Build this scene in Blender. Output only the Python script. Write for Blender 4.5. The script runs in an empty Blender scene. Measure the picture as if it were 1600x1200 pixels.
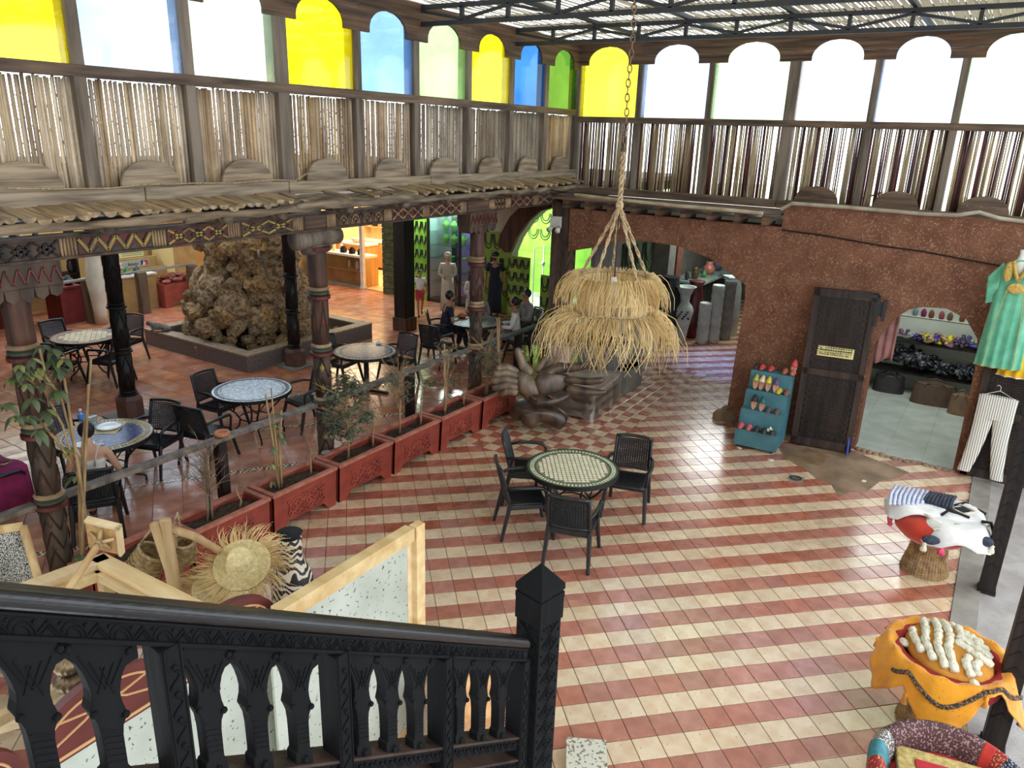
import bpy, bmesh, math, random
from mathutils import Vector, Matrix
random.seed(7)
SC = bpy.context.scene
COL = SC.collection
PI = math.pi
def rgb(r, g, b):
    def f(c):
        c /= 255.0
        return c / 12.92 if c <= .04045 else ((c + .055) / 1.055) ** 2.4
    return (f(r), f(g), f(b), 1)
# ------------------------------------------------------------ camera
CH = 4.45                                   # eye height above the courtyard floor
YAW, PIT, ROLL = [math.radians(a) for a in (32.3707, 18.2961, 1.8948)]
FPX = 1181.2                                # focal length in pixels of a 1600 wide frame
_f = Vector((math.cos(PIT) * math.cos(YAW), math.cos(PIT) * math.sin(YAW), -math.sin(PIT)))
_r = Vector((math.sin(YAW), -math.cos(YAW), 0)); _u = _r.cross(_f)
CR = math.cos(ROLL) * _r + math.sin(ROLL) * _u; CU = -math.sin(ROLL) * _r + math.cos(ROLL) * _u
cam = bpy.data.cameras.new('camera'); cam.sensor_width = 36; cam.lens = FPX / 1600 * 36; cam.clip_end = 400; cam.clip_start = .05
co = bpy.data.objects.new('camera', cam); COL.objects.link(co)
co.matrix_world = Matrix(((CR.x, CU.x, -_f.x, 0), (CR.y, CU.y, -_f.y, 0), (CR.z, CU.z, -_f.z, CH), (0, 0, 0, 1)))
SC.camera = co
# ------------------------------------------------------------ light, world, exposure
SC.view_settings.view_transform = 'Standard'; SC.view_settings.look = 'None'
SC.view_settings.gamma = 1; SC.view_settings.use_curve_mapping = False
SC.view_settings.exposure = -0.22
W = bpy.data.worlds.new('sky'); SC.world = W; W.use_nodes = True
_n = W.node_tree.nodes; _bg = _n['Background']; _bg.inputs[0].default_value = (0.86, 0.94, 1.0, 1); _bg.inputs[1].default_value = 4.4
cy = SC.cycles
cy.max_bounces = 7; cy.diffuse_bounces = 4; cy.glossy_bounces = 3; cy.transmission_bounces = 4; cy.transparent_max_bounces = 24
cy.caustics_reflective = False; cy.caustics_refractive = False
cy.use_denoising = True; cy.sample_clamp_indirect = 6
def area(name, loc, size, power, color, rot=(0, 0, 0), spread=None):
    l = bpy.data.lights.new(name, 'AREA'); l.shape = 'RECTANGLE'; l.size, l.size_y = size; l.energy = power; l.color = color
    if spread: l.spread = spread
    o = bpy.data.objects.new(name, l); COL.objects.link(o); o.location = loc; o.rotation_euler = rot
    return o
LW = (1.0, 0.80, 0.52); LC = (0.95, 1.0, 0.98)
area('shop_ceiling_lamp', (17.8, 16.4, 3.2), (2.6, 3.4), 430, LW)
area('jewellery_ceiling_lamp', (16.35, 12.1, 2.88), (.4, 1.3), 240, LC)
area('lime_wall_fill', (15.9, 13.45, 2.95), (.3, .3), 60, LC)  # unseen fill light, added to brighten the lime necklace wall
area('necklace_ceiling_lamp', (17.2, 11.7, 3.1), (1.2, 1.8), 420, LC)
area('shoe_room_ceiling_lamp', (14.2, 0.7, 2.75), (1.6, 1.6), 60, LC)
area('pottery_ceiling_lamp', (9.0, 18.6, 3.3), (4.0, 1.5), 130, LC)
area('hall_ceiling_lamp', (10.5, 12.5, 3.42), (5.0, 3.0), 60, (1, .93, .82))
area('arch_room_lamp', (17.6, 5.0, 3.1), (2.0, 1.5), 110, LC)
_s = bpy.data.lights.new('added_blue_patch_spot', 'SPOT'); _s.energy = 650; _s.color = (.1, .22, 1.0); _s.spot_size = 1.0; _s.spot_blend = .9; _s.shadow_soft_size = .08  # added spot, imitates a blue reflection on the floor beyond the arch
_o = bpy.data.objects.new('added_blue_patch_spot', _s); COL.objects.link(_o); _o.location = (15.35, 4.25, 3.1)
# ------------------------------------------------------------ pixel -> point on a real plane
def ray(x, y): return _f + (x - 800) / FPX * CR - (y - 600) / FPX * CU
EYE = Vector((0, 0, CH))
def onz(x, y, z=0.0):
    d = ray(x, y); return EYE + d * ((z - CH) / d.z)
def onx(x, y, X):
    d = ray(x, y); return EYE + d * (X / d.x)
def ony(x, y, Y):
    d = ray(x, y); return EYE + d * (Y / d.y)
# ------------------------------------------------------------ mesh builder
class MB:
    def __init__(s): s.v = []; s.f = []; s.mi = []; s.m = 0
    def add(s, vs, fs):
        o = len(s.v); s.v += [tuple(v) for v in vs]; s.f += [[i + o for i in f] for f in fs]; s.mi += [s.m] * len(fs); return s
    def box(s, c, d, rot=None, taper=1.0):
        x, y, z = d[0] / 2, d[1] / 2, d[2] / 2; t = taper
        vs = [Vector(p) for p in ((-x, -y, -z), (x, -y, -z), (x, y, -z), (-x, y, -z), (-x * t, -y * t, z), (x * t, -y * t, z), (x * t, y * t, z), (-x * t, y * t, z))]
        if rot is not None:
            if not isinstance(rot, Matrix): rot = Matrix.Rotation(rot, 3, 'Z')
            vs = [rot @ v for v in vs]
        c = Vector(c)
        return s.add([v + c for v in vs], [(0, 3, 2, 1), (4, 5, 6, 7), (0, 1, 5, 4), (1, 2, 6, 5), (2, 3, 7, 6), (3, 0, 4, 7)])
    def b2(s, lo, hi): return s.box([(a + b) / 2 for a, b in zip(lo, hi)], [abs(b - a) for a, b in zip(lo, hi)])
    def bar(s, p, q, w, h=None, up=(0, 0, 1)):
        p = Vector(p); q = Vector(q); h = h or w; d = (q - p); L = d.length
        if L < 1e-6: return s
        d /= L; up = Vector(up)
        if abs(d.dot(up)) > .97: up = Vector((0, 1, 0))
        sx = d.cross(up).normalized(); sz = sx.cross(d)
        return s.box((p + q) / 2, (w, L, h), Matrix((sx, d, sz)).transposed())
    def tube(s, pts, r, n=8, cap=True, closed=False):
        pts = [Vector(p) for p in pts]; N = len(pts); rr = r if isinstance(r, (list, tuple)) else [r] * N
        vs = []; fs = []; pu = None
        for i, p in enumerate(pts):
            if closed: t = pts[(i + 1) % N] - pts[i - 1]
            else: t = pts[min(i + 1, N - 1)] - pts[max(i - 1, 0)]
            if t.length < 1e-9: t = Vector((0, 0, 1))
            t.normalize()
            if pu is None: pu = Vector((1, 0, 0)) if abs(t.x) < .8 else Vector((0, 1, 0))
            a = pu - t * pu.dot(t)
            if a.length < 1e-6: a = t.orthogonal()
            a.normalize(); pu = a; b = t.cross(a)
            for k in range(n):
                w = 2 * PI * k / n; vs.append(p + (a * math.cos(w) + b * math.sin(w)) * rr[i])
        M = N if closed else N - 1
        for i in range(M):
            j = (i + 1) % N
            for k in range(n):
                l = (k + 1) % n; fs.append((i * n + k, i * n + l, j * n + l, j * n + k))
        if cap and not closed: fs.append(tuple(range(n))[::-1]); fs.append(tuple((N - 1) * n + k for k in range(n)))
        return s.add(vs, fs)
    def cyl(s, p, q, r, r2=None, n=12): return s.tube([p, q], [r, r if r2 is None else r2], n)
    def lathe(s, prof, c=(0, 0, 0), n=20, rot=None, jit=0):
        vs = []; fs = []; c = Vector(c)
        for r, z in prof:
            for k in range(n):
                w = 2 * PI * k / n; j = 1 + (random.uniform(-jit, jit) if jit else 0)
                v = Vector((r * j * math.cos(w), r * j * math.sin(w), z))
                if rot is not None: v = rot @ v
                vs.append(v + c)
        for i in range(len(prof) - 1):
            for k in range(n):
                l = (k + 1) % n; fs.append((i * n + k, i * n + l, (i + 1) * n + l, (i + 1) * n + k))
        if prof[0][0] > 1e-4: fs.append(tuple(range(n))[::-1])
        if prof[-1][0] > 1e-4: fs.append(tuple((len(prof) - 1) * n + k for k in range(n)))
        return s.add(vs, fs)
    def ball(s, c, r, nu=12, nv=8, rot=None):
        rx, ry, rz = r if isinstance(r, (tuple, list)) else (r, r, r); vs = []; fs = []; c = Vector(c)
        for j in range(nv + 1):
            t = PI * j / nv
            for k in range(nu):
                w = 2 * PI * k / nu; v = Vector((rx * math.sin(t) * math.cos(w), ry * math.sin(t) * math.sin(w), -rz * math.cos(t)))
                if rot is not None: v = rot @ v
                vs.append(v + c)
        for j in range(nv):
            for k in range(nu):
                l = (k + 1) % nu; fs.append((j * nu + k, j * nu + l, (j + 1) * nu + l, (j + 1) * nu + k))
        return s.add(vs, fs)
    def prism(s, poly, a, b, fn):
        """poly in 2D, extruded from a to b; fn(u, v, w) -> point"""
        n = len(poly); vs = [fn(u, v, a) for u, v in poly] + [fn(u, v, b) for u, v in poly]
        fs = [tuple(range(n))[::-1], tuple(range(n, 2 * n))] + [(i, (i + 1) % n, n + (i + 1) % n, n + i) for i in range(n)]
        return s.add(vs, fs)
    def grid(s, fn, nu, nv, closed_u=False):
        vs = [fn(i / (nu if closed_u else nu - 1), j / (nv - 1)) for j in range(nv) for i in range(nu)]; fs = []
        for j in range(nv - 1):
            for i in range(nu if closed_u else nu - 1):
                k = (i + 1) % nu; fs.append((j * nu + i, j * nu + k, (j + 1) * nu + k, (j + 1) * nu + i))
        return s.add(vs, fs)
    def xf(s, M):
        s.v = [tuple(M @ Vector(v)) for v in s.v]; return s
    def mesh(s, name, mats, smooth=False, normals=True):
        me = bpy.data.meshes.new(name); me.from_pydata(s.v, [], s.f)
        for m in (mats if isinstance(mats, (list, tuple)) else [mats]): me.materials.append(m)
        if any(s.mi): me.polygons.foreach_set('material_index', s.mi)
        if normals:
            bm = bmesh.new(); bm.from_mesh(me); bmesh.ops.recalc_face_normals(bm, faces=bm.faces); bm.to_mesh(me); bm.free()
        if smooth: me.polygons.foreach_set('use_smooth', [True] * len(me.polygons))
        me.update(); return me
    def build(s, name, mats, parent=None, smooth=False, kind=None, label=None, thick=0, sub=0, bev=0, normals=True):
        return put(name, s.mesh(name, mats, smooth, normals), parent, kind, label, thick, sub, bev)
def put(name, me, parent=None, kind=None, label=None, thick=0, sub=0, bev=0, loc=None, rot=None, scale=None):
    o = bpy.data.objects.new(name, me); COL.objects.link(o)
    if parent is not None: o.parent = parent
    if kind: o['kind'] = kind
    if label: o['label'] = label
    if loc is not None: o.location = loc
    if rot is not None: o.rotation_euler = rot if hasattr(rot, '__len__') else (0, 0, rot)
    if scale is not None: o.scale = scale if hasattr(scale, '__len__') else (scale,) * 3
    if thick: m = o.modifiers.new('thickness', 'SOLIDIFY'); m.thickness = thick; m.offset = 0
    if bev: m = o.modifiers.new('bevel', 'BEVEL'); m.width = bev; m.segments = 2; m.limit_method = 'ANGLE'
    if sub: m = o.modifiers.new('smooth', 'SUBSURF'); m.levels = m.render_levels = sub
    return o
def tag(o, label, cat, group=None, kind=None):
    o['label'] = label; o['category'] = cat
    if group: o['group'] = group
    if kind: o['kind'] = kind
    return o
def thing(name, label, cat, loc=(0, 0, 0), rz=0, group=None):
    o = bpy.data.objects.new(name, None); COL.objects.link(o); o.empty_display_size = .1
    o.location = loc; o.rotation_euler = (0, 0, rz)
    return tag(o, label, cat, group)
def struct(name, loc=(0, 0, 0)):
    o = bpy.data.objects.new(name, None); COL.objects.link(o); o['kind'] = 'structure'; o.location = loc; o.empty_display_size = .1; return o
def dup(src, loc, rz, label, group=None):
    def cp(o, par):
        c = o.copy(); COL.objects.link(c)
        if par is not None: c.parent = par
        for ch in o.children: cp(ch, c)
        return c
    kids = list(src.children); c = src.copy(); COL.objects.link(c)
    for ch in kids: cp(ch, c)
    c.location = loc; c.rotation_euler = (0, 0, rz); c['label'] = label
    if group: c['group'] = group
    return c
# ------------------------------------------------------------ materials
def mat(name, c, c2=None, scale=6, rough=.6, metal=0, bump=0, bscale=None, stretch=(1, 1, 1), island=0, objrand=0, spec=.5, detail=4, ramp=(.35, .65), objcol=False, sheen=0, coat=0, speck=None, rot=None, rvar=0):
    m = bpy.data.materials.new(name); m.use_nodes = True; nt = m.node_tree; N = nt.nodes; L = nt.links
    p = N['Principled BSDF']; p.inputs['Roughness'].default_value = rough; p.inputs['Metallic'].default_value = metal
    p.inputs['Specular IOR Level'].default_value = spec
    if sheen: p.inputs['Sheen Weight'].default_value = sheen
    if coat: p.inputs['Coat Weight'].default_value = coat; p.inputs['Coat Roughness'].default_value = .2
    tc = N.new('ShaderNodeTexCoord'); mp = N.new('ShaderNodeMapping'); mp.inputs['Scale'].default_value = stretch
    if rot: mp.inputs['Rotation'].default_value = rot
    L.new(tc.outputs['Object'], mp.inputs['Vector'])
    def noise(sc, dt=detail):
        n = N.new('ShaderNodeTexNoise'); n.inputs['Scale'].default_value = sc; n.inputs['Detail'].default_value = dt; L.new(mp.outputs[0], n.inputs['Vector']); return n
    def mix(f, a, b, typ='MIX'):
        x = N.new('ShaderNodeMix'); x.data_type = 'RGBA'; x.blend_type = typ
        for i, v in ((0, f), (6, a), (7, b)):
            if hasattr(v, 'links'): L.new(v, x.inputs[i])
            else: x.inputs[i].default_value = v
        return x.outputs[2]
    def rampn(src, a, b):
        r = N.new('ShaderNodeMapRange'); r.inputs[1].default_value = a; r.inputs[2].default_value = b; L.new(src, r.inputs[0]); return r.outputs[0]
    col = c
    nz = None
    if c2 is not None:
        nz = noise(scale); col = mix(rampn(nz.outputs[0], *ramp), c, c2)
    if objcol:
        oi = N.new('ShaderNodeObjectInfo'); col = mix(1.0, col, oi.outputs['Color'], 'MULTIPLY')
    if speck:
        n2 = noise(speck[1], 2); col = mix(rampn(n2.outputs[0], speck[2], speck[2] + .06), col, speck[0])
    for amt, kind in ((island, 'i'), (objrand, 'o')):
        if amt:
            if kind == 'i': g = N.new('ShaderNodeNewGeometry'); src = g.outputs['Random Per Island']
            else: g = N.new('ShaderNodeObjectInfo'); src = g.outputs['Random']
            h = N.new('ShaderNodeHueSaturation')
            r = N.new('ShaderNodeMapRange'); r.inputs[3].default_value = 1 - amt; r.inputs[4].default_value = 1 + amt; L.new(src, r.inputs[0]); L.new(r.outputs[0], h.inputs['Value'])
            r2 = N.new('ShaderNodeMath'); r2.operation = 'MULTIPLY_ADD'; r2.inputs[1].default_value = 7.31; r2.inputs[2].default_value = .17; L.new(src, r2.inputs[0])
            fr = N.new('ShaderNodeMath'); fr.operation = 'FRACT'; L.new(r2.outputs[0], fr.inputs[0])
            r3 = N.new('ShaderNodeMapRange'); r3.inputs[3].default_value = 1 - amt * .9; r3.inputs[4].default_value = 1 + amt * .5; L.new(fr.outputs[0], r3.inputs[0]); L.new(r3.outputs[0], h.inputs['Saturation'])
            if hasattr(col, 'links'): L.new(col, h.inputs['Color'])
            else: h.inputs['Color'].default_value = col
            col = h.outputs[0]
    if hasattr(col, 'links'): L.new(col, p.inputs['Base Color'])
    else: p.inputs['Base Color'].default_value = col
    if rvar:
        n4 = noise(scale * .7 + 1.3, 3); r = N.new('ShaderNodeMapRange'); r.inputs[1].default_value = .3; r.inputs[2].default_value = .7
        r.inputs[3].default_value = max(.03, rough - rvar); r.inputs[4].default_value = rough + rvar; L.new(n4.outputs[0], r.inputs[0]); L.new(r.outputs[0], p.inputs['Roughness'])
    if bump:
        n3 = noise(bscale or scale * 3, 5); b = N.new('ShaderNodeBump'); b.inputs['Strength'].default_value = bump; b.inputs['Distance'].default_value = .02
        L.new(n3.outputs[0], b.inputs['Height']); L.new(b.outputs[0], p.inputs['Normal'])
    return m
def emit(name, c, s):
    m = bpy.data.materials.new(name); m.use_nodes = True; p = m.node_tree.nodes['Principled BSDF']
    p.inputs['Base Color'].default_value = (0, 0, 0, 1); p.inputs['Emission Color'].default_value = c; p.inputs['Emission Strength'].default_value = s; return m
def pane(name, c, haze=.25, gloss=.06):
    """coloured plastic or glass sheet: daylight passes through it and takes its colour, a part is scattered"""
    m = bpy.data.materials.new(name); m.use_nodes = True; nt = m.node_tree; N = nt.nodes; L = nt.links
    for n in list(N):
        if n.type == 'BSDF_PRINCIPLED': N.remove(n)
    t = N.new('ShaderNodeBsdfTransparent'); t.inputs[0].default_value = tuple(x ** .5 for x in c[:3]) + (1,)      # a sheet has two faces
    d = N.new('ShaderNodeBsdfTranslucent'); d.inputs[0].default_value = c
    g = N.new('ShaderNodeBsdfGlossy'); g.inputs[1].default_value = .05
    tc = N.new('ShaderNodeTexCoord'); nz = N.new('ShaderNodeTexNoise'); nz.inputs['Scale'].default_value = 1.6; nz.inputs['Detail'].default_value = 3; L.new(tc.outputs['Object'], nz.inputs['Vector'])
    r = N.new('ShaderNodeMapRange'); r.inputs[1].default_value = .3; r.inputs[2].default_value = .7; r.inputs[3].default_value = haze * .6; r.inputs[4].default_value = min(1, haze * 1.5); L.new(nz.outputs[0], r.inputs[0])
    a = N.new('ShaderNodeMixShader'); L.new(r.outputs[0], a.inputs[0]); L.new(t.outputs[0], a.inputs[1]); L.new(d.outputs[0], a.inputs[2])
    b = N.new('ShaderNodeMixShader'); b.inputs[0].default_value = gloss; L.new(a.outputs[0], b.inputs[1]); L.new(g.outputs[0], b.inputs[2])
    L.new(b.outputs[0], N['Material Output'].inputs[0]); return m
def glass(name, tint=(.9, .97, .95, 1), gloss=.1):
    return pane(name, tint, 0.02, gloss)
M_ = {}
def wood(name, a, b, **k):
    k.setdefault('scale', 9); k.setdefault('rough', .7); k.setdefault('bump', .35); k.setdefault('bscale', 30); k.setdefault('stretch', (1, 1, .12)); k.setdefault('objrand', .12)
    return mat(name, a, b, **k)
GREYW = rgb(128, 114, 100); GREYW2 = rgb(76, 66, 56)
m_post = wood('weathered_post_wood', GREYW, GREYW2)
m_railw = wood('weathered_rail_wood', rgb(118, 96, 76), rgb(66, 50, 40), stretch=(.15, .15, 1.6))
m_scal = wood('dark_board_wood', rgb(112, 84, 62), rgb(58, 42, 32), stretch=(.12, .12, 2.2))
m_crest = wood('pale_weathered_board', rgb(166, 148, 124), rgb(108, 92, 76), stretch=(.25, .25, 3), scale=7)
m_crestd = wood('brown_weathered_board', rgb(120, 94, 70), rgb(72, 54, 42), stretch=(.25, .25, 3), scale=7)
m_cane = mat('dry_cane', rgb(196, 172, 136), rgb(150, 124, 94), scale=1.5, rough=.6, stretch=(3, 3, 1), island=.34, objrand=.34, bump=0)
m_caneb = mat('mixed_cane', rgb(186, 168, 130), rgb(136, 114, 84), scale=3, rough=.6, stretch=(3, 3, .6), island=.2, objrand=.15)
m_caned = mat('red_brown_cane', rgb(96, 46, 40), rgb(60, 28, 26), scale=4, rough=.6, stretch=(3, 3, .6), island=.25)
m_log = wood('split_log_face', rgb(176, 152, 118), rgb(118, 98, 74), stretch=(2, .25, 2), objrand=.2)
m_bark = wood('dark_bark_log', rgb(120, 102, 82), rgb(58, 46, 38), stretch=(.2, 1.5, 1.5), bump=.6)
m_pole = wood('grey_edge_pole', rgb(140, 122, 98), rgb(76, 63, 50), stretch=(.3, 2, 2), bump=.5)
m_dark = wood('dark_stained_wood', rgb(40, 32, 29), rgb(24, 19, 18), rough=.5, spec=.25)
m_black = wood('black_painted_wood', rgb(20, 20, 22), rgb(13, 13, 15), rough=.78, spec=.14, bump=.25, objrand=.05)
m_blacktop = mat('black_varnished_rail', rgb(26, 23, 25), rgb(18, 16, 18), scale=14, rough=.3, stretch=(.2, 1, 1), bump=.12, bscale=40)
m_brown = wood('old_carved_wood', rgb(92, 70, 54), rgb(52, 39, 31))
m_red_col = wood('red_brown_trunk', rgb(96, 60, 45), rgb(50, 33, 27), bump=.6)
m_maroon = mat('maroon_paint', rgb(104, 44, 40), rgb(72, 34, 30), rough=.6, bump=.2)
m_green = mat('faded_green_paint', rgb(70, 86, 66), rgb(52, 60, 48), rough=.65)
m_yellowp = mat('faded_yellow_paint', rgb(176, 150, 78), rgb(122, 104, 62), rough=.65)
m_beige = mat('beige_stone_ring', rgb(170, 142, 108), rgb(126, 102, 78), rough=.7, bump=.2)
m_clay = mat('brown_clay_plaster', rgb(128, 88, 69), rgb(104, 69, 54), scale=3.5, rough=.95, bump=.5, bscale=22, spec=.15)
m_straw = mat('straw_fleck', rgb(182, 142, 110), rgb(142, 106, 82), scale=4, rough=.85, island=.25)
m_conc = mat('grey_concrete', rgb(146, 140, 130), rgb(118, 112, 104), scale=3, rough=.75, bump=.25, bscale=40)
m_patch = mat('stained_cement', rgb(152, 126, 100), rgb(112, 90, 70), scale=2.6, rough=.7, bump=.3, bscale=14)
m_terr = mat('speckled_terrazzo', rgb(172, 166, 162), rgb(148, 142, 138), scale=4, rough=.55, speck=(rgb(112, 102, 100), 150, .57), bump=.1, bscale=90)
m_grout = mat('floor_grout', rgb(122, 90, 66), rgb(96, 70, 52), scale=5, rough=.85)
m_tr = mat('terracotta_red_tile', rgb(188, 122, 102), rgb(156, 90, 74), scale=7, rough=.3, spec=.7, coat=1, island=.12, objrand=.11, bump=.05, bscale=18, rvar=.1, ramp=(.3, .75))
m_tc = mat('cream_cement_tile', rgb(230, 208, 178), rgb(204, 170, 134), scale=7, rough=.3, spec=.7, coat=1, island=.09, objrand=.08, bump=.05, bscale=18, rvar=.1, ramp=(.3, .75), speck=(rgb(150, 112, 84), 22, .68))
m_th = mat('hall_terracotta_tile', rgb(194, 124, 92), rgb(162, 96, 70), scale=4, rough=.2, island=.12, objrand=.12, bump=.03, rvar=.08)
m_thc = mat('hall_sand_tile', rgb(196, 138, 96), rgb(164, 106, 72), scale=4, rough=.2, island=.1, objrand=.1, rvar=.08)
m_dec = mat('scroll_border_tile', rgb(110, 62, 46), rgb(222, 204, 170), scale=26, rough=.25, ramp=(.5, .56), detail=1)
m_white = mat('white_paint', rgb(226, 224, 216), rgb(206, 204, 196), scale=5, rough=.6)
m_cream = mat('cream_plaster', rgb(198, 188, 168), rgb(176, 164, 142), scale=3, rough=.85, bump=.15)
m_iron = mat('black_iron', rgb(26, 26, 28), rgb(38, 36, 36), scale=20, rough=.45, metal=.4)
m_steel = mat('dark_roof_steel', rgb(34, 38, 44), rgb(48, 48, 50), scale=6, rough=.55)
m_rattan = mat('black_woven_plastic', rgb(24, 26, 29), rgb(32, 34, 37), scale=10, rough=.36)
m_planter = mat('oxide_red_planter', rgb(154, 66, 50), rgb(124, 50, 40), scale=5, rough=.55, bump=.15, bscale=30)
m_planter2 = mat('worn_planter_rim', rgb(178, 112, 92), rgb(150, 84, 66), scale=9, rough=.7)
m_soil = mat('dry_soil', rgb(78, 60, 44), rgb(44, 34, 26), scale=18, rough=.95, bump=1, bscale=40)
m_leaf = mat('leaf_green', rgb(86, 104, 62), rgb(56, 74, 46), scale=8, rough=.45, island=.3, objrand=.3)
m_leafd = mat('dusty_leaf_green', rgb(112, 118, 92), rgb(74, 82, 60), scale=8, rough=.55, island=.3)
m_stem = mat('tan_stem', rgb(176, 146, 104), rgb(130, 104, 72), scale=10, rough=.7, stretch=(2, 2, .4))
m_stemg = mat('grey_twig', rgb(150, 128, 104), rgb(104, 88, 70), scale=10, rough=.8)
m_pine = wood('raw_pine', rgb(222, 198, 152), rgb(198, 166, 118), rough=.55, bump=.12, stretch=(1.4, .25, 1.4), scale=7, speck=(rgb(140, 92, 56), 3.2, .7))
m_euc = wood('peeled_branch', rgb(206, 176, 128), rgb(160, 126, 84), rough=.6)
m_rope = mat('hemp_rope', rgb(196, 172, 136), rgb(150, 126, 94), scale=40, rough=.9, bump=.5)
m_raffia = mat('raffia_straw', rgb(222, 196, 138), rgb(184, 152, 98), scale=6, rough=.7, island=.18)
m_wick = mat('wicker_cane', rgb(178, 142, 92), rgb(128, 96, 58), scale=14, rough=.6, island=.15, bump=.2)
# ============================================================ FLOORS
TS = .2189; TA = math.radians(-45.6)
TO = Vector((5.4805, 1.9778)); TC = Vector((math.cos(TA), math.sin(TA))); TR = Vector((math.sin(TA), -math.cos(TA)))
def clip(poly, rect):
    x0, x1, y0, y1 = rect
    for ax, lim, sg in ((0, x0, 1), (0, x1, -1), (1, y0, 1), (1, y1, -1)):
        out = []
        for i in range(len(poly)):
            a, b = poly[i - 1], poly[i]; da, db = (a[ax] - lim) * sg, (b[ax] - lim) * sg
            if (da >= 0) != (db >= 0):
                t = da / (da - db); out.append((a[0] + (b[0] - a[0]) * t, a[1] + (b[1] - a[1]) * t))
            if db >= 0: out.append(b)
        poly = out
        if len(poly) < 3: return []
    return poly
def parea(p): return abs(sum(p[i - 1][0] * p[i][1] - p[i][0] * p[i - 1][1] for i in range(len(p)))) / 2
def tile_mesh(mb, poly, ztop=0.0, g=.0034):
    c = (sum(p[0] for p in poly) / len(poly), sum(p[1] for p in poly) / len(poly)); n = len(poly)
    def ins(d, z): return [(p[0] + (c[0] - p[0]) * d / max(.02, math.hypot(c[0] - p[0], c[1] - p[1])) * 1.41, p[1] + (c[1] - p[1]) * d / max(.02, math.hypot(c[0] - p[0], c[1] - p[1])) * 1.41, z) for p in poly]
    a = ins(g, -.012 + ztop); b = ins(g, ztop - .0015); t = ins(g + .003, ztop)
    fs = [tuple(range(2 * n, 3 * n))]
    for i in range(n):
        j = (i + 1) % n; fs += [(i, j, n + j, n + i), (n + i, n + j, 2 * n + j, 2 * n + i)]
    mb.add(a + b + t, fs)
def topix(P):
    v = Vector(P) - EYE; d = v.dot(_f)
    return (-9999, -9999) if d < .1 else (800 + FPX * v.dot(CR) / d, 600 - FPX * v.dot(CU) / d)
floor = MB().b2((0.6, -.30, -.12), (22.6, 6.94, -.005)).build('floor', m_grout, kind='structure')
RS = [(1.6, 8.57, -.29, 6.75), (8.57, 14.3, -.29, 4.45), (14.3, 22.4, -.29, 6.75)]; RK = (8.57, 14.3, 4.45, 6.75)
cells = []
for i in range(-75, 80):
    for j in range(-60, 110):
        o = TO + TR * (i * TS) + TC * (j * TS); q = [o, o + TC * TS, o + TC * TS + TR * TS, o + TR * TS]
        c = sum(q, Vector((0, 0))) / 4
        if not (1.2 < c.x < 22.6 and -.6 < c.y < 7): continue
        if c.x > 12.6 and (c.y < 3.2): continue
        for r in RS:
            p = clip([tuple(v) for v in q], r)
            if p and parea(p) > .003: cells.append((p, c, (i % 2), len(p) == 4 and parea(p) > TS * TS * .985, TA))
for i in range(27):
    for j in range(12):
        x, y = RK[0] + i * .2125, RK[2] + j * .21
        p = clip([(x, y), (x + .2125, y), (x + .2125, y + .21), (x, y + .21)], RK)
        if p: cells.append((p, Vector((x + .106, y + .105)), (i + j) % 2, False, 0))
def vis(c):
    x, y = topix((c.x, c.y, 0))
    if not (-10 < x < 1610 and y < 1215): return 0
    if x < 880 and y > 900 + .105 * x: return 0
    return 1 / (c.length ** 3)
cells.sort(key=lambda t: -vis(t[1]) * t[3])
tmesh = []
for k, m in ((0, m_tc), (1, m_tr)):
    mb = MB(); h = TS / 2; tile_mesh(mb, [(-h, -h), (h, -h), (h, h), (-h, h)]); tmesh.append(mb.mesh('tile', m))
rest = MB()
for k, (p, c, par, full, a) in enumerate(cells):
    if k < 300:
        put('tile', tmesh[par], floor, loc=(c.x, c.y, random.uniform(-.001, .0005)), rot=(random.gauss(0, .003), random.gauss(0, .003), a + random.choice((0, 1, 2, 3)) * PI / 2))
    else:
        rest.m = par; tile_mesh(rest, p, random.uniform(-.0012, .0004))
rest.build('small_far_tiles', [m_tc, m_tr], floor, kind='stuff')
# hall floor: big tiles laid on the diagonal near the rail, square to the walls further back
hall = MB().b2((-1, 6.76, -.12), (19.5, 19.5, -.005)).build('floor', m_grout, kind='structure')
hc = []
D1 = Vector((math.cos(math.radians(56)), math.sin(math.radians(56)))); D2 = Vector((D1.y, -D1.x))
R1 = (0.5, 14, 6.77, 10.3); R2 = (0.5, 16.1, 10.3, 19.4)
off = -(8 * .11 + 32 * .34)
for i in range(-40, 40):
    hgt = .11 if i % 5 == 0 else .34
    for j in range(-60, 60):
        o = Vector((5.0, 8.6)) + D1 * off + D2 * (j * .34); q = [o, o + D2 * .34, o + D2 * .34 + D1 * hgt, o + D1 * hgt]
        p = clip([tuple(v) for v in q], R1)
        if p and parea(p) > .004: hc.append((p, sum(q, Vector((0, 0))) / 4, 2 if i % 5 == 0 else (1 if (i * 7 + j * 3) % 5 < 1 else 0)))
    off += hgt
for i in range(46):
    for j in range(27):
        x, y = R2[0] + i * .34, R2[2] + j * .34
        p = clip([(x, y), (x + .34, y), (x + .34, y + .34), (x, y + .34)], R2)
        if p: hc.append((p, Vector((x + .17, y + .17)), 0 if (i * 5 + j) % 7 else 1))
hc.sort(key=lambda t: (t[1] - Vector((4.5, 7))).length if vis(t[1]) else 99)
rest = MB()
for k, (p, c, m) in enumerate(hc):
    if k < 280:
        mb = MB(); tile_mesh(mb, [(a - c.x, b - c.y) for a, b in p]); mb.build('tile', [m_th, m_thc, m_dec][m], hall).location = (c.x, c.y, random.uniform(-.001, .0005))
    else: rest.m = m; tile_mesh(rest, p, random.uniform(-.001, .0003))
rest.build('far_hall_tiles', [m_th, m_thc, m_dec], hall, kind='stuff')
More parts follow.
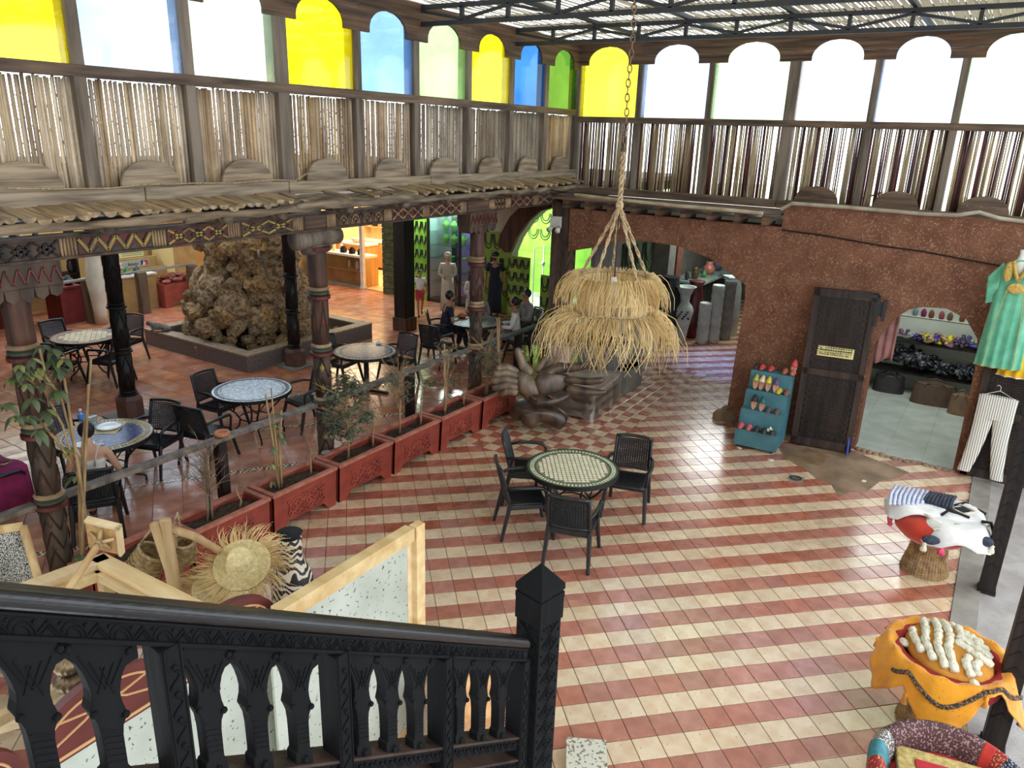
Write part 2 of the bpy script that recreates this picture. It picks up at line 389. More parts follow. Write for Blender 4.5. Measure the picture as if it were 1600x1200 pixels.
MB().b2((.6, -.52, -.12), (12.2, -.29, .015)).build('trim_1', m_conc, kind='structure')
MB().b2((-6, -40, -.12), (12.2, -.52, .0)).build('floor', m_terr, kind='structure')
# worn cement patch in front of the door, drain
pts = [onz(x, y) for x, y in [(1212, 692), (1245, 697), (1290, 697), (1328, 704), (1362, 716), (1420, 738), (1400, 748), (1375, 752), (1352, 770), (1326, 768), (1318, 776), (1308, 772), (1298, 756), (1276, 748), (1258, 734), (1236, 722), (1222, 708)]]
MB().prism([(p.x, p.y) for p in pts], -.004, .003, lambda u, v, w: (u, v, w)).build('cement_patch', m_patch, floor)
q = [onz(x, y) for x, y in [(1225, 718), (1262, 701), (1297, 715), (1281, 728)]]
MB().prism([(p.x, p.y) for p in q], .003, .012, lambda u, v, w: (u, v, w)).build('inspection_cover', mat('cover_cement', rgb(140, 112, 84), rgb(112, 88, 66), scale=5, bump=.3), floor)
dr = thing('floor_drain', 'small round metal drain in a square frame set in the striped tiles', 'drain', tuple(onz(1243, 748)))
MB().box((0, 0, .003), (.2, .2, .008)).build('drain_frame', m_conc, dr)
mb = MB().tube([(.075 * math.cos(k * PI / 8), .075 * math.sin(k * PI / 8), .01) for k in range(16)], .008, 6, closed=True)
for k in range(-2, 3): mb.bar((-.06, k * .025, .009), (.06, k * .025, .009), .008)
mb.build('drain_grate', m_iron, dr)
for k, (x, y) in enumerate([(1074, 681), (1155, 700), (1205, 719), (1350, 752)]):
    P = onz(x, y)
    pc = MB().prism([(.045 * math.cos(a * PI / 4) * (1 + .3 * math.sin(a * 3)), .03 * math.sin(a * PI / 4)) for a in range(8)], .001, .006, lambda u, v, w: (u, v, w)).build('paper_scrap', m_white)
    pc.location = P; pc.rotation_euler = (0, 0, k)
    tag(pc, ['white paper scrap on the tiles right of the dining table, nearest the table', 'white paper scrap on the floor left of the teal shoe rack', 'white paper scrap just in front of the teal shoe rack', 'white paper scrap on the cement patch before the arched doorway'][k], 'litter')
# ============================================================ CLAY WALL
XW = 12.0
def fx(u, v, w): return (w, u, v)
poly = [(-3.2, 0), (-.03, 0), (-.01, 1.7), (.04, 1.97), (.22, 2.22), (.48, 2.33), (.78, 2.31), (.94, 2.25), (1.09, 2.1), (1.21, 1.86), (1.31, 1.65), (1.31, 0), (3.4, 0), (3.33, .25), (3.31, 1.07), (3.27, 2.04), (3.3, 2.3), (3.45, 2.38), (3.58, 2.47), (3.92, 2.65), (4.48, 2.79), (5.17, 2.81), (5.7, 2.72), (6.1, 2.58), (6.52, 2.48), (6.52, 3.24), (2.86, 3.24), (2.86, 3.56), (-3.2, 3.56)]
wb = MB().prism(poly, XW, XW + .34, fx).build('wall_back', m_clay, kind='structure')
def inpoly(u, v):
    c = False
    for i in range(len(poly)):
        (a, b), (d, e) = poly[i - 1], poly[i]
        if (b > v) != (e > v) and u < (d - a) * (v - b) / (e - b) + a: c = not c
    return c
mb = MB(); k = 0
while k < 11000:
    u, v = random.uniform(-.9, 6.5), random.uniform(.05, 3.54)
    if not inpoly(u, v): continue
    k += 1; a = random.uniform(0, PI); L = random.uniform(.025, .065); w = random.uniform(.0022, .004)
    du, dv = math.cos(a) * L / 2, math.sin(a) * L / 2; nu, nv = -math.sin(a) * w, math.cos(a) * w; b = random.uniform(-.012, .012)
    if not (inpoly(u + du, v + dv) and inpoly(u - du, v - dv)): continue
    x = XW - .001
    mb.add([(x, u - du, v - dv), (x - .004, u + b * dv * 30 + nu, v - b * du * 30 + nv), (x, u + du, v + dv), (x - .004, u + b * dv * 30 - nu, v - b * du * 30 - nv)], [(0, 1, 2, 3)])
mb.build('straw_flecks', m_straw, wb, kind='stuff', normals=False)
# rough cement footing at the arch jamb and the doorway threshold
mb = MB()
for y in range(8):
    mb.ball((XW + random.uniform(-.1, .25), 3.36 + random.uniform(-.12, .12), .03), (.16, .14, random.uniform(.06, .16)), 8, 5)
mb.build('cement_footing', m_patch, wb, smooth=True)
mb = MB()
for k in range(16): mb.ball((XW + random.uniform(-.06, .02), -.02 + k * .085, .0), (.06, .06, random.uniform(.02, .045)), 7, 5)
mb.build('broken_threshold', m_patch, wb, smooth=True)
# cracks and the cable sagging along the clay
cb = MB().tube([(XW - .02, u, v) for u, v in [(2.85, 3.2), (2.2, 3.17), (1.4, 3.1), (.9, 3.08), (.3, 3.02), (-.2, 2.98), (-.9, 2.97)]], .012, 6).build('wall_cable', m_dark)
tag(cb, 'thin dark cable sagging along the top of the brown clay wall', 'cable')
pp = MB().tube([(11.74, 6.3, 3.5), (11.72, 5.4, 3.47), (11.72, 4.5, 3.45), (11.73, 3.7, 3.45), (11.74, 3.1, 3.44)], .028, 8).build('conduit_pipe', mat('pale_conduit', rgb(190, 176, 150), rgb(150, 136, 112), scale=5))
tag(pp, 'pale conduit pipe lying along the ledge over the wide arch', 'pipe')
pp = MB().tube([(11.95, 2.9, 3.5), (11.95, 2.75, 3.6), (11.95, 2.0, 3.6), (11.95, 1.0, 3.585), (11.95, .6, 3.6), (11.95, .35, 3.66), (11.95, .1, 3.6), (11.95, -.2, 3.58), (11.95, -1.2, 3.585)], .026, 8).build('conduit_pipe', mat('grey_conduit', rgb(172, 164, 146), rgb(140, 130, 112), scale=5))
tag(pp, 'grey conduit pipe along the top edge of the clay wall above the door', 'pipe')
# ledge over the wide arch
lg = struct('trim_2')
for k in range(5): MB().b2((11.78 + k * .23, 2.9, 3.4), (11.78 + k * .23 + .222, 7.0, 3.435)).build('plank', m_railw, lg)
for k in range(9): MB().b2((11.82, 3.05 + k * .43, 3.25), (12.9, 3.13 + k * .43, 3.4)).build('rafter', m_scal, lg)
# corner pillar with carved zigzags
pl = thing('carved_pillar', 'square carved brown pillar in the far corner beside the wide arch', 'pillar', (12.2, 6.72, 0))
shf = MB().box((0, 0, 1.66), (.34, .34, 3.32)).build('shaft', m_brown, pl)
for fc in range(2):
    mb = MB()
    for k in range(14):
        z0 = .25 + k * .21
        for s in (-1, 1):
            for dz in (0, .05):
                if fc == 0: mb.bar((-.175, s * .14, z0 + dz), (-.175, 0, z0 + .16 + dz), .012, .02)
                else: mb.bar((s * .14, -.175, z0 + dz), (0, -.175, z0 + .16 + dz), .02, .012)
    mb.build('zigzag_carving', m_brown, shf)
sl = thing('security_light', 'small white twin floodlight fixed at the top of the corner pillar', 'lamp', (11.98, 6.78, 2.98))
MB().box((0, 0, 0), (.07, .2, .2)).build('back_box', m_white, sl)
for s in (-1, 1): MB().cyl((-.04, s * .06 - .03, -.08), (-.15, s * .09 - .03, -.14), .03, .05, 12).build('spotlight_head', m_white, sl, smooth=True)
# ============================================================ UPPER WALLS
LX = [2.62, 3.86, 4.94, 6.10, 7.27, 8.37, 9.56, 10.71, 11.78, 12.9]; YL = 7.0
BY = [7.0, 5.76, 4.51, 3.20, 2.02, .91, -.25, -1.45, -2.7]; XB = 12.9
T = {'y': (.92, .80, .012, 1), 'b': (.5, .66, .9, 1), 'g': (.66, .76, .58, 1), 'b2': (.26, .44, .72, 1), 'g2': (.46, .66, .3, 1), 'b3': (.05, .2, .5, 1), 'g3': (.1, .24, .03, 1), 'yb': (.85, .76, .06, 1), 'bb': (.6, .74, 1, 1), 'gb': (.72, 1, .62, 1), 'w': (.95, .95, .95, 1)}  # back wall tints are paler: glare of the sun behind put into the colour
MP = {k: pane('pane_' + k, c) for k, c in T.items()}
wl = struct('wall_left'); wbu = struct('wall_back')
def fL(u, v, w): return (u, YL + w, v)
def fB(u, v, w): return (XB + w, u, v)
wn = [0]
def bay(par, fn, a, b, zs, pk, sgn, canes, crest, ind):
    """one bay between posts at a < b along the wall"""
    zsill, zrail, zscal, ztop, zarch = zs; w = b - a; c = (a + b) / 2; h = w * .31
    wn[0] += 1
    MB().prism([(a + .03, zrail), (b - .03, zrail), (b - .03, ztop), (a + .03, ztop)], .0, .006, fn).build('window_%d' % wn[0], MP[pk], kind='structure')
    MB().prism([(a, zrail - .1), (b, zrail - .1), (b, zrail), (a, zrail)], -.03 * sgn - .02, .08, fn).build('mid_rail', m_railw, par)
    def half(z):
        t = (z - zscal - .05) / (zarch - zscal - .05)
        return h if t < 0 else (0 if t >= 1 else h * math.sqrt(1 - t * t))
    nb = 3
    for k in range(nb):
        z0, z1 = zscal + (ztop - zscal) * k / nb, zscal + (ztop - zscal) * (k + 1) / nb - .004
        if z0 >= zarch: MB().prism([(a, z0), (b, z0), (b, z1), (a, z1)], -.05, -.015, fn).build('scalloped_plank', m_scal, par); continue
        for s in (-1, 1):
            e = a if s < 0 else b
            cur = [(c + s * half(z0 + (z1 - z0) * i / 8), z0 + (z1 - z0) * i / 8) for i in range(9)]
            if abs(cur[-1][0] - c) < .01 : cur = [q for q in cur if abs(q[0] - c) > .004] + [(c, min(z1, zarch))] + ([(c, z1)] if z1 > zarch else [])
            MB().prism([(e, z1), (e, z0)] + cur, -.05, -.015, fn).build('scalloped_plank', m_scal, par)
    if crest:
        cw = w * .28; ch = .25
        for k in range(2):
            z0, z1 = zsill + ch * k * .42, zsill + (ch * .41 if k == 0 else ch)
            arc = [(c + cw * (1 - .08 * (z / ch)) * math.sqrt(max(0, 1 - (z / ch) ** 2.6)), zsill + z) for z in [z0 - zsill + (z1 - z0) * i / 8 for i in range(9)]]
            MB().prism(arc + [(2 * c - u, v) for u, v in arc[::-1]][(1 if k else 0):], -.06, -.03, fn).build('crest_board', m_crest if crest == 1 else m_crestd, par)
    # canes
    n = int(w / (.026 if canes == 'L' else .031)); mb = MB()
    for k in range(n):
        u = a + .07 + (w - .13) * k / (n - 1) + random.uniform(-.003, .003); r = random.uniform(.015, .0185) if canes == 'L' else random.uniform(.011, .021)
        if canes == 'B' and random.random() < .1: continue
        lean = random.uniform(-.007, .007) * (1 if canes == 'L' else .8); top = zrail - .1 - (random.uniform(0, .022) if canes == 'L' else .0); d = .05 + (k % 2) * .014 + random.uniform(-.006, .006)
        N = 5; zz = [zsill - .03 + (top - zsill + .03) * i / N for i in range(N + 1)]; o = random.uniform(-.08, .08); P = []; R = []
        for i, z in enumerate(zz):
            uu = u + lean * (z - zsill); t = r
            if 0 < i < N:
                for e, rr in ((-.012, .95), (0, 1.3), (.012, .95)): P.append(fn(uu, z + o + e, d)); R.append(min(t, r * (1 - .16 * i / N)) * rr)
            else: P.append(fn(uu, z, d)); R.append(r * (1 - .16 * i / N))
        if canes == 'L':
            if ind: MB().tube(P, R, 6).build('cane', m_cane, par, smooth=True)
            else: mb.tube(P, R, 5)
        else:
            mb.m = 1 if (k + int(a * 10)) % 7 in (0, 1, 2) and random.random() < .88 else 0; mb.tube([P[0], P[len(P) // 2], P[-1]], [R[0], R[0], R[-1]], 5)
    if mb.v: mb.build('cane_panel', [m_cane] if canes == 'L' else [m_caneb, m_caned], par, smooth=True, kind='stuff')
ZL = (3.86, 4.90, 5.565, 6.02, 5.845); ZB = (3.575, 4.79, 5.64, 6.06, 5.935)
for k, pk in enumerate(['y', 'b', 'g', 'y', 'b2', 'g2', 'y', 'b3', 'g3']):
    bay(wl, fL, LX[k], LX[k + 1], ZL, pk, 1, 'L', 1, k in (0, 1, 2))
for k, pk in enumerate(['yb', 'bb', 'gb', 'w', 'bb', 'gb', 'yb', 'bb']):
    bay(wbu, fB, BY[k + 1], BY[k], ZB, pk, 1, 'B', 2 if k > 2 else 0, False)
for k, x in enumerate(LX):
    t = .16 if k == 3 else .11
    MB().prism([(x - t / 2, 3.8), (x + t / 2, 3.8), (x + t / 2, 6.02), (x - t / 2, 6.02)], -.045, .14, fL).build('post', m_post, wl, bev=.008)
for k, y in enumerate(BY):
    t = .17 if k in (0, 3) else .1
    MB().prism([(y - t / 2, 3.5), (y + t / 2, 3.5), (y + t / 2, 6.06), (y - t / 2, 6.06)], -.045, .14, fB).build('post', m_post, wbu, bev=.008)
for a, b in ((2.0, 4.3), (4.31, 6.05), (6.06, 8.6), (8.61, 10.9), (10.91, 12.9)):
    MB().prism([(a, 3.72), (b, 3.715), (b, 3.86), (a, 3.862)], -.09, .1, fL).build('sill_board', m_crest, wl, bev=.008)
for a, b in ((-3, .95), (.96, 3.2), (3.21, 7.0)):
    MB().prism([(a, 3.45), (b, 3.45), (b, 3.575), (a, 3.575)], -.09, .1, fB).build('sill_board', m_crestd if b < 4 else m_railw, wbu, bev=.008)
MB().b2((12.34, -3.2, 3.44), (12.9, 2.86, 3.5)).build('trim_3', m_scal, kind='structure')
tw = MB().tube([(3.1, 6.9, 3.9), (3.5, 6.88, 3.88), (3.95, 6.87, 3.87), (4.3, 6.88, 3.89), (4.8, 6.88, 3.885), (5.3, 6.87, 3.87), (5.75, 6.88, 3.89), (6.1, 6.86, 3.87), (6.3, 6.87, 3.95)], .007, 5).build('loose_cable', m_rope)
tag(tw, 'thin pale cable looping along the sill under the cane panels', 'cable')
# ============================================================ CEILING, TRUSSES
m_mat = mat('reed_ceiling', rgb(140, 128, 108), rgb(84, 74, 62), scale=5, rough=.8, island=.4, stretch=(.3, 3, 3))
_p = m_mat.node_tree
_t = _p.nodes.new('ShaderNodeBsdfTranslucent'); _t.inputs[0].default_value = rgb(170, 156, 130); _mx = _p.nodes.new('ShaderNodeMixShader'); _mx.inputs[0].default_value = .3
_p.links.new(_p.nodes['Principled BSDF'].outputs[0], _mx.inputs[1]); _p.links.new(_t.outputs[0], _mx.inputs[2]); _p.links.new(_mx.outputs[0], _p.nodes['Material Output'].inputs[0])
ce = struct('ceiling'); mb = MB()
for i in range(300):
    y = -1.7 + i * .0302
    for sgm in range(5):
        x0 = -1.5 + sgm * 2.95; x1 = x0 + 2.97; d = [random.uniform(-.012, .012) for _ in range(4)]; z = 6.06 + random.uniform(-.012, .012); w = random.uniform(.0151, .0164)
        n = 4
        for q in range(n):
            xa, xb = x0 + (x1 - x0) * q / n, x0 + (x1 - x0) * (q + 1) / n; za, zb = z + d[q - 1] * .6, z + d[q] * .6
            mb.add([(xa, y - w, za), (xb, y - w, zb), (xb, y + w, zb), (xa, y + w, za)], [(0, 1, 2, 3)])
mb.build('reed_mat', m_mat, ce, kind='stuff', normals=False)
for k in range(14): MB().b2((-1.4 + k * 1.06, -1.7, 6.085), (-1.36 + k * 1.06, 7.2, 6.12)).build('batten', m_dark, ce)
NY = [7.0 - .699 * k for k in range(13)]
for X, lb in ((10.77, 'dark steel roof truss nearest the back wall windows'), (8.47, 'dark steel roof truss second from the back wall'), (6.2, 'dark steel roof truss third from the back wall, at the picture top')):
    t = thing('roof_truss', lb, 'truss', (X, 0, 0))
    MB().bar((0, 7.0, 5.775), (0, -1.6, 5.775), .05, .055).build('bottom_chord', m_steel, t)
    MB().bar((0, 7.0, 5.975), (0, -1.6, 5.975), .05, .055).build('top_chord', m_steel, t)
    for k, y in enumerate(NY):
        MB().bar((0, y, 5.79), (0, y, 5.96), .05, .045, (0, 1, 0)).build('vertical', m_steel, t)
        if k < len(NY) - 1:
            za, zb = (5.94, 5.81) if k % 2 == 0 else (5.81, 5.94)
            MB().bar((0, y, za), (0, NY[k + 1], zb), .035, .035).build('diagonal', m_steel, t)
for y in (5.6, 4.2, 2.8, 1.4, 0): MB().bar((4, y, 6.03), (12.9, y, 6.03), .05, .05).build('purlin', m_steel, ce)
# ============================================================ HALL CEILING, OUTER ROOFS AND WALLS
m_gp0 = mat('grey_wall_paint', rgb(112, 108, 100), rgb(92, 88, 82), scale=3, rough=.8)
m_ceil = mat('dark_plank_ceiling', rgb(84, 62, 46), rgb(56, 40, 30), scale=4, rough=.85, stretch=(.2, 3, 1))
hc_ = MB().b2((-1, 7.08, 3.5), (19.5, 8.1, 3.6)); hc_.b2((-1, 8.1, 3.5), (3.6, 9.9, 3.6)); hc_.b2((8.0, 8.1, 3.5), (19.5, 9.9, 3.6)); hc_.b2((-1, 9.9, 3.5), (19.5, 13.2, 3.6)); hc_.b2((-1, 16.6, 3.5), (19.5, 19.5, 3.6)); hc_.b2((-1, 13.2, 3.5), (6.8, 16.6, 3.6)); hc_.b2((13.2, 13.2, 3.5), (19.5, 16.6, 3.6)); hc_.build('ceiling', m_ceil, kind='structure')
MB().b2((6.8, 13.2, 3.54), (13.2, 16.6, 3.55)).build('window_90', pane('skylight_sheet', (.8, .9, 1, 1), .15), kind='structure')
MB().b2((3.6, 8.1, 3.54), (8.0, 9.9, 3.55)).build('window_91', pane('skylight_sheet', (.7, .84, 1, 1), .2), kind='structure')
for k in range(6): MB().b2((3.6 + k * .88, 8.1, 3.48), (3.64 + k * .88, 9.9, 3.56)).build('trim_8', m_steel, kind='structure')
for k in range(7): MB().b2((6.8 + k * 1.06, 13.2, 3.48), (6.84 + k * 1.06, 16.6, 3.56)).build('trim_7', m_steel, kind='structure')
MB().b2((12.34, -3.2, 3.2), (22.6, 7.08, 3.3)).build('ceiling', m_cream, kind='structure')
MB().b2((-1, 19.4, 0), (19.5, 19.5, 3.5)).build('wall_far', mat('ochre_plaster', rgb(206, 172, 112), rgb(184, 146, 90), scale=2, rough=.9), kind='structure')
MB().b2((19.4, 7.05, 0), (19.5, 19.4, 3.5)).build('wall_right', m_cream, kind='structure'); MB().b2((22.4, 2.9, 0), (22.5, 7.05, 3.3)).build('wall_right', m_gp0, kind='structure'); MB().b2((16.1, 2.85, 0), (22.5, 2.95, 3.3)).build('wall_right', m_gp0, kind='structure')
MB().b2((-1.1, 7, 0), (-1, 19.5, 3.5)).build('wall_left', m_cream, kind='structure')
# gallery and clerestory behind the camera
MB().b2((-1.6, -1.7, 0), (-1.5, 7.1, 4.6)).build('wall_front', m_cream, kind='structure')
mb = MB().b2((-1.6, -40, -.12), (-1.55, -.5, -.1)); 
# ============================================================ LOG AWNING, BEAM, COLUMNS
aw = thing('log_awning', 'awning of split half logs laid side by side on a pole along the left wall', 'awning', (0, 0, 0))
x = 1.7
hr = [(math.cos(PI + PI * k / 8), math.sin(PI + PI * k / 8)) for k in range(9)]
while x < 12.3:
    near = x < 5.6; w = random.uniform(.085, .125) if near else random.uniform(.06, .1); r = w / 2
    if 5.75 < x < 7.7 and random.random() < .62: x += w; continue
    y0 = 6.5 + random.uniform(-.04, .05) - (0 if near else random.uniform(-.05, .08)); zt = 3.69 + random.uniform(-.012, .014); sk = random.uniform(-.03, .03)
    MB().prism([(x + r + r * .98 * a, zt + r * .8 * b) for a, b in hr], y0, 6.9, lambda u, v, q: (u + sk * (6.94 - q), q, v + .06 * (q - 6.5) / .44)).build('log', m_log, aw)
    x += w
for a, b, z in ((1.6, 4.6, 3.61), (4.4, 6.1, 3.6), (7.4, 9.2, 3.6), (9.0, 11.0, 3.6), (10.8, 12.6, 3.6)):
    MB().tube([(a + (b - a) * i / 8, 6.5 + .02 * math.sin(i * 1.3 + a), z + .012 * math.sin(i * 1.7 + a)) for i in range(9)], [.04 + .006 * math.sin(i * 2.1) for i in range(9)], 9).build('edge_pole', m_pole, aw, smooth=True)
for y, z, a, b in ((6.47, 3.63, 5.75, 7.9), (6.57, 3.65, 5.6, 8.0), (6.68, 3.67, 5.8, 7.7)):
    MB().tube([(a + (b - a) * i / 8, y + .015 * math.sin(i * 1.9), z + .01 * math.sin(i * 1.1)) for i in range(9)], [.03] + [.055 + .006 * math.sin(i * 1.7) for i in range(7)] + [.025], 9).build('edge_pole', m_pole, aw, smooth=True)
for x in (2.4, 3.7, 4.9, 5.6, 6.6, 7.6, 8.5, 9.4, 10.3, 11.2, 12.0):
    MB().tube([(x, 6.5, 3.55), (x + .03, 6.75, 3.56), (x, 6.98, 3.57)], [.05, .065, .065], 9).build('rafter', m_bark, aw, smooth=True)
MB().b2((1.6, 6.75, 3.6), (12.6, 7.0, 3.64)).build('under_board', m_dark, aw)
# carved and painted beam
bm_ = thing('carved_beam', 'long carved beam with painted zigzags and diamonds across the columns', 'beam', (0, 6.95, 0))
MB().b2((0.5, -.1, 3.29), (12.35, .1, 3.49)).build('beam_core', m_brown, bm_, bev=.006)
for z in (3.3, 3.48): MB().b2((.5, -.125, z - .012), (12.35, -.1, z + .012)).build('edge_moulding', m_brown, bm_)
def strip(mb, a, b, w=.016, y=-.112): mb.bar((a[0], y, a[1]), (b[0], y, b[1]), .02, w, (0, 0, 1)) if abs(a[0] - b[0]) > abs(a[1] - b[1]) else mb.bar((a[0], y, a[1]), (b[0], y, b[1]), .02, w, (1, 0, 0))
FL = .15
for k, (x, x1, p) in enumerate([(1.1, 1.75, 0), (1.92, 2.6, 0), (2.78, 3.4, 0), (3.57, 4.26, 1), (4.44, 5.12, 2), (5.31, 6.0, 3), (6.2, 6.52, 5), (6.7, 7.53, 4), (7.7, 8.32, 2), (8.49, 9.2, 2), (9.4, 9.95, 5), (10.12, 10.42, 2), (10.6, 11.28, 2), (11.45, 12.15, 3)]):
    PL = x1 - x; z0, z1, zc = 3.318, 3.462, 3.39
    base = [m_brown, m_maroon, m_maroon, m_brown, m_brown, m_scal][p]
    pnl = MB().b2((x, -.106, z0), (x + PL, -.1, z1)).build('painted_panel', base, bm_)
    ya, yb_, gr = MB(), MB(), MB()
    if p == 1:
        n = 4
        for i in range(n):
            a = x + PL * i / n; b = a + PL / n; m = (a + b) / 2
            strip(ya, (a, z1 - .01), (m, z0 + .012), .026); strip(ya, (m, z0 + .012), (b, z1 - .01), .026)
            strip(yb_, (a + .028, z1 - .01), (m, z0 + .045)); strip(yb_, (m, z0 + .045), (b - .028, z1 - .01))
            gr.prism([(b - .05, z0 + .004), (b + .05 if i < n - 1 else b, z0 + .004), (b, z0 + .05)], -.114, -.1, lambda u, v, w: (u, w, v))
    elif p == 5: pass
    elif p in (2, 3, 0):
        n = 3 if p != 3 else 2
        for i in range(n):
            a = x + PL * i / n; b = a + PL / n; m = (a + b) / 2
            for s in (1, -1): strip(ya if p else yb_, (a, zc + s * .068), (b, zc - s * .068), .02)
            for (p0, p1) in (((a + .03, zc), (m, z1 - .02)), ((m, z1 - .02), (b - .03, zc)), ((b - .03, zc), (m, z0 + .02)), ((m, z0 + .02), (a + .03, zc))): strip(yb_, p0, p1, .013)
            gr.prism([(m - .035, zc), (m, zc - .03), (m + .035, zc), (m, zc + .03)], -.118, -.1, lambda u, v, w: (u, w, v))
    else:
        n = 4
        for i in range(n):
            a = x + PL * i / n; b = a + PL / n; m = (a + b) / 2
            for rr in (.03, .055):
                q = [(m + rr * 1.2 * math.cos(PI * t / 6), z0 + .01 + rr * 2 * math.sin(PI * t / 6)) for t in range(7)]
                for t in range(6): strip(ya, q[t], q[t + 1], .01)
            strip(yb_, (a, z1 - .01), (m, z0 + .015), .01); strip(yb_, (m, z0 + .015), (b, z1 - .01), .01)
    faded = k < 3 or k > 6
    if ya.v: ya.build('raised_pattern', m_yellowp if not faded else m_beige, pnl)
    if yb_.v: yb_.build('raised_pattern', m_brown if p != 0 else m_dark, pnl)
    if gr.v: gr.build('green_diamonds', m_green if k > 2 else m_brown, pnl)
    mb = MB()
    for i in range(5): mb.cyl((x + PL + .025 + i * .03, -.105, z0 - .005), (x + PL + .025 + i * .03, -.105, z1 + .005), .013, n=8)
    mb.build('fluted_block', m_brown if k < 2 else m_beige, bm_, smooth=True)
def zig(mb, r, z0, z1, n, m, w=.012):
    dz = (z1 - z0) / m
    for q in range(m):
        for ph in (0, 1):
            pts = []
            for i in range(2 * n + 1):
                a = 2 * PI * i / (2 * n) + ph * PI / n * 1; up = (i + ph) % 2
                pts.append((r * math.cos(a), r * math.sin(a), z0 + dz * q + dz * up))
            for i in range(2 * n):
                a, b = Vector(pts[i]), Vector(pts[i + 1]); mid = (a + b) / 2; mm = mid.copy(); mm.z = 0; mm = mm.normalized() * r; mid = Vector((mm.x, mm.y, mid.z))
                mb.tube([a, mid, b], w, 4, cap=False)
def dia(mb, r, z0, z1, n, m, s=.5):
    dz = (z1 - z0) / m
    for q in range(m):
        for i in range(n):
            a0 = 2 * PI * (i + .5) / n; zc = z0 + dz * (q + .5); h = PI / n * s
            P = lambda a, z, rr: (rr * math.cos(a), rr * math.sin(a), z)
            mb.add([P(a0 - h, zc, r), P(a0, zc - dz * .5 * s, r), P(a0 + h, zc, r), P(a0, zc + dz * .5 * s, r), P(a0, zc, r + .014)], [(0, 1, 4), (1, 2, 4), (2, 3, 4), (3, 0, 4)])
def column(x, lb, kind):
    t = thing('carved_column', lb, 'column', (x, 6.95, 0))
    r = .112
    knobs = [(r * .98 * (1 + .03 * math.sin(i * 1.9)), 2.58 + i * .5 / 6) for i in range(7)]
    MB().lathe(knobs, n=18, jit=.012).build('plain_trunk', m_red_col, t, smooth=True)
    for zz in (2.5, 1.78, 1.08):
        MB().lathe([(r, zz - .06), (r + .03, zz - .045), (r + .03, zz - .01), (r, zz)], n=20).build('ring', m_maroon, t, smooth=False)
        MB().lathe([(r - .005, zz), (r + .018, zz + .015), (r + .018, zz + .035), (r - .01, zz + .05)], n=20).build('ring', m_green if kind != 2 else m_beige, t)
        MB().lathe([(r - .01, zz + .05), (r + .012, zz + .06), (r + .02, zz + .08), (r, zz + .1)], n=20).build('ring', m_beige, t, smooth=True)
    for z0, z1, mm in ((1.86, 2.45, m_red_col), (1.16, 1.73, m_brown), (0, 1.03, m_brown)):
        tk = MB().lathe([(r - .012, z0), (r - .012, z1)], n=20).build('carved_trunk', mm, t, smooth=True)
        mb = MB(); n = 5 if z0 > 1.5 else 4
        zig(mb, r - .008, z0 + .02, z1 - .02, n, 1 if z0 > 1.5 and kind != 2 else max(2, int((z1 - z0) / .2)), .009)
        if z0 > 1.5 and kind != 2: zig(mb, r - .008, z0 + .09, z1 - .09, n, 1, .009)
        mb.build('carved_relief', m_brown, tk)
        mb = MB(); dia(mb, r - .012, z0 + .02, z1 - .02, n, 1 if z0 > 1.5 and kind != 2 else max(2, int((z1 - z0) / .22)), .42)
        mb.build('painted_diamonds', m_maroon if z0 > 1.5 else m_yellowp if kind == 1 else m_brown, tk)
    if kind != 1:
        MB().b2((-.36, -.13, 3.08), (.36, .13, 3.29)).build('capital', m_brown, t, bev=.01)
        mb = MB()
        for i in range(6):
            u = -.3 + i * .12
            mb.prism([(u - .06, 3.09), (u + .06, 3.09), (u + .05, 3.0 + .03 * abs(u)), (u, 2.95 + .1 * abs(u)), (u - .05, 3.0 + .03 * abs(u))], -.11, .11, lambda a, b, w: (a, w, b))
        mb.build('scalloped_corbel', m_brown, t)
        mb = MB()
        for i in range(7):
            u = -.35 + i * .1
            mb.bar((u, -.137, 3.12), (u + .05, -.137, 3.25), .015, .015, (1, 0, 0)); mb.bar((u + .05, -.137, 3.25), (u + .1, -.137, 3.12), .015, .015, (1, 0, 0))
        mb.build('zigzag_carving', m_maroon, t)
    else:
        MB().tube([(-.34, 0, 3.18), (-.2, 0, 3.19), (.1, 0, 3.2), (.36, 0, 3.19)], [.12, .125, .12, .105], 12).build('capital_log', m_post, t, smooth=True)
        MB().tube([(-.2, 0, 3.07), (0, 0, 3.06), (.2, 0, 3.075)], [.07, .1, .06], 10).build('capital_log', m_post, t, smooth=True)
        MB().lathe([(.16, 3.04), (.17, 3.09)], n=16).build('collar', m_maroon, t)
    return t
column(3.03, 'carved wooden column nearest the left edge, wreathed by the leafy plant', 0)
column(6.45, 'carved wooden column with log capital in front of the mosaic tables', 1)
column(9.8, 'carved wooden column nearest the far corner, left of the straw lamp', 2)
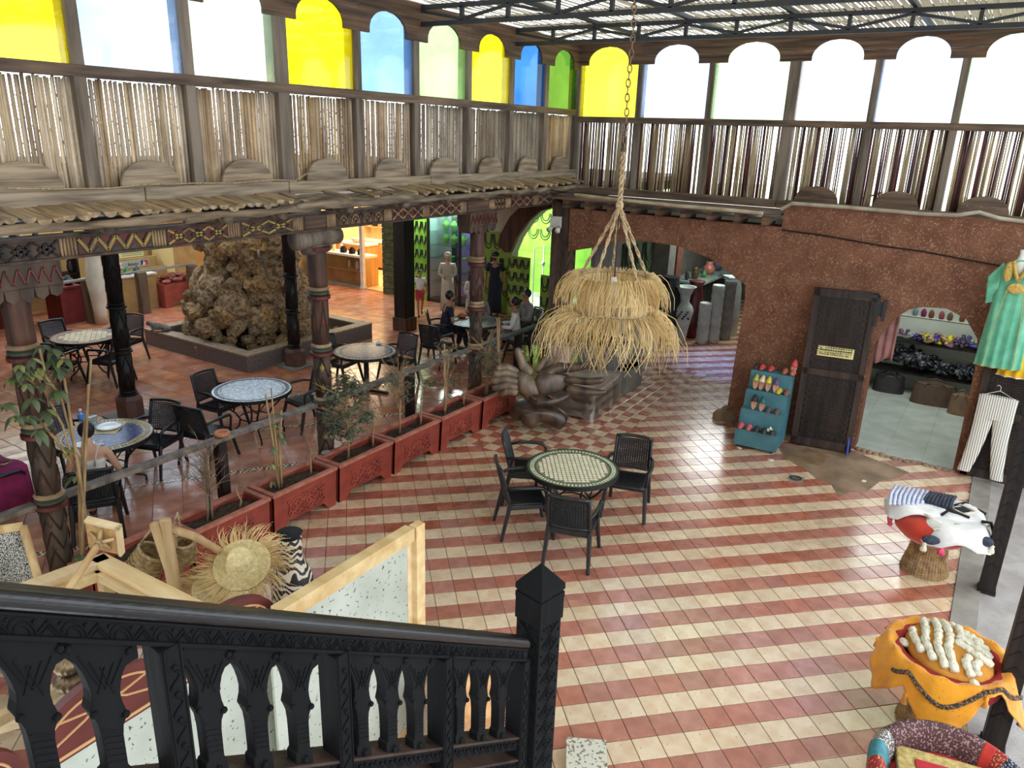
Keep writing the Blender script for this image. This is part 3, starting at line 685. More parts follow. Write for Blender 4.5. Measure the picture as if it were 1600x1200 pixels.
# dark carved columns of the second row
def dcol(x, y, lb, zt=3.5):
    t = thing('dark_column', lb, 'column', (x, y, 0)); r = .114
    MB().lathe([(r, 1.84), (r * 1.02, 2.6), (r, zt)], n=16).build('upper_shaft', m_dark, t, smooth=True)
    MB().lathe([(r, 1.14), (r, 1.74)], n=16).build('middle_shaft', m_dark, t, smooth=True)
    MB().lathe([(r, .4), (r, 1.04)], n=16).build('lower_shaft', m_dark, t, smooth=True)
    for z0, z1 in ((.45, 1.02), (1.16, 1.72), (2.0, 2.6), (2.6, zt)):
        mb = MB(); zig(mb, r, z0, z1, 5, max(2, int((z1 - z0) / .2)), .009); mb.build('twist_carving', m_dark, t)
    for z in (1.04, 1.74, .34): MB().lathe([(r, z), (r + .03, z + .02), (r + .03, z + .045), (r, z + .06), (r + .02, z + .08), (r, z + .1)], n=16).build('ring', m_dark, t)
    MB().lathe([(.2, .0), (.2, .3), (.15, .36)], n=8).build('plinth', mat('dark_red_plinth', rgb(112, 76, 64), rgb(84, 56, 48), rough=.6), t)
    MB().b2((-.3, -.3, 0.001), (.3, .3, .02)).build('plinth_slab', m_conc, t)
dcol(6.23, 11.1, 'black carved column standing beside the left mosaic table with beige top')
dcol(9.7, 11.2, 'black carved column standing before the rock fountain corner')
for x, y, w, lb in ((13.2, 11.4, .34, 'thick square black post between the shop counter and the green display'), (13.2, 14.3, .3, 'grey square post left of the lit wooden shop')):
    t = thing('square_post', lb, 'post', (x, y, 0))
    MB().box((0, 0, 1.9), (w, w, 3.2)).build('shaft', m_dark if w > .32 else mat('grey_post_paint', rgb(74, 72, 78), rgb(60, 58, 64)), t, bev=.01)
    MB().box((0, 0, .16), (w + .06, w + .06, .32)).build('base_block', m_red_col if w > .32 else m_conc, t, bev=.01)
MB().b2((.5, 10.95, 3.2), (16, 11.25, 3.5)).build('trim_4', m_dark, kind='structure')
# rail and its posts between the columns
rl = thing('wooden_rail', 'grey wooden rail on square posts between the front columns behind the planters', 'railing', (0, 6.98, 0))
for a, b in ((.8, 2.9), (3.16, 6.32), (6.58, 9.67), (9.93, 12.2)):
    MB().box(((a + b) / 2, 0, 1.08), (b - a, .12, .045)).build('rail_board', m_post if b < 9.7 else m_steel, rl, bev=.006)
for x in (1.9, 4.9, 8.2, 11.2): MB().box((x, .02, .53), (.11, .11, 1.055)).build('rail_post', m_dark, rl, bev=.006)
ash = thing('clay_ashtray', 'round terracotta ashtray on the grey rail by the mosaic table', 'ashtray', (4.93, 6.98, 1.103))
MB().lathe([(.05, 0), (.085, .015), (.092, .04), (.075, .06), (.05, .052), (.045, .03), (0, .028)], n=20).build('bowl', mat('terracotta', rgb(196, 128, 88), rgb(170, 104, 70), scale=9), ash, smooth=True)
# ============================================================ CHAIRS
def make_chair(lb, group, loc, ang):
    t = thing('woven_armchair', lb, 'chair', loc, ang - PI / 2, group)      # local +Y is the front
    S = MB()
    S.grid(lambda u, v: (-.225 + .45 * u, -.21 + .44 * v, .44 - .012 * math.sin(PI * u) - (.02 * (v - .9) / .1 if v > .9 else 0)), 9, 9)
    seat = S.build('seat', m_rattan, t, smooth=True, thick=.022)
    S = MB()
    for k in range(14): S.b2((-.2 + k * .0295, -.17, .441), (-.185 + k * .0295, .2, .449))
    S.build('seat_ribs', m_rattan, seat)
    S = MB(); S.b2((-.235, .2, .38), (.235, .225, .435)); S.b2((-.235, -.22, .38), (.235, -.2, .435)); S.b2((-.24, -.21, .38), (-.22, .22, .435)); S.b2((.22, -.21, .38), (.24, .22, .435))
    S.build('seat_frame', m_rattan, t, bev=.006)
    def bk(u, z):                                                            # curved and leaning backrest surface
        q = (z - .46) / .42; return (u * (.235 - .012 * q), -.215 - .1 * q + .035 * (u * u - 1) * -1 * -.8, z)
    L = MB()
    for k in range(15):
        u = -.86 + 1.72 * k / 14; L.tube([bk(u, .5 + .34 * i / 4) for i in range(5)], .0098, 4, cap=False)
    for k in range(15):
        z = .5 + .34 * k / 14; L.tube([bk(-.88 + 1.76 * i / 4, z) for i in range(5)], .0098, 4, cap=False)
    F = MB()
    for s in (-1, 1): F.tube([bk(s * .97, .42 + .46 * i / 5) for i in range(6)], [.02, .02, .019, .018, .018, .017], 6)
    F.tube([bk(-1 + 2 * i / 8, .868 + .012 * math.sin(PI * i / 8)) for i in range(9)], .021, 6); F.tube([bk(-1 + 2 * i / 6, .485) for i in range(7)], .016, 6)
    bfr = F.build('back_frame', m_rattan, t, smooth=True); L.build('woven_back', m_rattan, bfr)
    for s in (-1, 1):
        MB().tube([(s * .235, .19, .44), (s * .268, .3, 0)][::1], [.028, .021], 6).build('leg', m_rattan, t)
        MB().tube([(s * .225, -.21, .46), (s * .25, -.31, 0)], [.028, .021], 6).build('leg', m_rattan, t)
        A = MB(); A.tube([bk(s, .64), (s * .265, -.14, .665), (s * .28, .05, .665), (s * .278, .15, .655), (s * .262, .2, .61), (s * .25, .2, .5), (s * .24, .19, .42)], [.016, .02, .024, .024, .02, .017, .016], 6)
        A.build('armrest', m_rattan, t, smooth=True)
    return t
R_ = math.radians
CHG = 'woven black armchairs'
ch0 = make_chair('black woven armchair in the courtyard, its back to the viewer, before the cream tiled table', CHG, (6.64, 3.36, 0), R_(17))
P2 = onz(170, 560, .44)
for x, y, a, lb in [
    (8.02, 3.33, 196, 'black woven armchair right of the cream and green tiled table'),
    (7.56, 4.50, -62, 'black woven armchair behind the cream tiled table, nearest the wooden hand sculpture'),
    (6.85, 4.12, -46, 'black woven armchair left of the cream tiled table, side on with its seat showing'),
    (5.30, 8.98, 201, 'black woven armchair at the table with the white plate, facing left behind the bare twigs'),
    (4.56, 9.66, -86, 'black woven armchair behind the plate table, mostly hidden by the leafy column'),
    (3.97, 8.02, 58, 'black woven armchair in which the bare shouldered woman sits'),
    (3.42, 9.10, 4, 'black woven armchair at the left picture edge with magenta cloth over it'),
    (6.72, 9.48, -82, 'black woven armchair behind the pale mosaic table, left of the fountain corner'),
    (5.92, 8.72, 14, 'black woven armchair seen side on left of the pale mosaic table, by the clay ashtray'),
    (7.62, 8.60, 172, 'black woven armchair right of the pale mosaic table, beside the carved column'),
    (9.42, 9.66, -82, 'black woven armchair behind the grey mosaic table, against the fountain wall'),
    (10.12, 8.92, 180, 'black woven armchair right of the grey mosaic table'),
    (11.45, 9.05, 5, 'empty black woven armchair left of the table where the man in navy sits'),
    (12.25, 9.55, -50, 'black woven armchair holding the bearded man in navy'),
    (12.8, 8.0, 120, 'black woven armchair holding the man in the white shirt, left of the seated pair'),
    (13.6, 8.3, 150, 'black woven armchair holding the person in grey, nearest the corner pillar'),
    (6.93, 14.3, -88, 'black woven armchair behind the beige topped table at the far left'),
    (6.30, 13.3, 28, 'black woven armchair left of the beige topped table, back towards the leafy column'),
    (7.85, 13.85, 200, 'black woven armchair between the beige topped table and the fountain basin'),
    (P2.x, P2.y, 110, 'black woven armchair in front of the beige topped table, half behind the black column')]:
    dup(ch0, (x, y, 0), R_(a) - PI / 2, lb, CHG)
# ============================================================ MOSAIC TABLES
m_tg = mat('green_glazed_tile', rgb(58, 112, 84), rgb(36, 86, 64), scale=30, rough=.3, island=.2)
m_tcr = mat('cream_glazed_tile', rgb(234, 228, 202), rgb(218, 210, 180), scale=14, rough=.28, island=.07)
m_tbl = mat('blue_grey_tile', rgb(128, 138, 150), rgb(92, 104, 122), scale=16, rough=.18, island=.25)
m_tpl = mat('pale_mosaic_tile', rgb(236, 238, 238), rgb(204, 208, 212), scale=16, rough=.12, island=.25)
m_tdk = mat('dark_mosaic_tile', rgb(54, 52, 58), rgb(36, 36, 42), scale=16, rough=.2, island=.3)
m_toc = mat('ochre_mosaic_tile', rgb(190, 160, 96), rgb(150, 118, 66), scale=16, rough=.25, island=.2)
m_tnv = mat('navy_mosaic_tile', rgb(66, 76, 120), rgb(48, 54, 92), scale=16, rough=.2, island=.3)
m_tgr = mat('mosaic_grout', rgb(150, 136, 112), rgb(120, 108, 90), scale=12, rough=.6)
def table(x, y, rad, lb, field, dots, rim, size=.036, rot=.4, base='curl', ringc=None):
    t = thing('mosaic_table', lb, 'table', (x, y, 0), rot, 'round mosaic tables')
    tt = MB().lathe([(rad - .01, .70), (rad, .705), (rad, .733), (rad - .006, .736), (0, .736)], n=48).build('table_top', m_tgr, t)
    MB().lathe([(rad, .69), (rad + .012, .69), (rad + .012, .74), (rad, .74), (rad, .69)], n=48).build('iron_rim', m_iron, t, smooth=False)
    rf = rad * .8; mb = MB(); g = size * .06; n = int(rf / size) + 2
    for i in range(-n, n):
        for j in range(-n, n):
            cx, cy = (i + .5) * size, (j + .5) * size
            if math.hypot(cx, cy) > rf - size * .5: continue
            h = size / 2 - g; c = size * .2 if dots is not None else 0
            pl = [(cx - h, cy - h + c), (cx - h + c, cy - h), (cx + h - c, cy - h), (cx + h, cy - h + c), (cx + h, cy + h - c), (cx + h - c, cy + h), (cx - h + c, cy + h), (cx - h, cy + h - c)] if c else [(cx - h, cy - h), (cx + h, cy - h), (cx + h, cy + h), (cx - h, cy + h)]
            mb.m = 0; z = .7395 + random.uniform(-.0004, .0004); mb.add([(a, b, z) for a, b in pl] + [(a, b, .736) for a, b in pl], [tuple(range(len(pl)))] + [(k, (k + 1) % len(pl), len(pl) + (k + 1) % len(pl), len(pl) + k) for k in range(len(pl))])
            if c:
                d = c * .85; px_, py_ = cx + size / 2, cy + size / 2
                if math.hypot(px_, py_) < rf - size * .5: mb.m = 1; mb.add([(px_ - d, py_, z), (px_, py_ - d, z), (px_ + d, py_, z), (px_, py_ + d, z)], [(0, 1, 2, 3)])
    mb.build('mosaic_field', [field, dots or field], tt, kind='stuff')
    mb = MB()
    def ring(r0, r1, n, m, gap=.12):
        mb.m = m
        for k in range(n):
            a0 = 2 * PI * (k + gap / 2) / n; a1 = 2 * PI * (k + 1 - gap / 2) / n
            mb.add([(r * math.cos(a), r * math.sin(a), z) for z in (.7395, .736) for r, a in ((r0, a0), (r1, a0), (r1, a1), (r0, a1))], [(0, 1, 2, 3), (0, 4, 5, 1), (1, 5, 6, 2), (2, 6, 7, 3), (3, 7, 4, 0)])
    ring(rad * .955, rad * .995, 60, 0); ring(rad * .81, rad * .845, 52, 0, .1); ring(rad * .86, rad * .94, 72, 1, .45); ring(rad * .895, rad * .905, 140, 2, .3)
    mb.build('mosaic_border', [rim, ringc or field, m_tdk], tt, kind='stuff')
    if base == 'curl':
        for k in range(4):
            a = PI / 4 + k * PI / 2; c, s = math.cos(a), math.sin(a); R = rad
            pts = [(.86, .69), (.84, .62), (.66, .5), (.46, .40), (.36, .3), (.40, .2), (.55, .12), (.72, .085), (.76, .06), (.76, 0)]
            MB().tube([(c * R * p, s * R * p, z) for p, z in pts], .014, 6).build('curved_leg', m_iron, t, smooth=True)
        MB().tube([(rad * .38 * math.cos(k * PI / 10), rad * .38 * math.sin(k * PI / 10), .31) for k in range(20)], .01, 6, closed=True).build('stretcher_ring', m_iron, t, smooth=True)
        mb = MB()
        for k in range(4):
            a0 = PI / 4 + k * PI / 2
            mb.tube([(rad * (.5 + .0 * i) * math.cos(a0 + (PI / 2) * i / 8), rad * .5 * math.sin(a0 + (PI / 2) * i / 8), .44 + .17 * math.sin(PI * i / 8)) for i in range(9)], .01, 5)
        mb.build('arched_brace', m_iron, t, smooth=True)
    else:
        MB().cyl((0, 0, .03), (0, 0, .7), .045, n=12).build('centre_post', m_iron, t)
        for k in range(4):
            a = k * PI / 2; MB().bar((0, 0, .03), (.42 * math.cos(a), .42 * math.sin(a), .02), .06, .035).build('foot', m_iron, t)
            MB().bar((0, 0, .6), (.4 * math.cos(a), .4 * math.sin(a), .69), .04, .03).build('bracket', m_iron, t)
    return t
table(7.30, 3.74, .535, 'round cream tiled table with a green border in the middle of the courtyard', m_tcr, m_tdk, m_tg, .05, .62)
table(6.87, 8.91, .56, 'round table with shiny pale blue mosaic top behind the red planters', m_tpl, None, m_tpl, .022, .3, ringc=m_tbl)
table(9.43, 9.05, .55, 'round grey mosaic table with dark rings beside the fountain corner', m_tbl, None, m_tdk, .028, .2, 'post', ringc=m_tpl)
table(12.51, 8.86, .55, 'round dark mosaic table with people around it near the corner pillar', m_tdk, None, m_tdk, .03, .2, ringc=m_tbl)
table(4.62, 8.92, .56, 'round ochre and navy mosaic table set with white plates', m_tnv, None, m_toc, .03, .5, ringc=m_toc)
table(6.99, 13.6, .55, 'round table with beige tiles and a red border at the far left', mat('beige_tile', rgb(214, 198, 164), rgb(190, 172, 136), scale=10, rough=.3, island=.1), None, mat('red_border_tile', rgb(150, 82, 66), rgb(120, 62, 50), scale=10, rough=.4), .085, 1.0)
# table ware
m_china = mat('white_china', rgb(232, 232, 228), rgb(222, 222, 218), scale=4, rough=.15)
def plate(x, y, z, r, lb):
    o = MB().lathe([(r * .45, 0), (r * .55, .004), (r * .72, .012), (r, .022), (r, .026), (r * .7, .017), (r * .5, .009), (0, .008)], n=28).build('plate', m_china, smooth=True); o.location = (x, y, z); return tag(o, lb, 'plate', 'white plates on the mosaic table')
a = onz(170, 668, .745); bp_ = onz(133, 696, .745)
pm = MB().prism([(-.21, -.15), (.21, -.15), (.21, .15), (-.21, .15)], 0, .003, lambda u, v, w: (u, v, w)).build('place_mat', mat('paper_mat', rgb(206, 184, 140), rgb(190, 166, 120))); pm.location = (a.x, a.y, .7405); pm.rotation_euler = (0, 0, .7); tag(pm, 'tan paper place mat under the larger white plate', 'place mat')
plate(a.x, a.y, .744, .15, 'white plate on the tan mat at the right of the mosaic table')
plate(bp_.x, bp_.y, .741, .11, 'smaller white plate in front of the bare shouldered woman')
bt = onz(130, 672, .741)
b_ = thing('water_bottle', 'clear plastic water bottle with blue label on the ochre mosaic table', 'bottle', (bt.x, bt.y, .741))
MB().lathe([(.036, 0), (.038, .03), (.036, .1), (.038, .16), (.036, .2), (.016, .245), (.014, .262)], n=16).build('body', pane('bottle_plastic', (.75, .88, .98, 1), .12, .12), b_, smooth=True)
MB().lathe([(.0395, .16), (.0395, .215)], n=16).build('label_band', mat('blue_label', rgb(54, 128, 206)), b_); MB().lathe([(.016, .26), (.016, .285), (0, .285)], n=12).build('cap', m_white, b_)
for k, (px_, py_) in enumerate([(143, 663), (149, 661)]):
    P = onz(px_, py_, .741); g = MB().lathe([(.026, 0), (.033, .1)], n=14).build('drinking_glass', glass('clear_glass'), thick=.002); g.location = P; tag(g, ['drinking glass nearest the water bottle on the ochre table', 'drinking glass behind the plate, right of its twin by the bottle'][k], 'glass')
P = onz(152, 695, .741); cu = thing('cutlery_packet', 'knife and fork in a paper napkin beside the smaller plate', 'cutlery', P, .9)
MB().box((0, 0, .003), (.05, .16, .005)).build('napkin', m_white, cu); MB().bar((-.01, -.08, .008), (-.01, .1, .008), .01, .004).build('knife', mat('steel', rgb(180, 180, 184), rough=.25, metal=1), cu)
P = onz(592, 537, .741); o = MB().lathe([(.03, 0), (.05, .01), (.055, .03), (.04, .03), (.03, .012), (0, .012)], n=18).build('ashtray', m_china, smooth=True); o.location = P; tag(o, 'small pale ashtray on the grey mosaic table', 'ashtray')
m_terra = mat('clay_pot', rgb(176, 100, 66), rgb(150, 82, 54), scale=9)
for k, (px_, py_) in enumerate([(722, 496), (733, 490)]):
    P = onz(px_, py_, .741); o = MB().lathe([(.06, 0), (.09, .03), (.092, .06), (.07, .085), (.06, .08), (0, .02)], n=18).build('clay_bowl', m_terra, smooth=True); o.location = P; tag(o, ['clay bowl on the dark table before the bearded man, front one', 'clay bowl on the dark table, nearer the carved column'][k], 'bowl')
# ============================================================ PLANTERS
def make_planter(x0, lb):
    t = thing('red_planter', lb, 'planter', (x0, 6.3, 0), 0, 'red planters along the rail'); L = .955; W_ = .42; H = .52
    def side(u0, u1, fn):
        b = MB(); a, c = u0, u1
        b.prism([(a, 0), (a + .12, 0), (a + .2, .1), (c - .2, .1), (c - .12, 0), (c, 0), (c, H - .035), (a, H - .035)], 0, .03, fn); return b
    fp = side(0, L, lambda u, v, w: (u, w + .03 * (1 - v / H), v)).build('front_panel', m_planter, t)
    side(0, L, lambda u, v, w: (u, W_ - w - .03 * (1 - v / H), v)).build('back_panel', m_planter, t)
    for sx in (0, L - .03): MB().prism([(.03, 0), (W_ - .03, 0), (W_, H - .035), (0, H - .035)], 0, .03, lambda u, v, w: (sx + w, u, v)).build('end_panel', m_planter, t)
    r = MB(); r.b2((-.015, -.015, H - .04), (L + .015, .045, H)); r.b2((-.015, W_ - .045, H - .04), (L + .015, W_ + .015, H)); r.b2((-.015, .045, H - .04), (.045, W_ - .045, H)); r.b2((L - .045, .045, H - .04), (L + .015, W_ - .045, H))
    r.build('rim', m_planter2, t, bev=.005)
    s = MB(); s.grid(lambda u, v: (.03 + u * (L - .06), .03 + v * (W_ - .06), .43 + .02 * math.sin(u * 9 + v * 4 + x0) + random.uniform(-.006, .006)), 24, 12); s.build('soil', m_soil, t, smooth=True)
    # raised scroll ornament
    o = MB()
    for s_ in (-1, 1):
        for k in range(3):
            cx, cz = L / 2 + s_ * (.05 + .085 * k), .27 + (.03 if k % 2 else -.02)
            o.tube([(cx + s_ * (.012 + .05 * (1 - i / 14)) * math.cos(i * .62 + k), .028 * (1 - cz / H) - .004, cz + (.012 + .055 * (1 - i / 14)) * math.sin(i * .62 + k)) for i in range(15)], .013, 5)
        o.tube([(L / 2 + s_ * (.02 + .27 * i / 10), .004, .36 - .02 * i / 10 + .02 * math.sin(i * 1.5)) for i in range(11)], .013, 5)
        o.tube([(L / 2 + s_ * (.02 + .24 * i / 10), .012, .17 + .015 * i / 10 - .02 * math.sin(i * 1.5)) for i in range(11)], .013, 5)
        o.tube([(L / 2 + s_ * (.28 - .03 * math.sin(PI * i / 8)), .008, .19 + .16 * i / 8) for i in range(9)], .013, 5)
    for s_ in (-1, 1): o.tube([(L / 2 + s_ * .05 * math.sin(PI * i / 8), .008, .19 + .17 * i / 8) for i in range(9)], .012, 5)
    o.build('scroll_ornament', m_planter, fp, smooth=True)
    return t
ORD = ['with the dead seedling by the pine stand', 'holding the bare twiggy bush and half hidden by the straw hat', 'with tall canes tied together, third from the left', 'holding the bushy small-leaved tree', 'holding the half bare sapling before the rail post', 'holding the bamboo supported stem', 'at the far end, touching the wooden hand sculpture']
for k in range(7): make_planter(2.99 + 1.02 * k + (.03 if k == 6 else 0), 'oxide red planter box ' + ORD[k])
# ============================================================ PLANTS
def leaf_mesh(name, L, w, fold=.25, droop=.3):
    mb = MB(); n = 4; vs = []; fs = []
    for i in range(n + 1):
        t = i / n; ww = w * math.sin(PI * min(1, t * .95 + .04)) ** .8 * .5; z = -droop * L * t * t
        vs += [(-ww, L * t, z + ww * fold), (0, L * t, z), (ww, L * t, z + ww * fold)]
    for i in range(n): a = i * 3; fs += [(a, a + 1, a + 4, a + 3), (a + 1, a + 2, a + 5, a + 4)]
    mb.add(vs, fs); return mb
LM = [leaf_mesh('leaf', .115, .05).mesh('leaf', m_leaf, True, False), leaf_mesh('leaf', .14, .06, .2, .45).mesh('leaf', m_leaf, True, False), leaf_mesh('leaf', .095, .045, .3, .2).mesh('leaf', mat('variegated_leaf', rgb(150, 150, 86), rgb(84, 100, 58), scale=14, rough=.45, objrand=.25), True, False)]
def whorl(par, P, n, tilt, sc=1.0):
    a0 = random.uniform(0, 6)
    for k in range(n):
        a = a0 + 2 * PI * k / n + random.uniform(-.2, .2)
        put('leaf', random.choice(LM), par, loc=P, rot=(tilt + random.uniform(-.25, .2), random.uniform(-.2, .2), a), scale=sc * random.uniform(.8, 1.15))
def blob(mb, P, n, spread, L, w, droop=.6):
    for _ in range(n):
        p = Vector(P) + Vector((random.gauss(0, spread), random.gauss(0, spread), random.gauss(0, spread)))
        a = random.uniform(0, 2 * PI); e = random.uniform(-1.2, .5) * droop; d = Vector((math.cos(a) * math.cos(e), math.sin(a) * math.cos(e), math.sin(e))); s = d.cross(Vector((0, 0, 1))).normalized() * w / 2; l = L * random.uniform(.7, 1.2); up = Vector((0, 0, w * .12))
        mb.add([p, p + d * l * .5 + s + up, p + d * l, p + d * l * .5 - s + up], [(0, 1, 2, 3)])
# schefflera wreathing the first column
sc = thing('climbing_schefflera', 'tall schefflera with hand shaped leaves climbing the left carved column', 'plant', (3.2, 6.6, .43))
def wp(px_, py_, Y=6.62): v = ony(px_, py_, Y); return (v.x - 3.2, v.y - 6.6, v.z - .43)
for pts in ([(140, 880), (122, 745), (98, 665), (66, 605), (55, 580)], [(128, 860), (122, 720), (95, 620), (72, 590), (62, 545)], [(132, 862), (128, 700), (140, 600), (142, 560)], [(122, 740), (90, 690), (64, 660)], [(66, 610), (40, 590), (25, 585)]):
    P = [wp(*p) for p in pts]
    if pts[0][1] > 800: P[0] = (P[0][0], .1, 0)
    MB().tube(P, .011, 6).build('stem', m_stem, sc, smooth=True)
for i, (px_, py_) in enumerate([(30, 570), (50, 560), (66, 540), (60, 575), (82, 560), (40, 600), (95, 575), (70, 598), (52, 622), (45, 650), (60, 672), (18, 590), (90, 610), (85, 545), (12, 630), (22, 650), (105, 700), (118, 745), (122, 868), (100, 560), (75, 640), (34, 575), (48, 585)]):
    whorl(sc, wp(px_, py_, 6.62 + random.uniform(-.1, .06)), 6 if i % 3 else 7, -.35, 1.0 if py_ < 800 else .8)
cp = thing('cane_support', 'pair of long bamboo canes propped in the soil beside the leafy column', 'cane', (0, 0, 0))
for a, b in (((143, 860), (100, 590)), ((120, 870), (138, 600))):
    pa = ony(*a, 6.55); pb = ony(*b, 6.6); pa.z = .42
    MB().tube([pa, (pa + pb) / 2, pb], [.016, .015, .012], 7).build('bamboo_pole', m_stem, cp, smooth=True)
def stemplant(name, lb, x, trunk, H, leaves, lmat, twig=0, y=6.5, canes=0, top=.0, spread=.14, n=400, L=.06, w=.022, rz=0, crown=.45):
    t = thing(name, lb, 'plant', (x, y, .43), rz)
    for k in range(trunk):
        d = random.uniform(-.04, .04); MB().tube([(d, k * .02, 0), (d * .6 + .01, k * .015, H * .3), (d * 1.5, 0, H * .65), (d * 2 + .02, .01, H)], [.014, .012, .01, .006], 6).build('stem', m_stem if name != 'dead_bush' else m_stemg, t, smooth=True)
    ends = []
    if twig:
        mb = MB()
        for k in range(twig):
            a = random.uniform(0, 2 * PI); z0 = H * random.uniform(.35, .95); o = Vector((random.gauss(0, .01), random.gauss(0, .01), z0)); r = random.uniform(.1, 1) * spread * 2; h = random.uniform(.12, .4)
            p1 = o + Vector((math.cos(a) * r * .35, math.sin(a) * r * .35, h * .5)); p2 = o + Vector((math.cos(a) * r, math.sin(a) * r, h)); mb.tube([o, p1, p2], [.005, .0035, .0015], 4); ends.append(p2)
            for q in range(3):
                b = a + random.uniform(-1, 1); f = p1.lerp(p2, random.uniform(.1, .9)); mb.tube([f, f + Vector((math.cos(b) * .06, math.sin(b) * .06, random.uniform(.03, .12)))], [.0025, .001], 3)
        mb.build('twigs', m_stemg if not leaves else m_stem, t)
    if leaves:
        mb = MB()
        for k in range(leaves):
            a = random.uniform(0, 2 * PI); u = random.uniform(0, 1); P = Vector((math.cos(a) * spread * 1.5 * math.sin(PI * (.15 + .8 * u)) * random.uniform(.3, 1), math.sin(a) * spread * 1.5 * math.sin(PI * (.15 + .8 * u)) * random.uniform(.3, 1), H * (1 - crown) + H * crown * 1.25 * u)); blob(mb, P, n // leaves, .035, L, w)
        mb.build('foliage', lmat, t, kind='stuff', normals=False)
    return t
stemplant('dead_bush', 'bare twiggy bush with fanned branches in front of the grey rail', 4.36, 3, .75, 0, None, 46, y=6.5, spread=.2)
stemplant('seedling', 'thin leafless seedling right of the bare bush', 4.76, 1, .3, 0, None, 6, spread=.05)
t = stemplant('caned_sapling', 'sapling with sparse leaves tied to tall canes, before the pale mosaic table', 5.3, 2, .8, 0, None, 0)
for dx, h in ((.0, 1.25), (.03, .95), (-.02, 1.2)): MB().tube([(dx, .02, 0), (dx * 2, .03, h * .5), (dx * 4 - .02, .02, h)], [.014, .012, .009], 6).build('bamboo_pole', m_stem, t, smooth=True)
for P, n in (((-.06, 0, .55), 6), ((.04, 0, .7), 6), ((-.02, 0, .82), 6), ((-.08, .02, .35), 5), ((.07, 0, .62), 5), ((.0, 0, .95), 4), ((-.12, 0, .15), 4)): whorl(t, P, n, -.5, .75)
stemplant('seedling', 'thin dry seedling at the right of the third planter', 5.75, 1, .35, 0, None, 7, spread=.06)
stemplant('leafy_tree', 'bushy young tree with small dusty green leaves before the carved column', 6.38, 1, .95, 60, m_leafd, 26, y=6.47, spread=.26, n=1100, L=.085, w=.036, crown=.62)
stemplant('seedling', 'bare stick seedling right of the bushy tree', 6.83, 1, .45, 0, None, 3, spread=.03)
stemplant('half_bare_sapling', 'half bare sapling with drooping grey leaves left of the rail post', 7.38, 2, .9, 16, m_leafd, 34, y=6.5, spread=.2, n=130, L=.09, w=.034, crown=.4)
stemplant('seedling', 'short cut stick in the fifth planter before the rail post', 7.83, 1, .36, 0, None, 2, spread=.02)
t = stemplant('caned_sapling', 'green leaved sapling tied to a thick bamboo, right of the rail post', 8.42, 2, .95, 14, m_leaf, 12, y=6.5, spread=.2, n=110, L=.1, w=.045, crown=.7)
MB().tube([(0, .01, 0), (.01, .01, .5), (-.02, .01, 1.1)], [.02, .018, .014], 7).build('bamboo_pole', m_stem, t, smooth=True)
stemplant('seedling', 'thin twig seedling nearest the far end planter', 8.85, 1, .3, 0, None, 6, spread=.05)
stemplant('olive_sapling', 'dusty olive sapling in front of the far carved column', 9.5, 3, .8, 24, m_leafd, 30, y=6.5, spread=.17, n=340, L=.075, w=.024, crown=.5)
t = thing('cane_support', 'two long canes leaning together left of the wooden hand sculpture', 'cane', (9.95, 6.5, .43)); 
for dx in (0, .06): MB().tube([(dx, 0, 0), (dx * .5 - .08, .05, .6), (-.05 + dx, .1, 1.2)], [.017, .015, .011], 7).build('bamboo_pole', m_stem, t, smooth=True)
for x, lb in ((6.08, 'flat pale stone on the planter rim below the bushy tree'),):
    o = MB().ball((0, 0, 0), (.07, .05, .02), 10, 6).build('stone', m_conc, smooth=True); o.location = (x + .12, 6.7, .54); tag(o, lb, 'stone')
# ============================================================ PEOPLE
def skin(name, V, E, Rr, m, parent, root=0, sub=2, loc=None):
    me = bpy.data.meshes.new(name); me.from_pydata([tuple(v) for v in V], E, []); me.materials.append(m)
    o = put(name, me, parent); md = o.modifiers.new('skin', 'SKIN'); md.use_smooth_shade = True
    sv = me.skin_vertices[0].data
    for i, r in enumerate(Rr): sv[i].radius = r if isinstance(r, tuple) else (r, r); sv[i].use_root = (i == root)
    s = o.modifiers.new('smooth', 'SUBSURF'); s.levels = s.render_levels = sub
    return o
m_skin = mat('tan_skin', rgb(170, 118, 90), rgb(150, 100, 76), scale=5, rough=.55); m_skinp = mat('light_skin', rgb(206, 160, 134), rgb(188, 142, 116), scale=5, rough=.55)
m_hair = mat('dark_hair', rgb(30, 22, 20), rgb(20, 15, 14), scale=30, rough=.5, stretch=(1, 1, .2))
m_wsh = mat('white_shirt', rgb(220, 216, 210), rgb(200, 196, 190), scale=6, rough=.9, bump=.2); m_gsh = mat('grey_shirt', rgb(140, 136, 130), rgb(118, 114, 110), scale=6, rough=.9)
m_navy = mat('navy_cloth', rgb(30, 34, 50), rgb(22, 25, 38), scale=6, rough=.9); m_blk = mat('black_cloth', rgb(24, 24, 26), rgb(18, 18, 20), rough=.9, scale=6)
m_redc = mat('red_shorts_cloth', rgb(196, 70, 76), rgb(170, 58, 64), scale=6, rough=.9); m_mag = mat('magenta_cloth', rgb(140, 30, 84), rgb(110, 22, 66), scale=6, rough=.9, bump=.15)
m_shoe = mat('brown_shoe', rgb(60, 46, 40), rgb(44, 34, 30), scale=9)
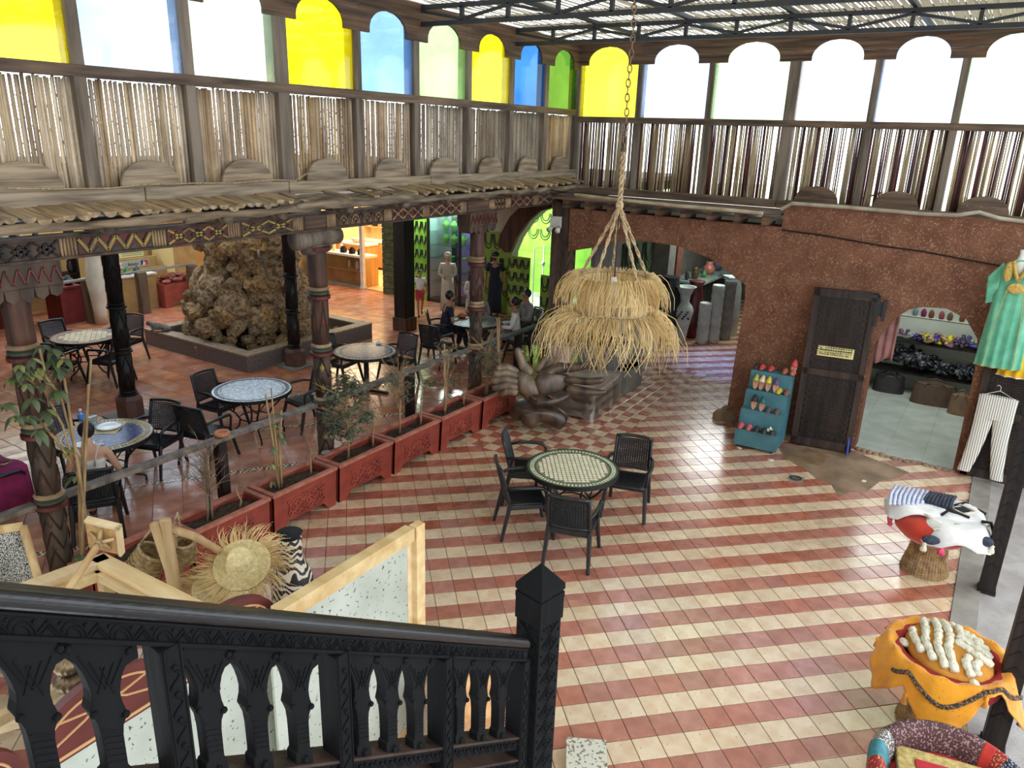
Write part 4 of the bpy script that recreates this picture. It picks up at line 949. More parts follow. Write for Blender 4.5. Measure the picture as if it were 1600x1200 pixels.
def person(lb, loc, ang, H, skinm, top, bottom, hair='short', sit=False, turn=0.0, dress=False, sleeves=True, arms=None, cap=None, walk=0.0, lean=0.0, strap=False, shorts=False):
    t = thing('person', lb, 'person', loc, ang - PI / 2)
    s = H / 1.72; pz = (.53 if sit else .92 * s)
    V = []; E = []; Rr = []
    def v(p, r, par=None):
        V.append(Vector(p)); Rr.append(r)
        if par is not None: E.append((par, len(V) - 1))
        return len(V) - 1
    ly = lean
    pel = v((0, 0, pz), (.13 * s, .1 * s)); waist = v((0, .01 + ly * .25, pz + .16 * s), (.115 * s, .085 * s), pel); chest = v((0, ly * .7, pz + .36 * s), (.14 * s, .1 * s), waist)
    nb = v((0, ly, pz + .5 * s), (.075 * s, .06 * s), chest); nk = v((0, ly + .02 * s, pz + .57 * s), .047 * s, nb)
    ct, st = math.sin(-turn), math.cos(turn)
    hc = Vector((0, ly + .03 * s, pz + .68 * s)); f = Vector((ct, st, 0))
    jaw = v(hc + f * .03 * s - Vector((0, 0, .05 * s)), (.05 * s, .052 * s), nk); mid = v(hc + f * .01 * s, (.074 * s, .088 * s), jaw); top_ = v(hc + Vector((0, 0, .075 * s)), (.062 * s, .075 * s), mid)
    v(hc + f * .112 * s - Vector((0, 0, .02 * s)), .011 * s, mid)
    for sd in (-1, 1): v(hc + Vector((f.y, -f.x, 0)) * sd * .082 * s - Vector((0, 0, .015 * s)), (.012 * s, .02 * s), mid)
    A = []
    for sd in (-1, 1):
        sh = v((sd * .17 * s, ly * .95, pz + .455 * s), .056 * s, chest)
        (ex, ey, ez), (wx, wy, wz) = (arms or {}).get(sd, ((.24, -.02, .19), (.25, .08, -.05)))
        el = v((sd * ex * s, ly * .6 + ey * s, pz + ez * s), .04 * s, sh); wr = v((sd * wx * s, ly * .3 + wy * s, pz + wz * s), .027 * s, el)
        d = (V[wr] - V[el]).normalized(); sdv = d.cross(Vector((sd, 0, .3))).normalized(); pm_ = v(V[wr] + d * .06 * s, (.032 * s, .017 * s), wr)
        for k in range(4):
            o = sdv * (k - 1.5) * .019 * s; L = (.075, .085, .08, .06)[k] * s
            kn = v(V[pm_] + d * L * .5 + o, .009 * s, pm_); v(V[kn] + d * L * .5 + Vector((-sd * .012, .012, -.012)) * s, .0075 * s, kn)
        th = v(V[wr] + d * .04 * s + sdv * .04 * s, .01 * s, wr); v(V[th] + d * .03 * s, .008 * s, th)
        A.append((sh, el, wr))
    G = []
    for sd in (-1, 1):
        w = walk * sd
        hp = v((sd * .09 * s, 0, pz - .03 * s), .09 * s, pel)
        if sit: kn = v((sd * .11, .42, pz - .02), .06, hp); an = v((sd * .11, .42 + .08 * sd, .09), .04, kn)
        else: kn = v((sd * .095 * s, w * .5 + .02, pz * .52), .056 * s, hp); an = v((sd * .09 * s, w - .02, .085 * s + abs(min(0, w)) * .15), .036 * s, kn)
        toe = v(V[an] + Vector((0, .14 * s, -.055 * s)), (.038 * s, .026 * s), an); G.append((hp, kn, an, toe))
    skin('body', V, E, Rr, skinm, t)
    def sub(ids, scale, name, m, cut={}):
        mp = {k: i for i, k in enumerate(ids)}; VV = [V[i] for i in ids]; RR = []
        for i in ids:
            r = Rr[i]; r = (r, r) if not isinstance(r, tuple) else r; RR.append((r[0] * scale + .012, r[1] * scale + .012))
        for i, q in cut.items(): VV[mp[i]] = q
        EE = [(mp[a], mp[b]) for a, b in E if a in mp and b in mp]
        return skin(name, VV, EE, RR, m, t)
    ids = [pel, waist, chest, nb]; cut = {nb: V[nb] - Vector((0, 0, .035 * s))}
    if top is not None:
        for sh, el, wr in A:
            ids += [sh, el]; 
            if sleeves is True: ids.append(wr); cut[wr] = V[wr].lerp(V[el], .1)
            else: cut[el] = V[el].lerp(V[sh], .25)
        sub(ids, 1.02, 'dress' if dress else 'shirt', top, cut)
        if strap: pass
    if dress:
        if not sit:
            mb = MB(); mb.lathe([(.2 * s, .12 * s), (.19 * s, .4 * s), (.17 * s, pz - .1 * s), (.15 * s, pz + .12 * s)], n=20); mb.xf(Matrix.Diagonal((1, .8, 1, 1))); mb.build('skirt', top, t, smooth=True)
        else: sub([pel] + [k for g in G for k in g[:2]], 1.1, 'skirt', top)
    elif bottom is not None:
        ids = [pel] + [k for g in G for k in g[:3 if not shorts else 2]]; cut = {g[2 if not shorts else 1]: V[g[1]].lerp(V[g[2]], .9) if not shorts else V[g[0]].lerp(V[g[1]], .85) for g in G}
        sub(ids, 1.06, 'shorts' if shorts else 'trousers', bottom, cut)
    for g in G:
        a = V[g[2]]; b = V[g[3]]
        if a.z < .4: MB().ball(((a.x + b.x) / 2, (a.y + b.y) / 2 + .01, max(.035, b.z + .01)), (.045 * s, .125 * s, .036), 10, 6).build('shoe', m_shoe, t, smooth=True)
    hm = MB(); n_ = 14
    if hair:
        hm.ball(hc + Vector((0, 0, .03 * s)) - f * .022 * s, (.089 * s, .092 * s, .1 * s), 16, 10)
        if hair == 'long': hm.ball(hc - f * .06 * s - Vector((0, 0, .07 * s)), (.085 * s, .06 * s, .14 * s), 14, 8)
        if hair == 'bun': hm.ball(hc - f * .1 * s + Vector((0, 0, .05 * s)), .055 * s, 12, 8)
        if hair == 'beard': hm.ball(hc + f * .055 * s - Vector((0, 0, .075 * s)), (.05 * s, .045 * s, .045 * s), 10, 6)
        hm.build('hair', m_hair, t, smooth=True)
    if cap is not None:
        mb = MB().ball(hc + Vector((0, 0, .045 * s)), (.1 * s, .104 * s, .085 * s), 16, 10); mb.ball(hc + f * .1 * s + Vector((0, 0, .045 * s)), (.07 * s, .07 * s, .012 * s), 12, 5); mb.build('cap', cap, t, smooth=True)
    e = MB()
    for sd in (-1, 1): e.ball(hc + f * .084 * s + Vector((f.y, -f.x, 0)) * sd * .03 * s + Vector((0, 0, .005 * s)), .011 * s, 8, 6)
    e.build('eyes', m_hair, t, smooth=True)
    MB().ball(hc + f * .083 * s - Vector((0, 0, .055 * s)), (.022 * s, .012 * s, .006 * s), 8, 5).build('mouth', mat('lips', rgb(140, 80, 74)), t, smooth=True)
    return t
seat_arms = {-1: ((.23, .08, .2), (.16, .32, .2)), 1: ((.23, .08, .2), (.15, .34, .2))}
w_ = person('dark haired woman with bare shoulders seated at the plate table, back to the viewer', (3.99, 8.05, 0), R_(56), 1.66, m_skinp, None, None, 'bun', True, arms={-1: ((.24, .02, .2), (.2, .3, .16)), 1: ((.27, .04, .17), (.22, .3, .12))})
mb = MB(); mb.tube([(.13, .02, 1.07), (.1, -.1, 1.03), (.07, -.125, .95), (.05, -.12, .82)], .008, 5); mb.tube([(-.13, .02, 1.07), (-.1, -.1, 1.03), (-.07, -.125, .95), (-.05, -.12, .82)], .008, 5); mb.build('white_strap', m_wsh, w_, smooth=True)
MB().lathe([(.135, .58), (.128, .7), (.15, .84), (.152, .88)], n=20).xf(Matrix.Diagonal((1, .76, 1, 1))).build('white_top', m_wsh, w_, smooth=True)
MB().tube([(0, -.02, .56), (-.1, .2, .55), (-.12, .44, .52)], [.14, .115, .09], 10).build('trousers', m_gsh, w_, smooth=True)
person('bearded man in a navy vest seated in profile at the dark table', (12.22, 9.5, 0), R_(-40), 1.72, m_skin, m_navy, m_navy, 'beard', True, sleeves=False, arms=seat_arms, lean=.12)
person('person in a white shirt seated at the dark table, left of the seated pair', (12.78, 8.02, 0), R_(120), 1.7, m_skin, m_wsh, m_gsh, 'short', True, arms=seat_arms, lean=.05)
person('person in a grey shirt seated nearest the corner pillar', (13.6, 8.3, 0), R_(150), 1.7, m_skin, m_gsh, m_blk, 'short', True, arms=seat_arms)
person('child with a pale patterned cap seated behind the dark table', (13.35, 9.35, 0), R_(215), 1.4, m_skinp, m_gsh, m_gsh, 'short', True, arms=seat_arms, cap=mat('patterned_cap', rgb(170, 160, 160), rgb(120, 112, 118), scale=60))
person('woman in a long cream robe and headscarf standing before the green display', (15.1, 11.6, 0), R_(215), 1.6, m_skinp, m_cream, None, 'short', dress=True, arms={-1: ((.22, .05, .2), (.02, .2, .16)), 1: ((.22, .05, .2), (.05, .22, .16))}, cap=m_cream)
person('small girl in a white dress and pink leggings beside the woman in cream', (15.45, 11.15, 0), R_(250), 1.05, m_skin, m_wsh, m_redc, 'long', dress=True)
person('boy in a white shirt and red shorts walking right of the black post', (14.55, 12.05, 0), R_(228), 1.17, m_skin, m_wsh, m_redc, 'short', sleeves=False, shorts=True, walk=.16)
person('tall man in a dark navy robe and cap standing by the green necklaces', (15.75, 10.6, 0), R_(205), 1.66, m_skin, m_navy, m_navy, 'beard', dress=True, sleeves=False, cap=m_blk)
person('person in black standing behind the rock fountain', (12.35, 14.95, 0), R_(150), 1.75, m_skinp, m_blk, m_blk, 'short', sleeves=False)
# ============================================================ STRAW LAMP ON ITS CHAIN
lt = EYE + 6.7 * ray(960, 433); lb_ = EYE + 6.7 * ray(950, 484); LR = .31
lp = thing('straw_chandelier', 'round straw chandelier with two shaggy raffia fringes hanging on ropes and a rusty chain', 'lamp', (lt.x, lt.y, lt.z))
dz = -.3
for z in (0, dz): MB().tube([(LR * math.cos(k * PI / 18), LR * math.sin(k * PI / 18), z) for k in range(36)], .014, 7, closed=True).build('hoop', m_rope, lp, smooth=True)
mb = MB()
for k in range(130):
    a = 2 * PI * k / 130 + random.uniform(-.01, .01); b = a + random.uniform(-.02, .02)
    if 3.55 < a < 3.75 or 4.0 < a < 4.14: continue
    mb.tube([(LR * math.cos(a), LR * math.sin(a), 0), (LR * 1.0 * math.cos(b), LR * math.sin(b), dz)], .0065, 4, cap=False)
for z in (-.1, -.2): mb.tube([(LR * math.cos(k * PI / 18), LR * math.sin(k * PI / 18), z) for k in range(36)], .006, 5, closed=True)
mb.build('straw_wall', m_raffia, lp, kind='stuff')
def fringe(z, n, L0, L1, out):
    mb = MB()
    for k in range(n):
        a = random.uniform(0, 2 * PI); L = random.uniform(L0, L1); o = out * random.uniform(.35, 1.5); sw = random.uniform(-1.1, 1.1); P = []
        for i in range(6):
            t = i / 5; r = LR + o * (1 - (1 - t) ** 2.2) * L; aa = a + sw * t * t * L * .9
            P.append((r * math.cos(aa), r * math.sin(aa), z + .035 * math.sin(PI * min(1, t * 2.2)) - L * .95 * t ** random.uniform(1.4, 2.2) + random.uniform(-.008, .008)))
        mb.tube(P, [.0034, .0034, .003, .0028, .0024, .0014], 3, cap=False)
    return mb
fringe(.0, 520, .15, .3, .6).build('raffia_fringe', m_raffia, lp, kind='stuff', normals=False)
fringe(dz - .02, 560, .2, .44, .68).build('raffia_fringe', m_raffia, lp, kind='stuff', normals=False)
kn = Vector((.0, .0, .62))
for k in range(5):
    a = .5 + k * 2 * PI / 5; q = Vector((LR * math.cos(a), LR * math.sin(a), 0))
    for s in (0, PI): MB().tube([kn.lerp(q, i / 16) + Vector((math.cos(i * 1.1 + s), math.sin(i * 1.1 + s), 0)) * .009 for i in range(17)], .009, 5).build('rope', m_rope, lp, smooth=True)
for s in (0, PI * .66, PI * 1.33): MB().tube([Vector((math.cos(i * .8 + s) * .014, math.sin(i * .8 + s) * .014, .6 + i * .022)) for i in range(22)], .011, 5).build('rope', m_rope, lp, smooth=True)
MB().ball(kn, (.035, .035, .045), 10, 7).build('knot', m_rope, lp, smooth=True)
m_rust = mat('rusty_chain', rgb(140, 112, 84), rgb(94, 70, 52), scale=20, rough=.7)
lk = MB().tube([(0, .017 * math.sin(k * PI / 6) , .0 + .034 * math.cos(k * PI / 6)) for k in range(12)], .0055, 5, closed=True).mesh('chain_link', m_rust, True)
ztop = 6.0 - lt.z; nl = int((ztop - 1.0) / .056)
for k in range(nl): put('chain_link', lk, lp, loc=(.012 * math.sin(k * .5), 0, 1.04 + k * .056), rot=(random.uniform(-.12, .12), 0, (k % 2) * PI / 2 + .4))
MB().cyl((0, 0, .62), (0, 0, -.02), .006, n=6).build('cable', m_iron, lp); MB().lathe([(.02, .0), (.03, -.03), (.05, -.1), (.035, -.16), (0, -.18)], n=14).build('bulb', m_white, lp, smooth=True)
# ============================================================ WOODEN HANDS SCULPTURE
m_sculpt = mat('waxed_dark_wood', rgb(98, 78, 62), rgb(44, 34, 30), scale=3, rough=.34, stretch=(2, 2, .6), bump=.12, bscale=12)
m_sculptl = mat('pale_worn_wood', rgb(136, 116, 92), rgb(76, 62, 50), scale=4, rough=.45, stretch=(2, 2, .7), bump=.12)
sx, sy = math.sin(YAW), -math.cos(YAW); sdx, sdy = math.cos(YAW), math.sin(YAW)
sg = thing('wooden_hands_sculpture', 'large carved wooden sculpture of open hands on a root base beside the planters', 'sculpture', (9.62, 5.62, 0))
def su(u, d, z): return (u * sx + d * sdx, u * sy + d * sdy, z)
def sk(name, chains, m, sub=2, root=None):
    V = []; E = []; R2 = []; idx = {}
    for ch in chains:
        pr = None
        for (p, r) in ch:
            key = tuple(round(c, 3) for c in p)
            if key not in idx: idx[key] = len(V); V.append(su(*p)); R2.append(r)
            if pr is not None: E.append((pr, idx[key]))
            pr = idx[key]
    return skin(name, V, E, R2, m, sg, 0, sub)
B0 = ((.02, .1, .42), .26)
sk('root_base', [[B0, ((-.1, -.02, .26), .17), ((-.13, -.12, .08), .13)], [B0, ((.2, .0, .3), .18), ((.4, .02, .17), .17), ((.46, .02, .14), .13)], [B0, ((-.28, .2, .3), .16), ((-.38, .26, .1), .13)], [B0, ((.1, .45, .2), .15)]], m_sculpt)
PL_ = ((-.16, .08, .72), (.15, .17))
sk('left_palm', [[((.02, .1, .5), .2), PL_, ((-.26, .08, .8), (.13, .17)), ((-.38, .1, .83), (.08, .15))]], m_sculptl)
for tip, z0, y0 in (((-.66, .02, 1.02), .9, .16), ((-.7, -.02, .93), .86, .06), ((-.73, -.05, .82), .8, -.02), ((-.72, -.06, .71), .73, -.07), ((-.62, -.02, .6), .66, -.1)):
    a = Vector((-.3, y0, z0)); t = Vector(tip); m_ = a.lerp(t, .5) + Vector((0, 0, .05))
    sk('finger', [[(tuple(a), .065), (tuple(m_), .066), (tuple(a.lerp(t, .85)), .06), (tuple(t), .035)]], m_sculptl)
sk('upright_finger', [[((-.1, .2, .85), .1), ((-.24, .22, 1.0), .085), ((-.32, .24, 1.2), .07), ((-.34, .24, 1.3), .05)]], m_sculptl)
sk('upright_finger', [[((.0, .25, .88), .08), ((.06, .28, 1.02), .055), ((.2, .3, 1.22), .04)]], m_sculptl)
RP = ((.22, .1, .72), (.14, .2))
sk('right_palm', [[((.02, .1, .52), .2), RP, ((.4, .1, .78), (.1, .2)), ((.55, .12, .7), (.06, .16))], [RP, ((.14, .12, .92), .13), ((.26, .12, 1.02), .1), ((.45, .1, 1.03), .085), ((.62, .06, 1.06), .075), ((.82, .02, 1.14), .068), ((.98, .0, 1.24), .05)]], m_sculpt)
sk('finger', [[((.4, .06, .84), .07), ((.55, .0, .87), .06), ((.75, -.05, .86), .065), ((.96, -.08, .9), .06), ((1.02, -.08, .93), .03)]], m_sculpt)
sk('finger', [[((.42, .02, .72), .09), ((.7, -.06, .7), .085), ((.95, -.1, .71), .05), ((1.06, -.1, .73), .02)]], m_sculpt)
sk('palm_bowl', [[((-.15, -.1, .58), (.12, .06)), ((.05, -.15, .56), (.2, .09)), ((.3, -.1, .6), (.17, .08)), ((.5, -.05, .66), (.08, .05))]], m_sculpt)
for u, d, z, r in ((-.08, -.27, .62, .075), (.16, -.26, .66, .065)):
    MB().lathe([(r, 0), (r * 1.05, .015), (r * .9, .03), (r * .7, .022), (0, .02)], c=su(u, d, z), n=18, rot=Matrix.Rotation(-.5, 3, Vector((sx, sy, 0))) @ Matrix.Rotation(.5, 3, Vector((sdx, sdy, 0)))).build('fingernail', m_sculpt, sg, smooth=True)
# crate under plastic, plinths
m_film = pane('plastic_film', (.92, .9, .88, 1), .35, .12)
m_filmw = mat('dusty_plastic_wrap', rgb(184, 172, 162), rgb(150, 136, 126), scale=5, rough=.35, bump=.5, bscale=9)
cr = thing('wrapped_crate', 'low wooden crate loosely wrapped in dusty clear plastic behind the hand sculpture', 'crate', (10.52, 5.1, 0), .1)
for z in (.04, .2, .36):
    for (a, b) in (((0, 0), (1.2, 0)), ((0, .8), (1.2, .8)), ((0, 0), (0, .8)), ((1.2, 0), (1.2, .8))): MB().bar((a[0], a[1], z + .05), (b[0], b[1], z + .05), .03, .09).build('slat', m_post, cr)
MB().b2((-.02, -.02, .45), (1.22, .82, .5)).build('lid', m_filmw, cr)
S = MB()
def drape(u, v):
    a = u * 4; i = int(a) % 4; f = a - int(a); c = [(-.05, -.05), (1.25, -.05), (1.25, .85), (-.05, .85)]; p = Vector(c[i]).lerp(Vector(c[(i + 1) % 4]), f); k = 1 + .03 * math.sin(u * 60) * (1 - v)
    return (.6 + (p.x - .6) * k + .02 * math.sin(u * 37 + v * 5), .4 + (p.y - .4) * k, .52 * v + .01 + (.06 * math.sin(u * 23) if v < .1 else 0) * 1.0 + .05 * (1 - v) * abs(math.sin(u * 11)))
S.grid(drape, 90, 7, True).build('plastic_sheet', m_film, cr, smooth=True)
wp_ = thing('wrapped_parcel', 'pale parcel in crumpled clear plastic standing behind the hand sculpture', 'parcel', (11.0, 6.0, 0), .3)
MB().box((0, 0, .5), (.3, .35, 1.0)).build('board_box', mat('pinkish_board', rgb(190, 160, 142), rgb(160, 130, 114), scale=6), wp_, bev=.02)
MB().grid(lambda u, v: ((.19 + .012 * math.sin(u * 40 + v * 9)) * math.cos(2 * PI * u) * 1.2, (.21 + .012 * math.sin(u * 33)) * math.sin(2 * PI * u) * 1.15, .05 + 1.0 * v), 40, 8, True).build('plastic_sheet', m_film, wp_, smooth=True)
m_gp = mat('grey_plinth_paint', rgb(120, 118, 110), rgb(104, 102, 96), scale=4, rough=.7)
for (c, d, lb) in (((12.45, 5.85, .42), (.75, .75, .84), 'tall grey display plinth before the wide arch'), ((12.5, 5.36, .22), (.7, .24, .44), 'low grey step block in front of the tall plinth')):
    o = thing('display_plinth', lb, 'plinth', (c[0], c[1], 0)); MB().box((0, 0, c[2]), d).build('block', m_gp, o, bev=.008); MB().box((0, 0, d[2] - .01), (d[0] + .02, d[1] + .02, .02)).build('top_board', m_gp, o)
# ============================================================ DOOR LEAF, SECOND DOOR
def carved_leaf(par, W2, H2, flip=1):
    MB().b2((0, 0, 0), (W2, .05, H2)).build('door_board', m_dark, par)
    F = MB()
    for (a, b) in (((0, 0), (.09, H2)), ((W2 - .09, 0), (W2, H2)), ((0, 0), (W2, .12)), ((0, H2 - .12), (W2, H2)), ((0, H2 * .46), (W2, H2 * .46 + .1))): F.b2((a[0], -.02, a[1]), (b[0], 0, b[1]))
    F.build('door_frame', m_brown2, par, bev=.004)
    for (z0, z1) in ((.14, H2 * .46 - .02), (H2 * .46 + .12, H2 - .14)):
        mb = MB(); n = int((W2 - .36) / .035); m2 = int((z1 - z0 - .26) / .035)
        for i in range(n):
            for j in range(m2): mb.box((.185 + i * .035, -.006, z0 + .145 + j * .035), (.027, .012, .022))
        mb.build('carved_grid', m_brown2, par)
        mb = MB()
        for s in (0, 1):
            x0 = .1 if s == 0 else W2 - .16; k = 0; z = z0 + .02
            while z + .1 < z1:
                mb.bar((x0, -.008, z), (x0 + .06, -.008, z + .05), .012, .012, (0, 1, 0)); mb.bar((x0 + .06, -.008, z + .05), (x0, -.008, z + .1), .012, .012, (0, 1, 0)); z += .1
        x = .17
        while x + .1 < W2 - .15:
            for zz in (z0 + .03, z1 - .09): mb.bar((x, -.008, zz), (x + .05, -.008, zz + .06), .012, .012, (0, 1, 0)); mb.bar((x + .05, -.008, zz + .06), (x + .1, -.008, zz), .012, .012, (0, 1, 0))
            x += .1
        mb.build('zigzag_carving', m_brown2, par)
m_brown2 = wood('dark_walnut_carving', rgb(66, 50, 42), rgb(38, 29, 26), rough=.55, spec=.25)
dpl = onz(1234, 693); dpr = onz(1328, 710); da = math.atan2(dpr.y - dpl.y, dpr.x - dpl.x); dw = (dpr - dpl).length
dl = struct('door_1', (dpl.x, dpl.y, .03)); dl.rotation_euler = (-.055, 0, da)
carved_leaf(dl, dw, 2.42)
MB().b2((dw * .2, -.012, 1.42), (dw * .78, -.003, 1.57)).build('notice_plate', mat('pale_yellow_plate', rgb(226, 216, 150), rgb(214, 202, 134)), dl)
def text(s, par, loc, size, m, rot=(PI / 2, 0, 0), name='lettering', align='LEFT', w=None):
    c = bpy.data.curves.new(name, 'FONT'); c.body = s; c.size = size; c.extrude = .001; c.align_x = align; o = bpy.data.objects.new(name, c); COL.objects.link(o); c.materials.append(m)
    o.location = loc; o.rotation_euler = rot; o.parent = par
    dg = bpy.context.evaluated_depsgraph_get(); dg.update(); me = bpy.data.meshes.new_from_object(o.evaluated_get(dg))
    if w and len(me.vertices):
        xs = [v.co.x for v in me.vertices]; k = w / (max(xs) - min(xs))
        for v in me.vertices: v.co.x *= k
    n = put(name, me, par, loc=loc, rot=rot); bpy.data.objects.remove(o); return n
text('Baaliotouval.com', dl, (dw * .235, -.0135, 1.502), .062, m_blk, w=dw * .5)
text('Place du milieu avec ski', dl, (dw * .235, -.0135, 1.445), .05, m_blk, w=dw * .46)
hg = MB(); hg.b2((dw * .95, -.03, 2.1), (dw * 1.12, -.01, 2.3)); hg.b2((dw * 1.08, -.06, 2.04), (dw * 1.14, .02, 2.34)); hg.b2((dw * .55, -.035, 2.35), (dw * 1.02, -.02, 2.4)); hg.b2((dw * .98, -.035, 1.95), (dw * 1.03, -.02, 2.4))
hg.build('hinge_plate', m_iron, dl)
d2 = struct('door_2', (11.93, -.12, .02)); d2.rotation_euler = (0, 0, -PI / 2)
carved_leaf(d2, .85, 1.98)
bl = MB().tube([onz(1323, 711), onx(1341, 580, 11.93)], .018, 8).build('blue_pole', mat('blue_enamel', rgb(40, 58, 150), rough=.4)); tag(bl, 'slim blue pole leaning on the clay wall beside the carved door', 'pole')
# ============================================================ SHOE RACK
m_teal = mat('teal_paint', rgb(72, 122, 132), rgb(56, 102, 112), scale=3, rough=.5)
rk = thing('shoe_rack', 'teal stepped shoe display rack on casters left of the carved door', 'rack', (10.93, 2.86, 0), .04)
st = [(0, .3), (.19, .57), (.37, .83), (.55, 1.09), (.74, 1.09)]
prof = [(0, .05), (0, .3), (.16, .3), (.2, .57), (.34, .57), (.38, .83), (.52, .83), (.56, 1.09), (.74, 1.09), (.74, .05)]
for y in (0, -.6): MB().prism(prof, y - .012, y + .012, lambda u, v, w: (u, w, v)).build('side_panel', m_teal, rk)
for (a, b), (c, d) in zip(prof[:-2], prof[1:-1]): MB().bar((a, -.3, b), (c, -.3, d), .58, .014, (0, 0, 1) if abs(d - b) < .01 else (1, 0, 0)).build('shelf_board' if abs(d - b) < .01 else 'riser', m_teal, rk)
for x in (.06, .68):
    for y in (-.05, -.55): MB().cyl((x, y - .015, .025), (x, y + .015, .025), .025, n=10).build('caster', m_iron, rk)
def shoe(col, lb, P, rot, inn=None):
    t = thing('slipper', lb, 'shoe', P, 0, 'shoes on the teal rack'); t.rotation_euler = rot
    m = mat('slipper_leather', rgb(*col), tuple(c * .75 for c in rgb(*col)[:3]) + (1,), scale=20, rough=.6)
    def w(v): return .036 * (1 - .25 * math.cos(v * 2 * PI)) * math.sqrt(max(0, 1 - (abs(v - .5) * 2) ** 5))
    MB().grid(lambda u, v: ((2 * u - 1) * w(v), .24 * v - .12, .008 + .004 * v), 7, 14).build('insole', inn or m_tan, t, smooth=True, thick=.012)
    MB().grid(lambda u, v: (math.cos(PI * u) * (w(.5 + v * .5) + .004), .12 * v + .0, .01 + math.sin(PI * u) * (.055 * (1 - v ** 2.5) + .012)), 9, 8).build('upper', m, t, smooth=True, thick=.004)
    return t
m_tan = mat('tan_insole', rgb(196, 146, 116), rgb(170, 122, 94), scale=20)
SH = [((60, 40, 36), 1169, 576), ((52, 36, 34), 1181, 578), ((196, 66, 62), 1190, 579), ((190, 62, 66), 1204, 580), ((170, 92, 78), 1226, 584), ((186, 96, 84), 1237, 588), ((204, 70, 76), 1243, 573), ((168, 176, 84), 1181, 592), ((222, 196, 160), 1191, 592), ((208, 190, 66), 1201, 594), ((94, 72, 112), 1212, 600), ((200, 178, 52), 1217, 613), ((128, 88, 66), 1229, 616), ((34, 36, 42), 1178, 627), ((40, 92, 92), 1191, 629), ((84, 76, 74), 1200, 642), ((92, 84, 80), 1213, 645), ((196, 84, 90), 1157, 665), ((190, 90, 96), 1170, 667), ((44, 46, 52), 1182, 671), ((48, 50, 54), 1194, 674), ((56, 54, 56), 1206, 677)]
RX = {0: 11.42, 1: 11.4, 2: 11.2, 3: 11.0}
names = ['dark brown strappy sandal at the left end of the top shelf', 'second dark brown sandal on the top shelf', 'red slipper left of its twin on the top shelf', 'red slipper right of its twin on the top shelf', 'pinkish patterned slipper on the top shelf, left one', 'pinkish patterned slipper at the right end of the top shelf', 'red slipper propped upright at the top right corner of the teal rack', 'olive green slipper standing on its toe, leftmost on the second shelf', 'cream slipper propped up between the green and yellow ones', 'yellow slipper propped up next to the cream one', 'purple slipper propped up on the second shelf', 'bright yellow flat slipper on the second shelf', 'brown flat slipper at the right of the second shelf', 'black slipper propped up on the third shelf', 'teal slipper propped up beside the black one', 'grey mule on the third shelf, left one', 'grey mule on the third shelf, right one', 'pink embroidered slipper at the left of the bottom shelf', 'pink embroidered slipper, second on the bottom shelf', 'charcoal slipper in the middle of the bottom shelf', 'charcoal slipper, fourth on the bottom shelf', 'charcoal slipper with white tags at the right of the bottom shelf']
for k, (col, px_, py_) in enumerate(SH):
    row = 0 if k < 7 else 1 if k < 13 else 2 if k < 17 else 3
    zr = (1.105, .845, .585, .315)[row]; up = k in (6, 7, 8, 9, 10, 13, 14); x = (11.62, 11.4, 11.19, 11.0)[row]
    y = onx(px_, py_, x - .05).y
    yy = max(2.3, min(2.84, y))
    if up: shoe(col, names[k], (x - .02 + (.04 if k == 6 else 0), yy, zr + .105), (R_(-112) + PI * 0, 0, PI / 2 + .06)).rotation_euler = (R_(65), 0, -PI / 2 + random.uniform(-.15, .15))
    else: shoe(col, names[k], (x + .0, yy, zr), (0, 0, PI / 2 + random.uniform(-.12, .12)))
P = Vector((10.97, 2.34, .37)); tg = MB()
for k in range(3): tg.ball((P.x, P.y + k * .03, P.z + (k % 2) * .03), (.012, .02, .03), 8, 5)
tag(tg.build('paper_tag', m_white, smooth=True), 'small white paper tags on the charcoal slipper, bottom shelf', 'tag')
# ============================================================ SHOE ROOM
m_wt = mat('pale_floor_tile', rgb(186, 192, 184), rgb(164, 172, 164), scale=3, rough=.3, island=.04, objrand=.04)
fr = MB().b2((12.34, -3, -.1), (16.4, 3.2, -.004)).build('floor', m_conc, kind='structure')
for i in range(9):
    for j in range(7):
        x0, y0 = 12.0 + i * .5, -.62 + j * .5
        MB().b2((x0 + .002 + (.0 if i else .05), y0 + .002, -.02), (x0 + .498, y0 + .498, .002)).build('tile', m_wt, fr)
for lo, hi, nm in (((16.0, -.9, 0), (16.1, 3.0, 3.2), 'wall_back'), ((12.4, 2.6, 0), (16.0, 2.7, 3.2), 'wall_left'), ((12.4, -1.0, 0), (16, -.9, 3.2), 'wall_right')): MB().b2(lo, hi).build(nm, mat('pale_slatwall', rgb(186, 194, 182), rgb(170, 178, 166), scale=2, rough=.5), kind='structure')
for z in (.35, .72, 1.06, 1.4, 1.72, 2.05): MB().b2((15.97, -.9, z), (16.0, 2.6, z + .015)).build('trim_5', m_white, kind='structure')
sh1 = thing('wall_shelf', 'low wall shelf piled with dark shoes in plastic bags', 'shelf', (15.75, .85, .42)); MB().b2((-.28, -1.7, -.02), (.25, 1.7, .0)).build('shelf_board', m_dark, sh1)
sh2 = thing('wall_shelf', 'upper wall shelf holding bagged colourful shoes', 'shelf', (15.75, .85, .98)); MB().b2((-.15, -1.7, -.02), (.25, 1.2, .0)).build('shelf_board', m_dark, sh2)
def blobshoe(m): return MB().ball((0, 0, .03), (.05, .12, .04), 9, 6).box((0, -.05, .07), (.07, .1, .05), taper=.8).mesh('bagged_shoe', m, True)
bs = [blobshoe(mat('dark_shoe_%d' % k, rgb(*c), rough=.25)) for k, c in enumerate([(38, 40, 46), (58, 60, 66), (30, 32, 38), (96, 98, 104)])]
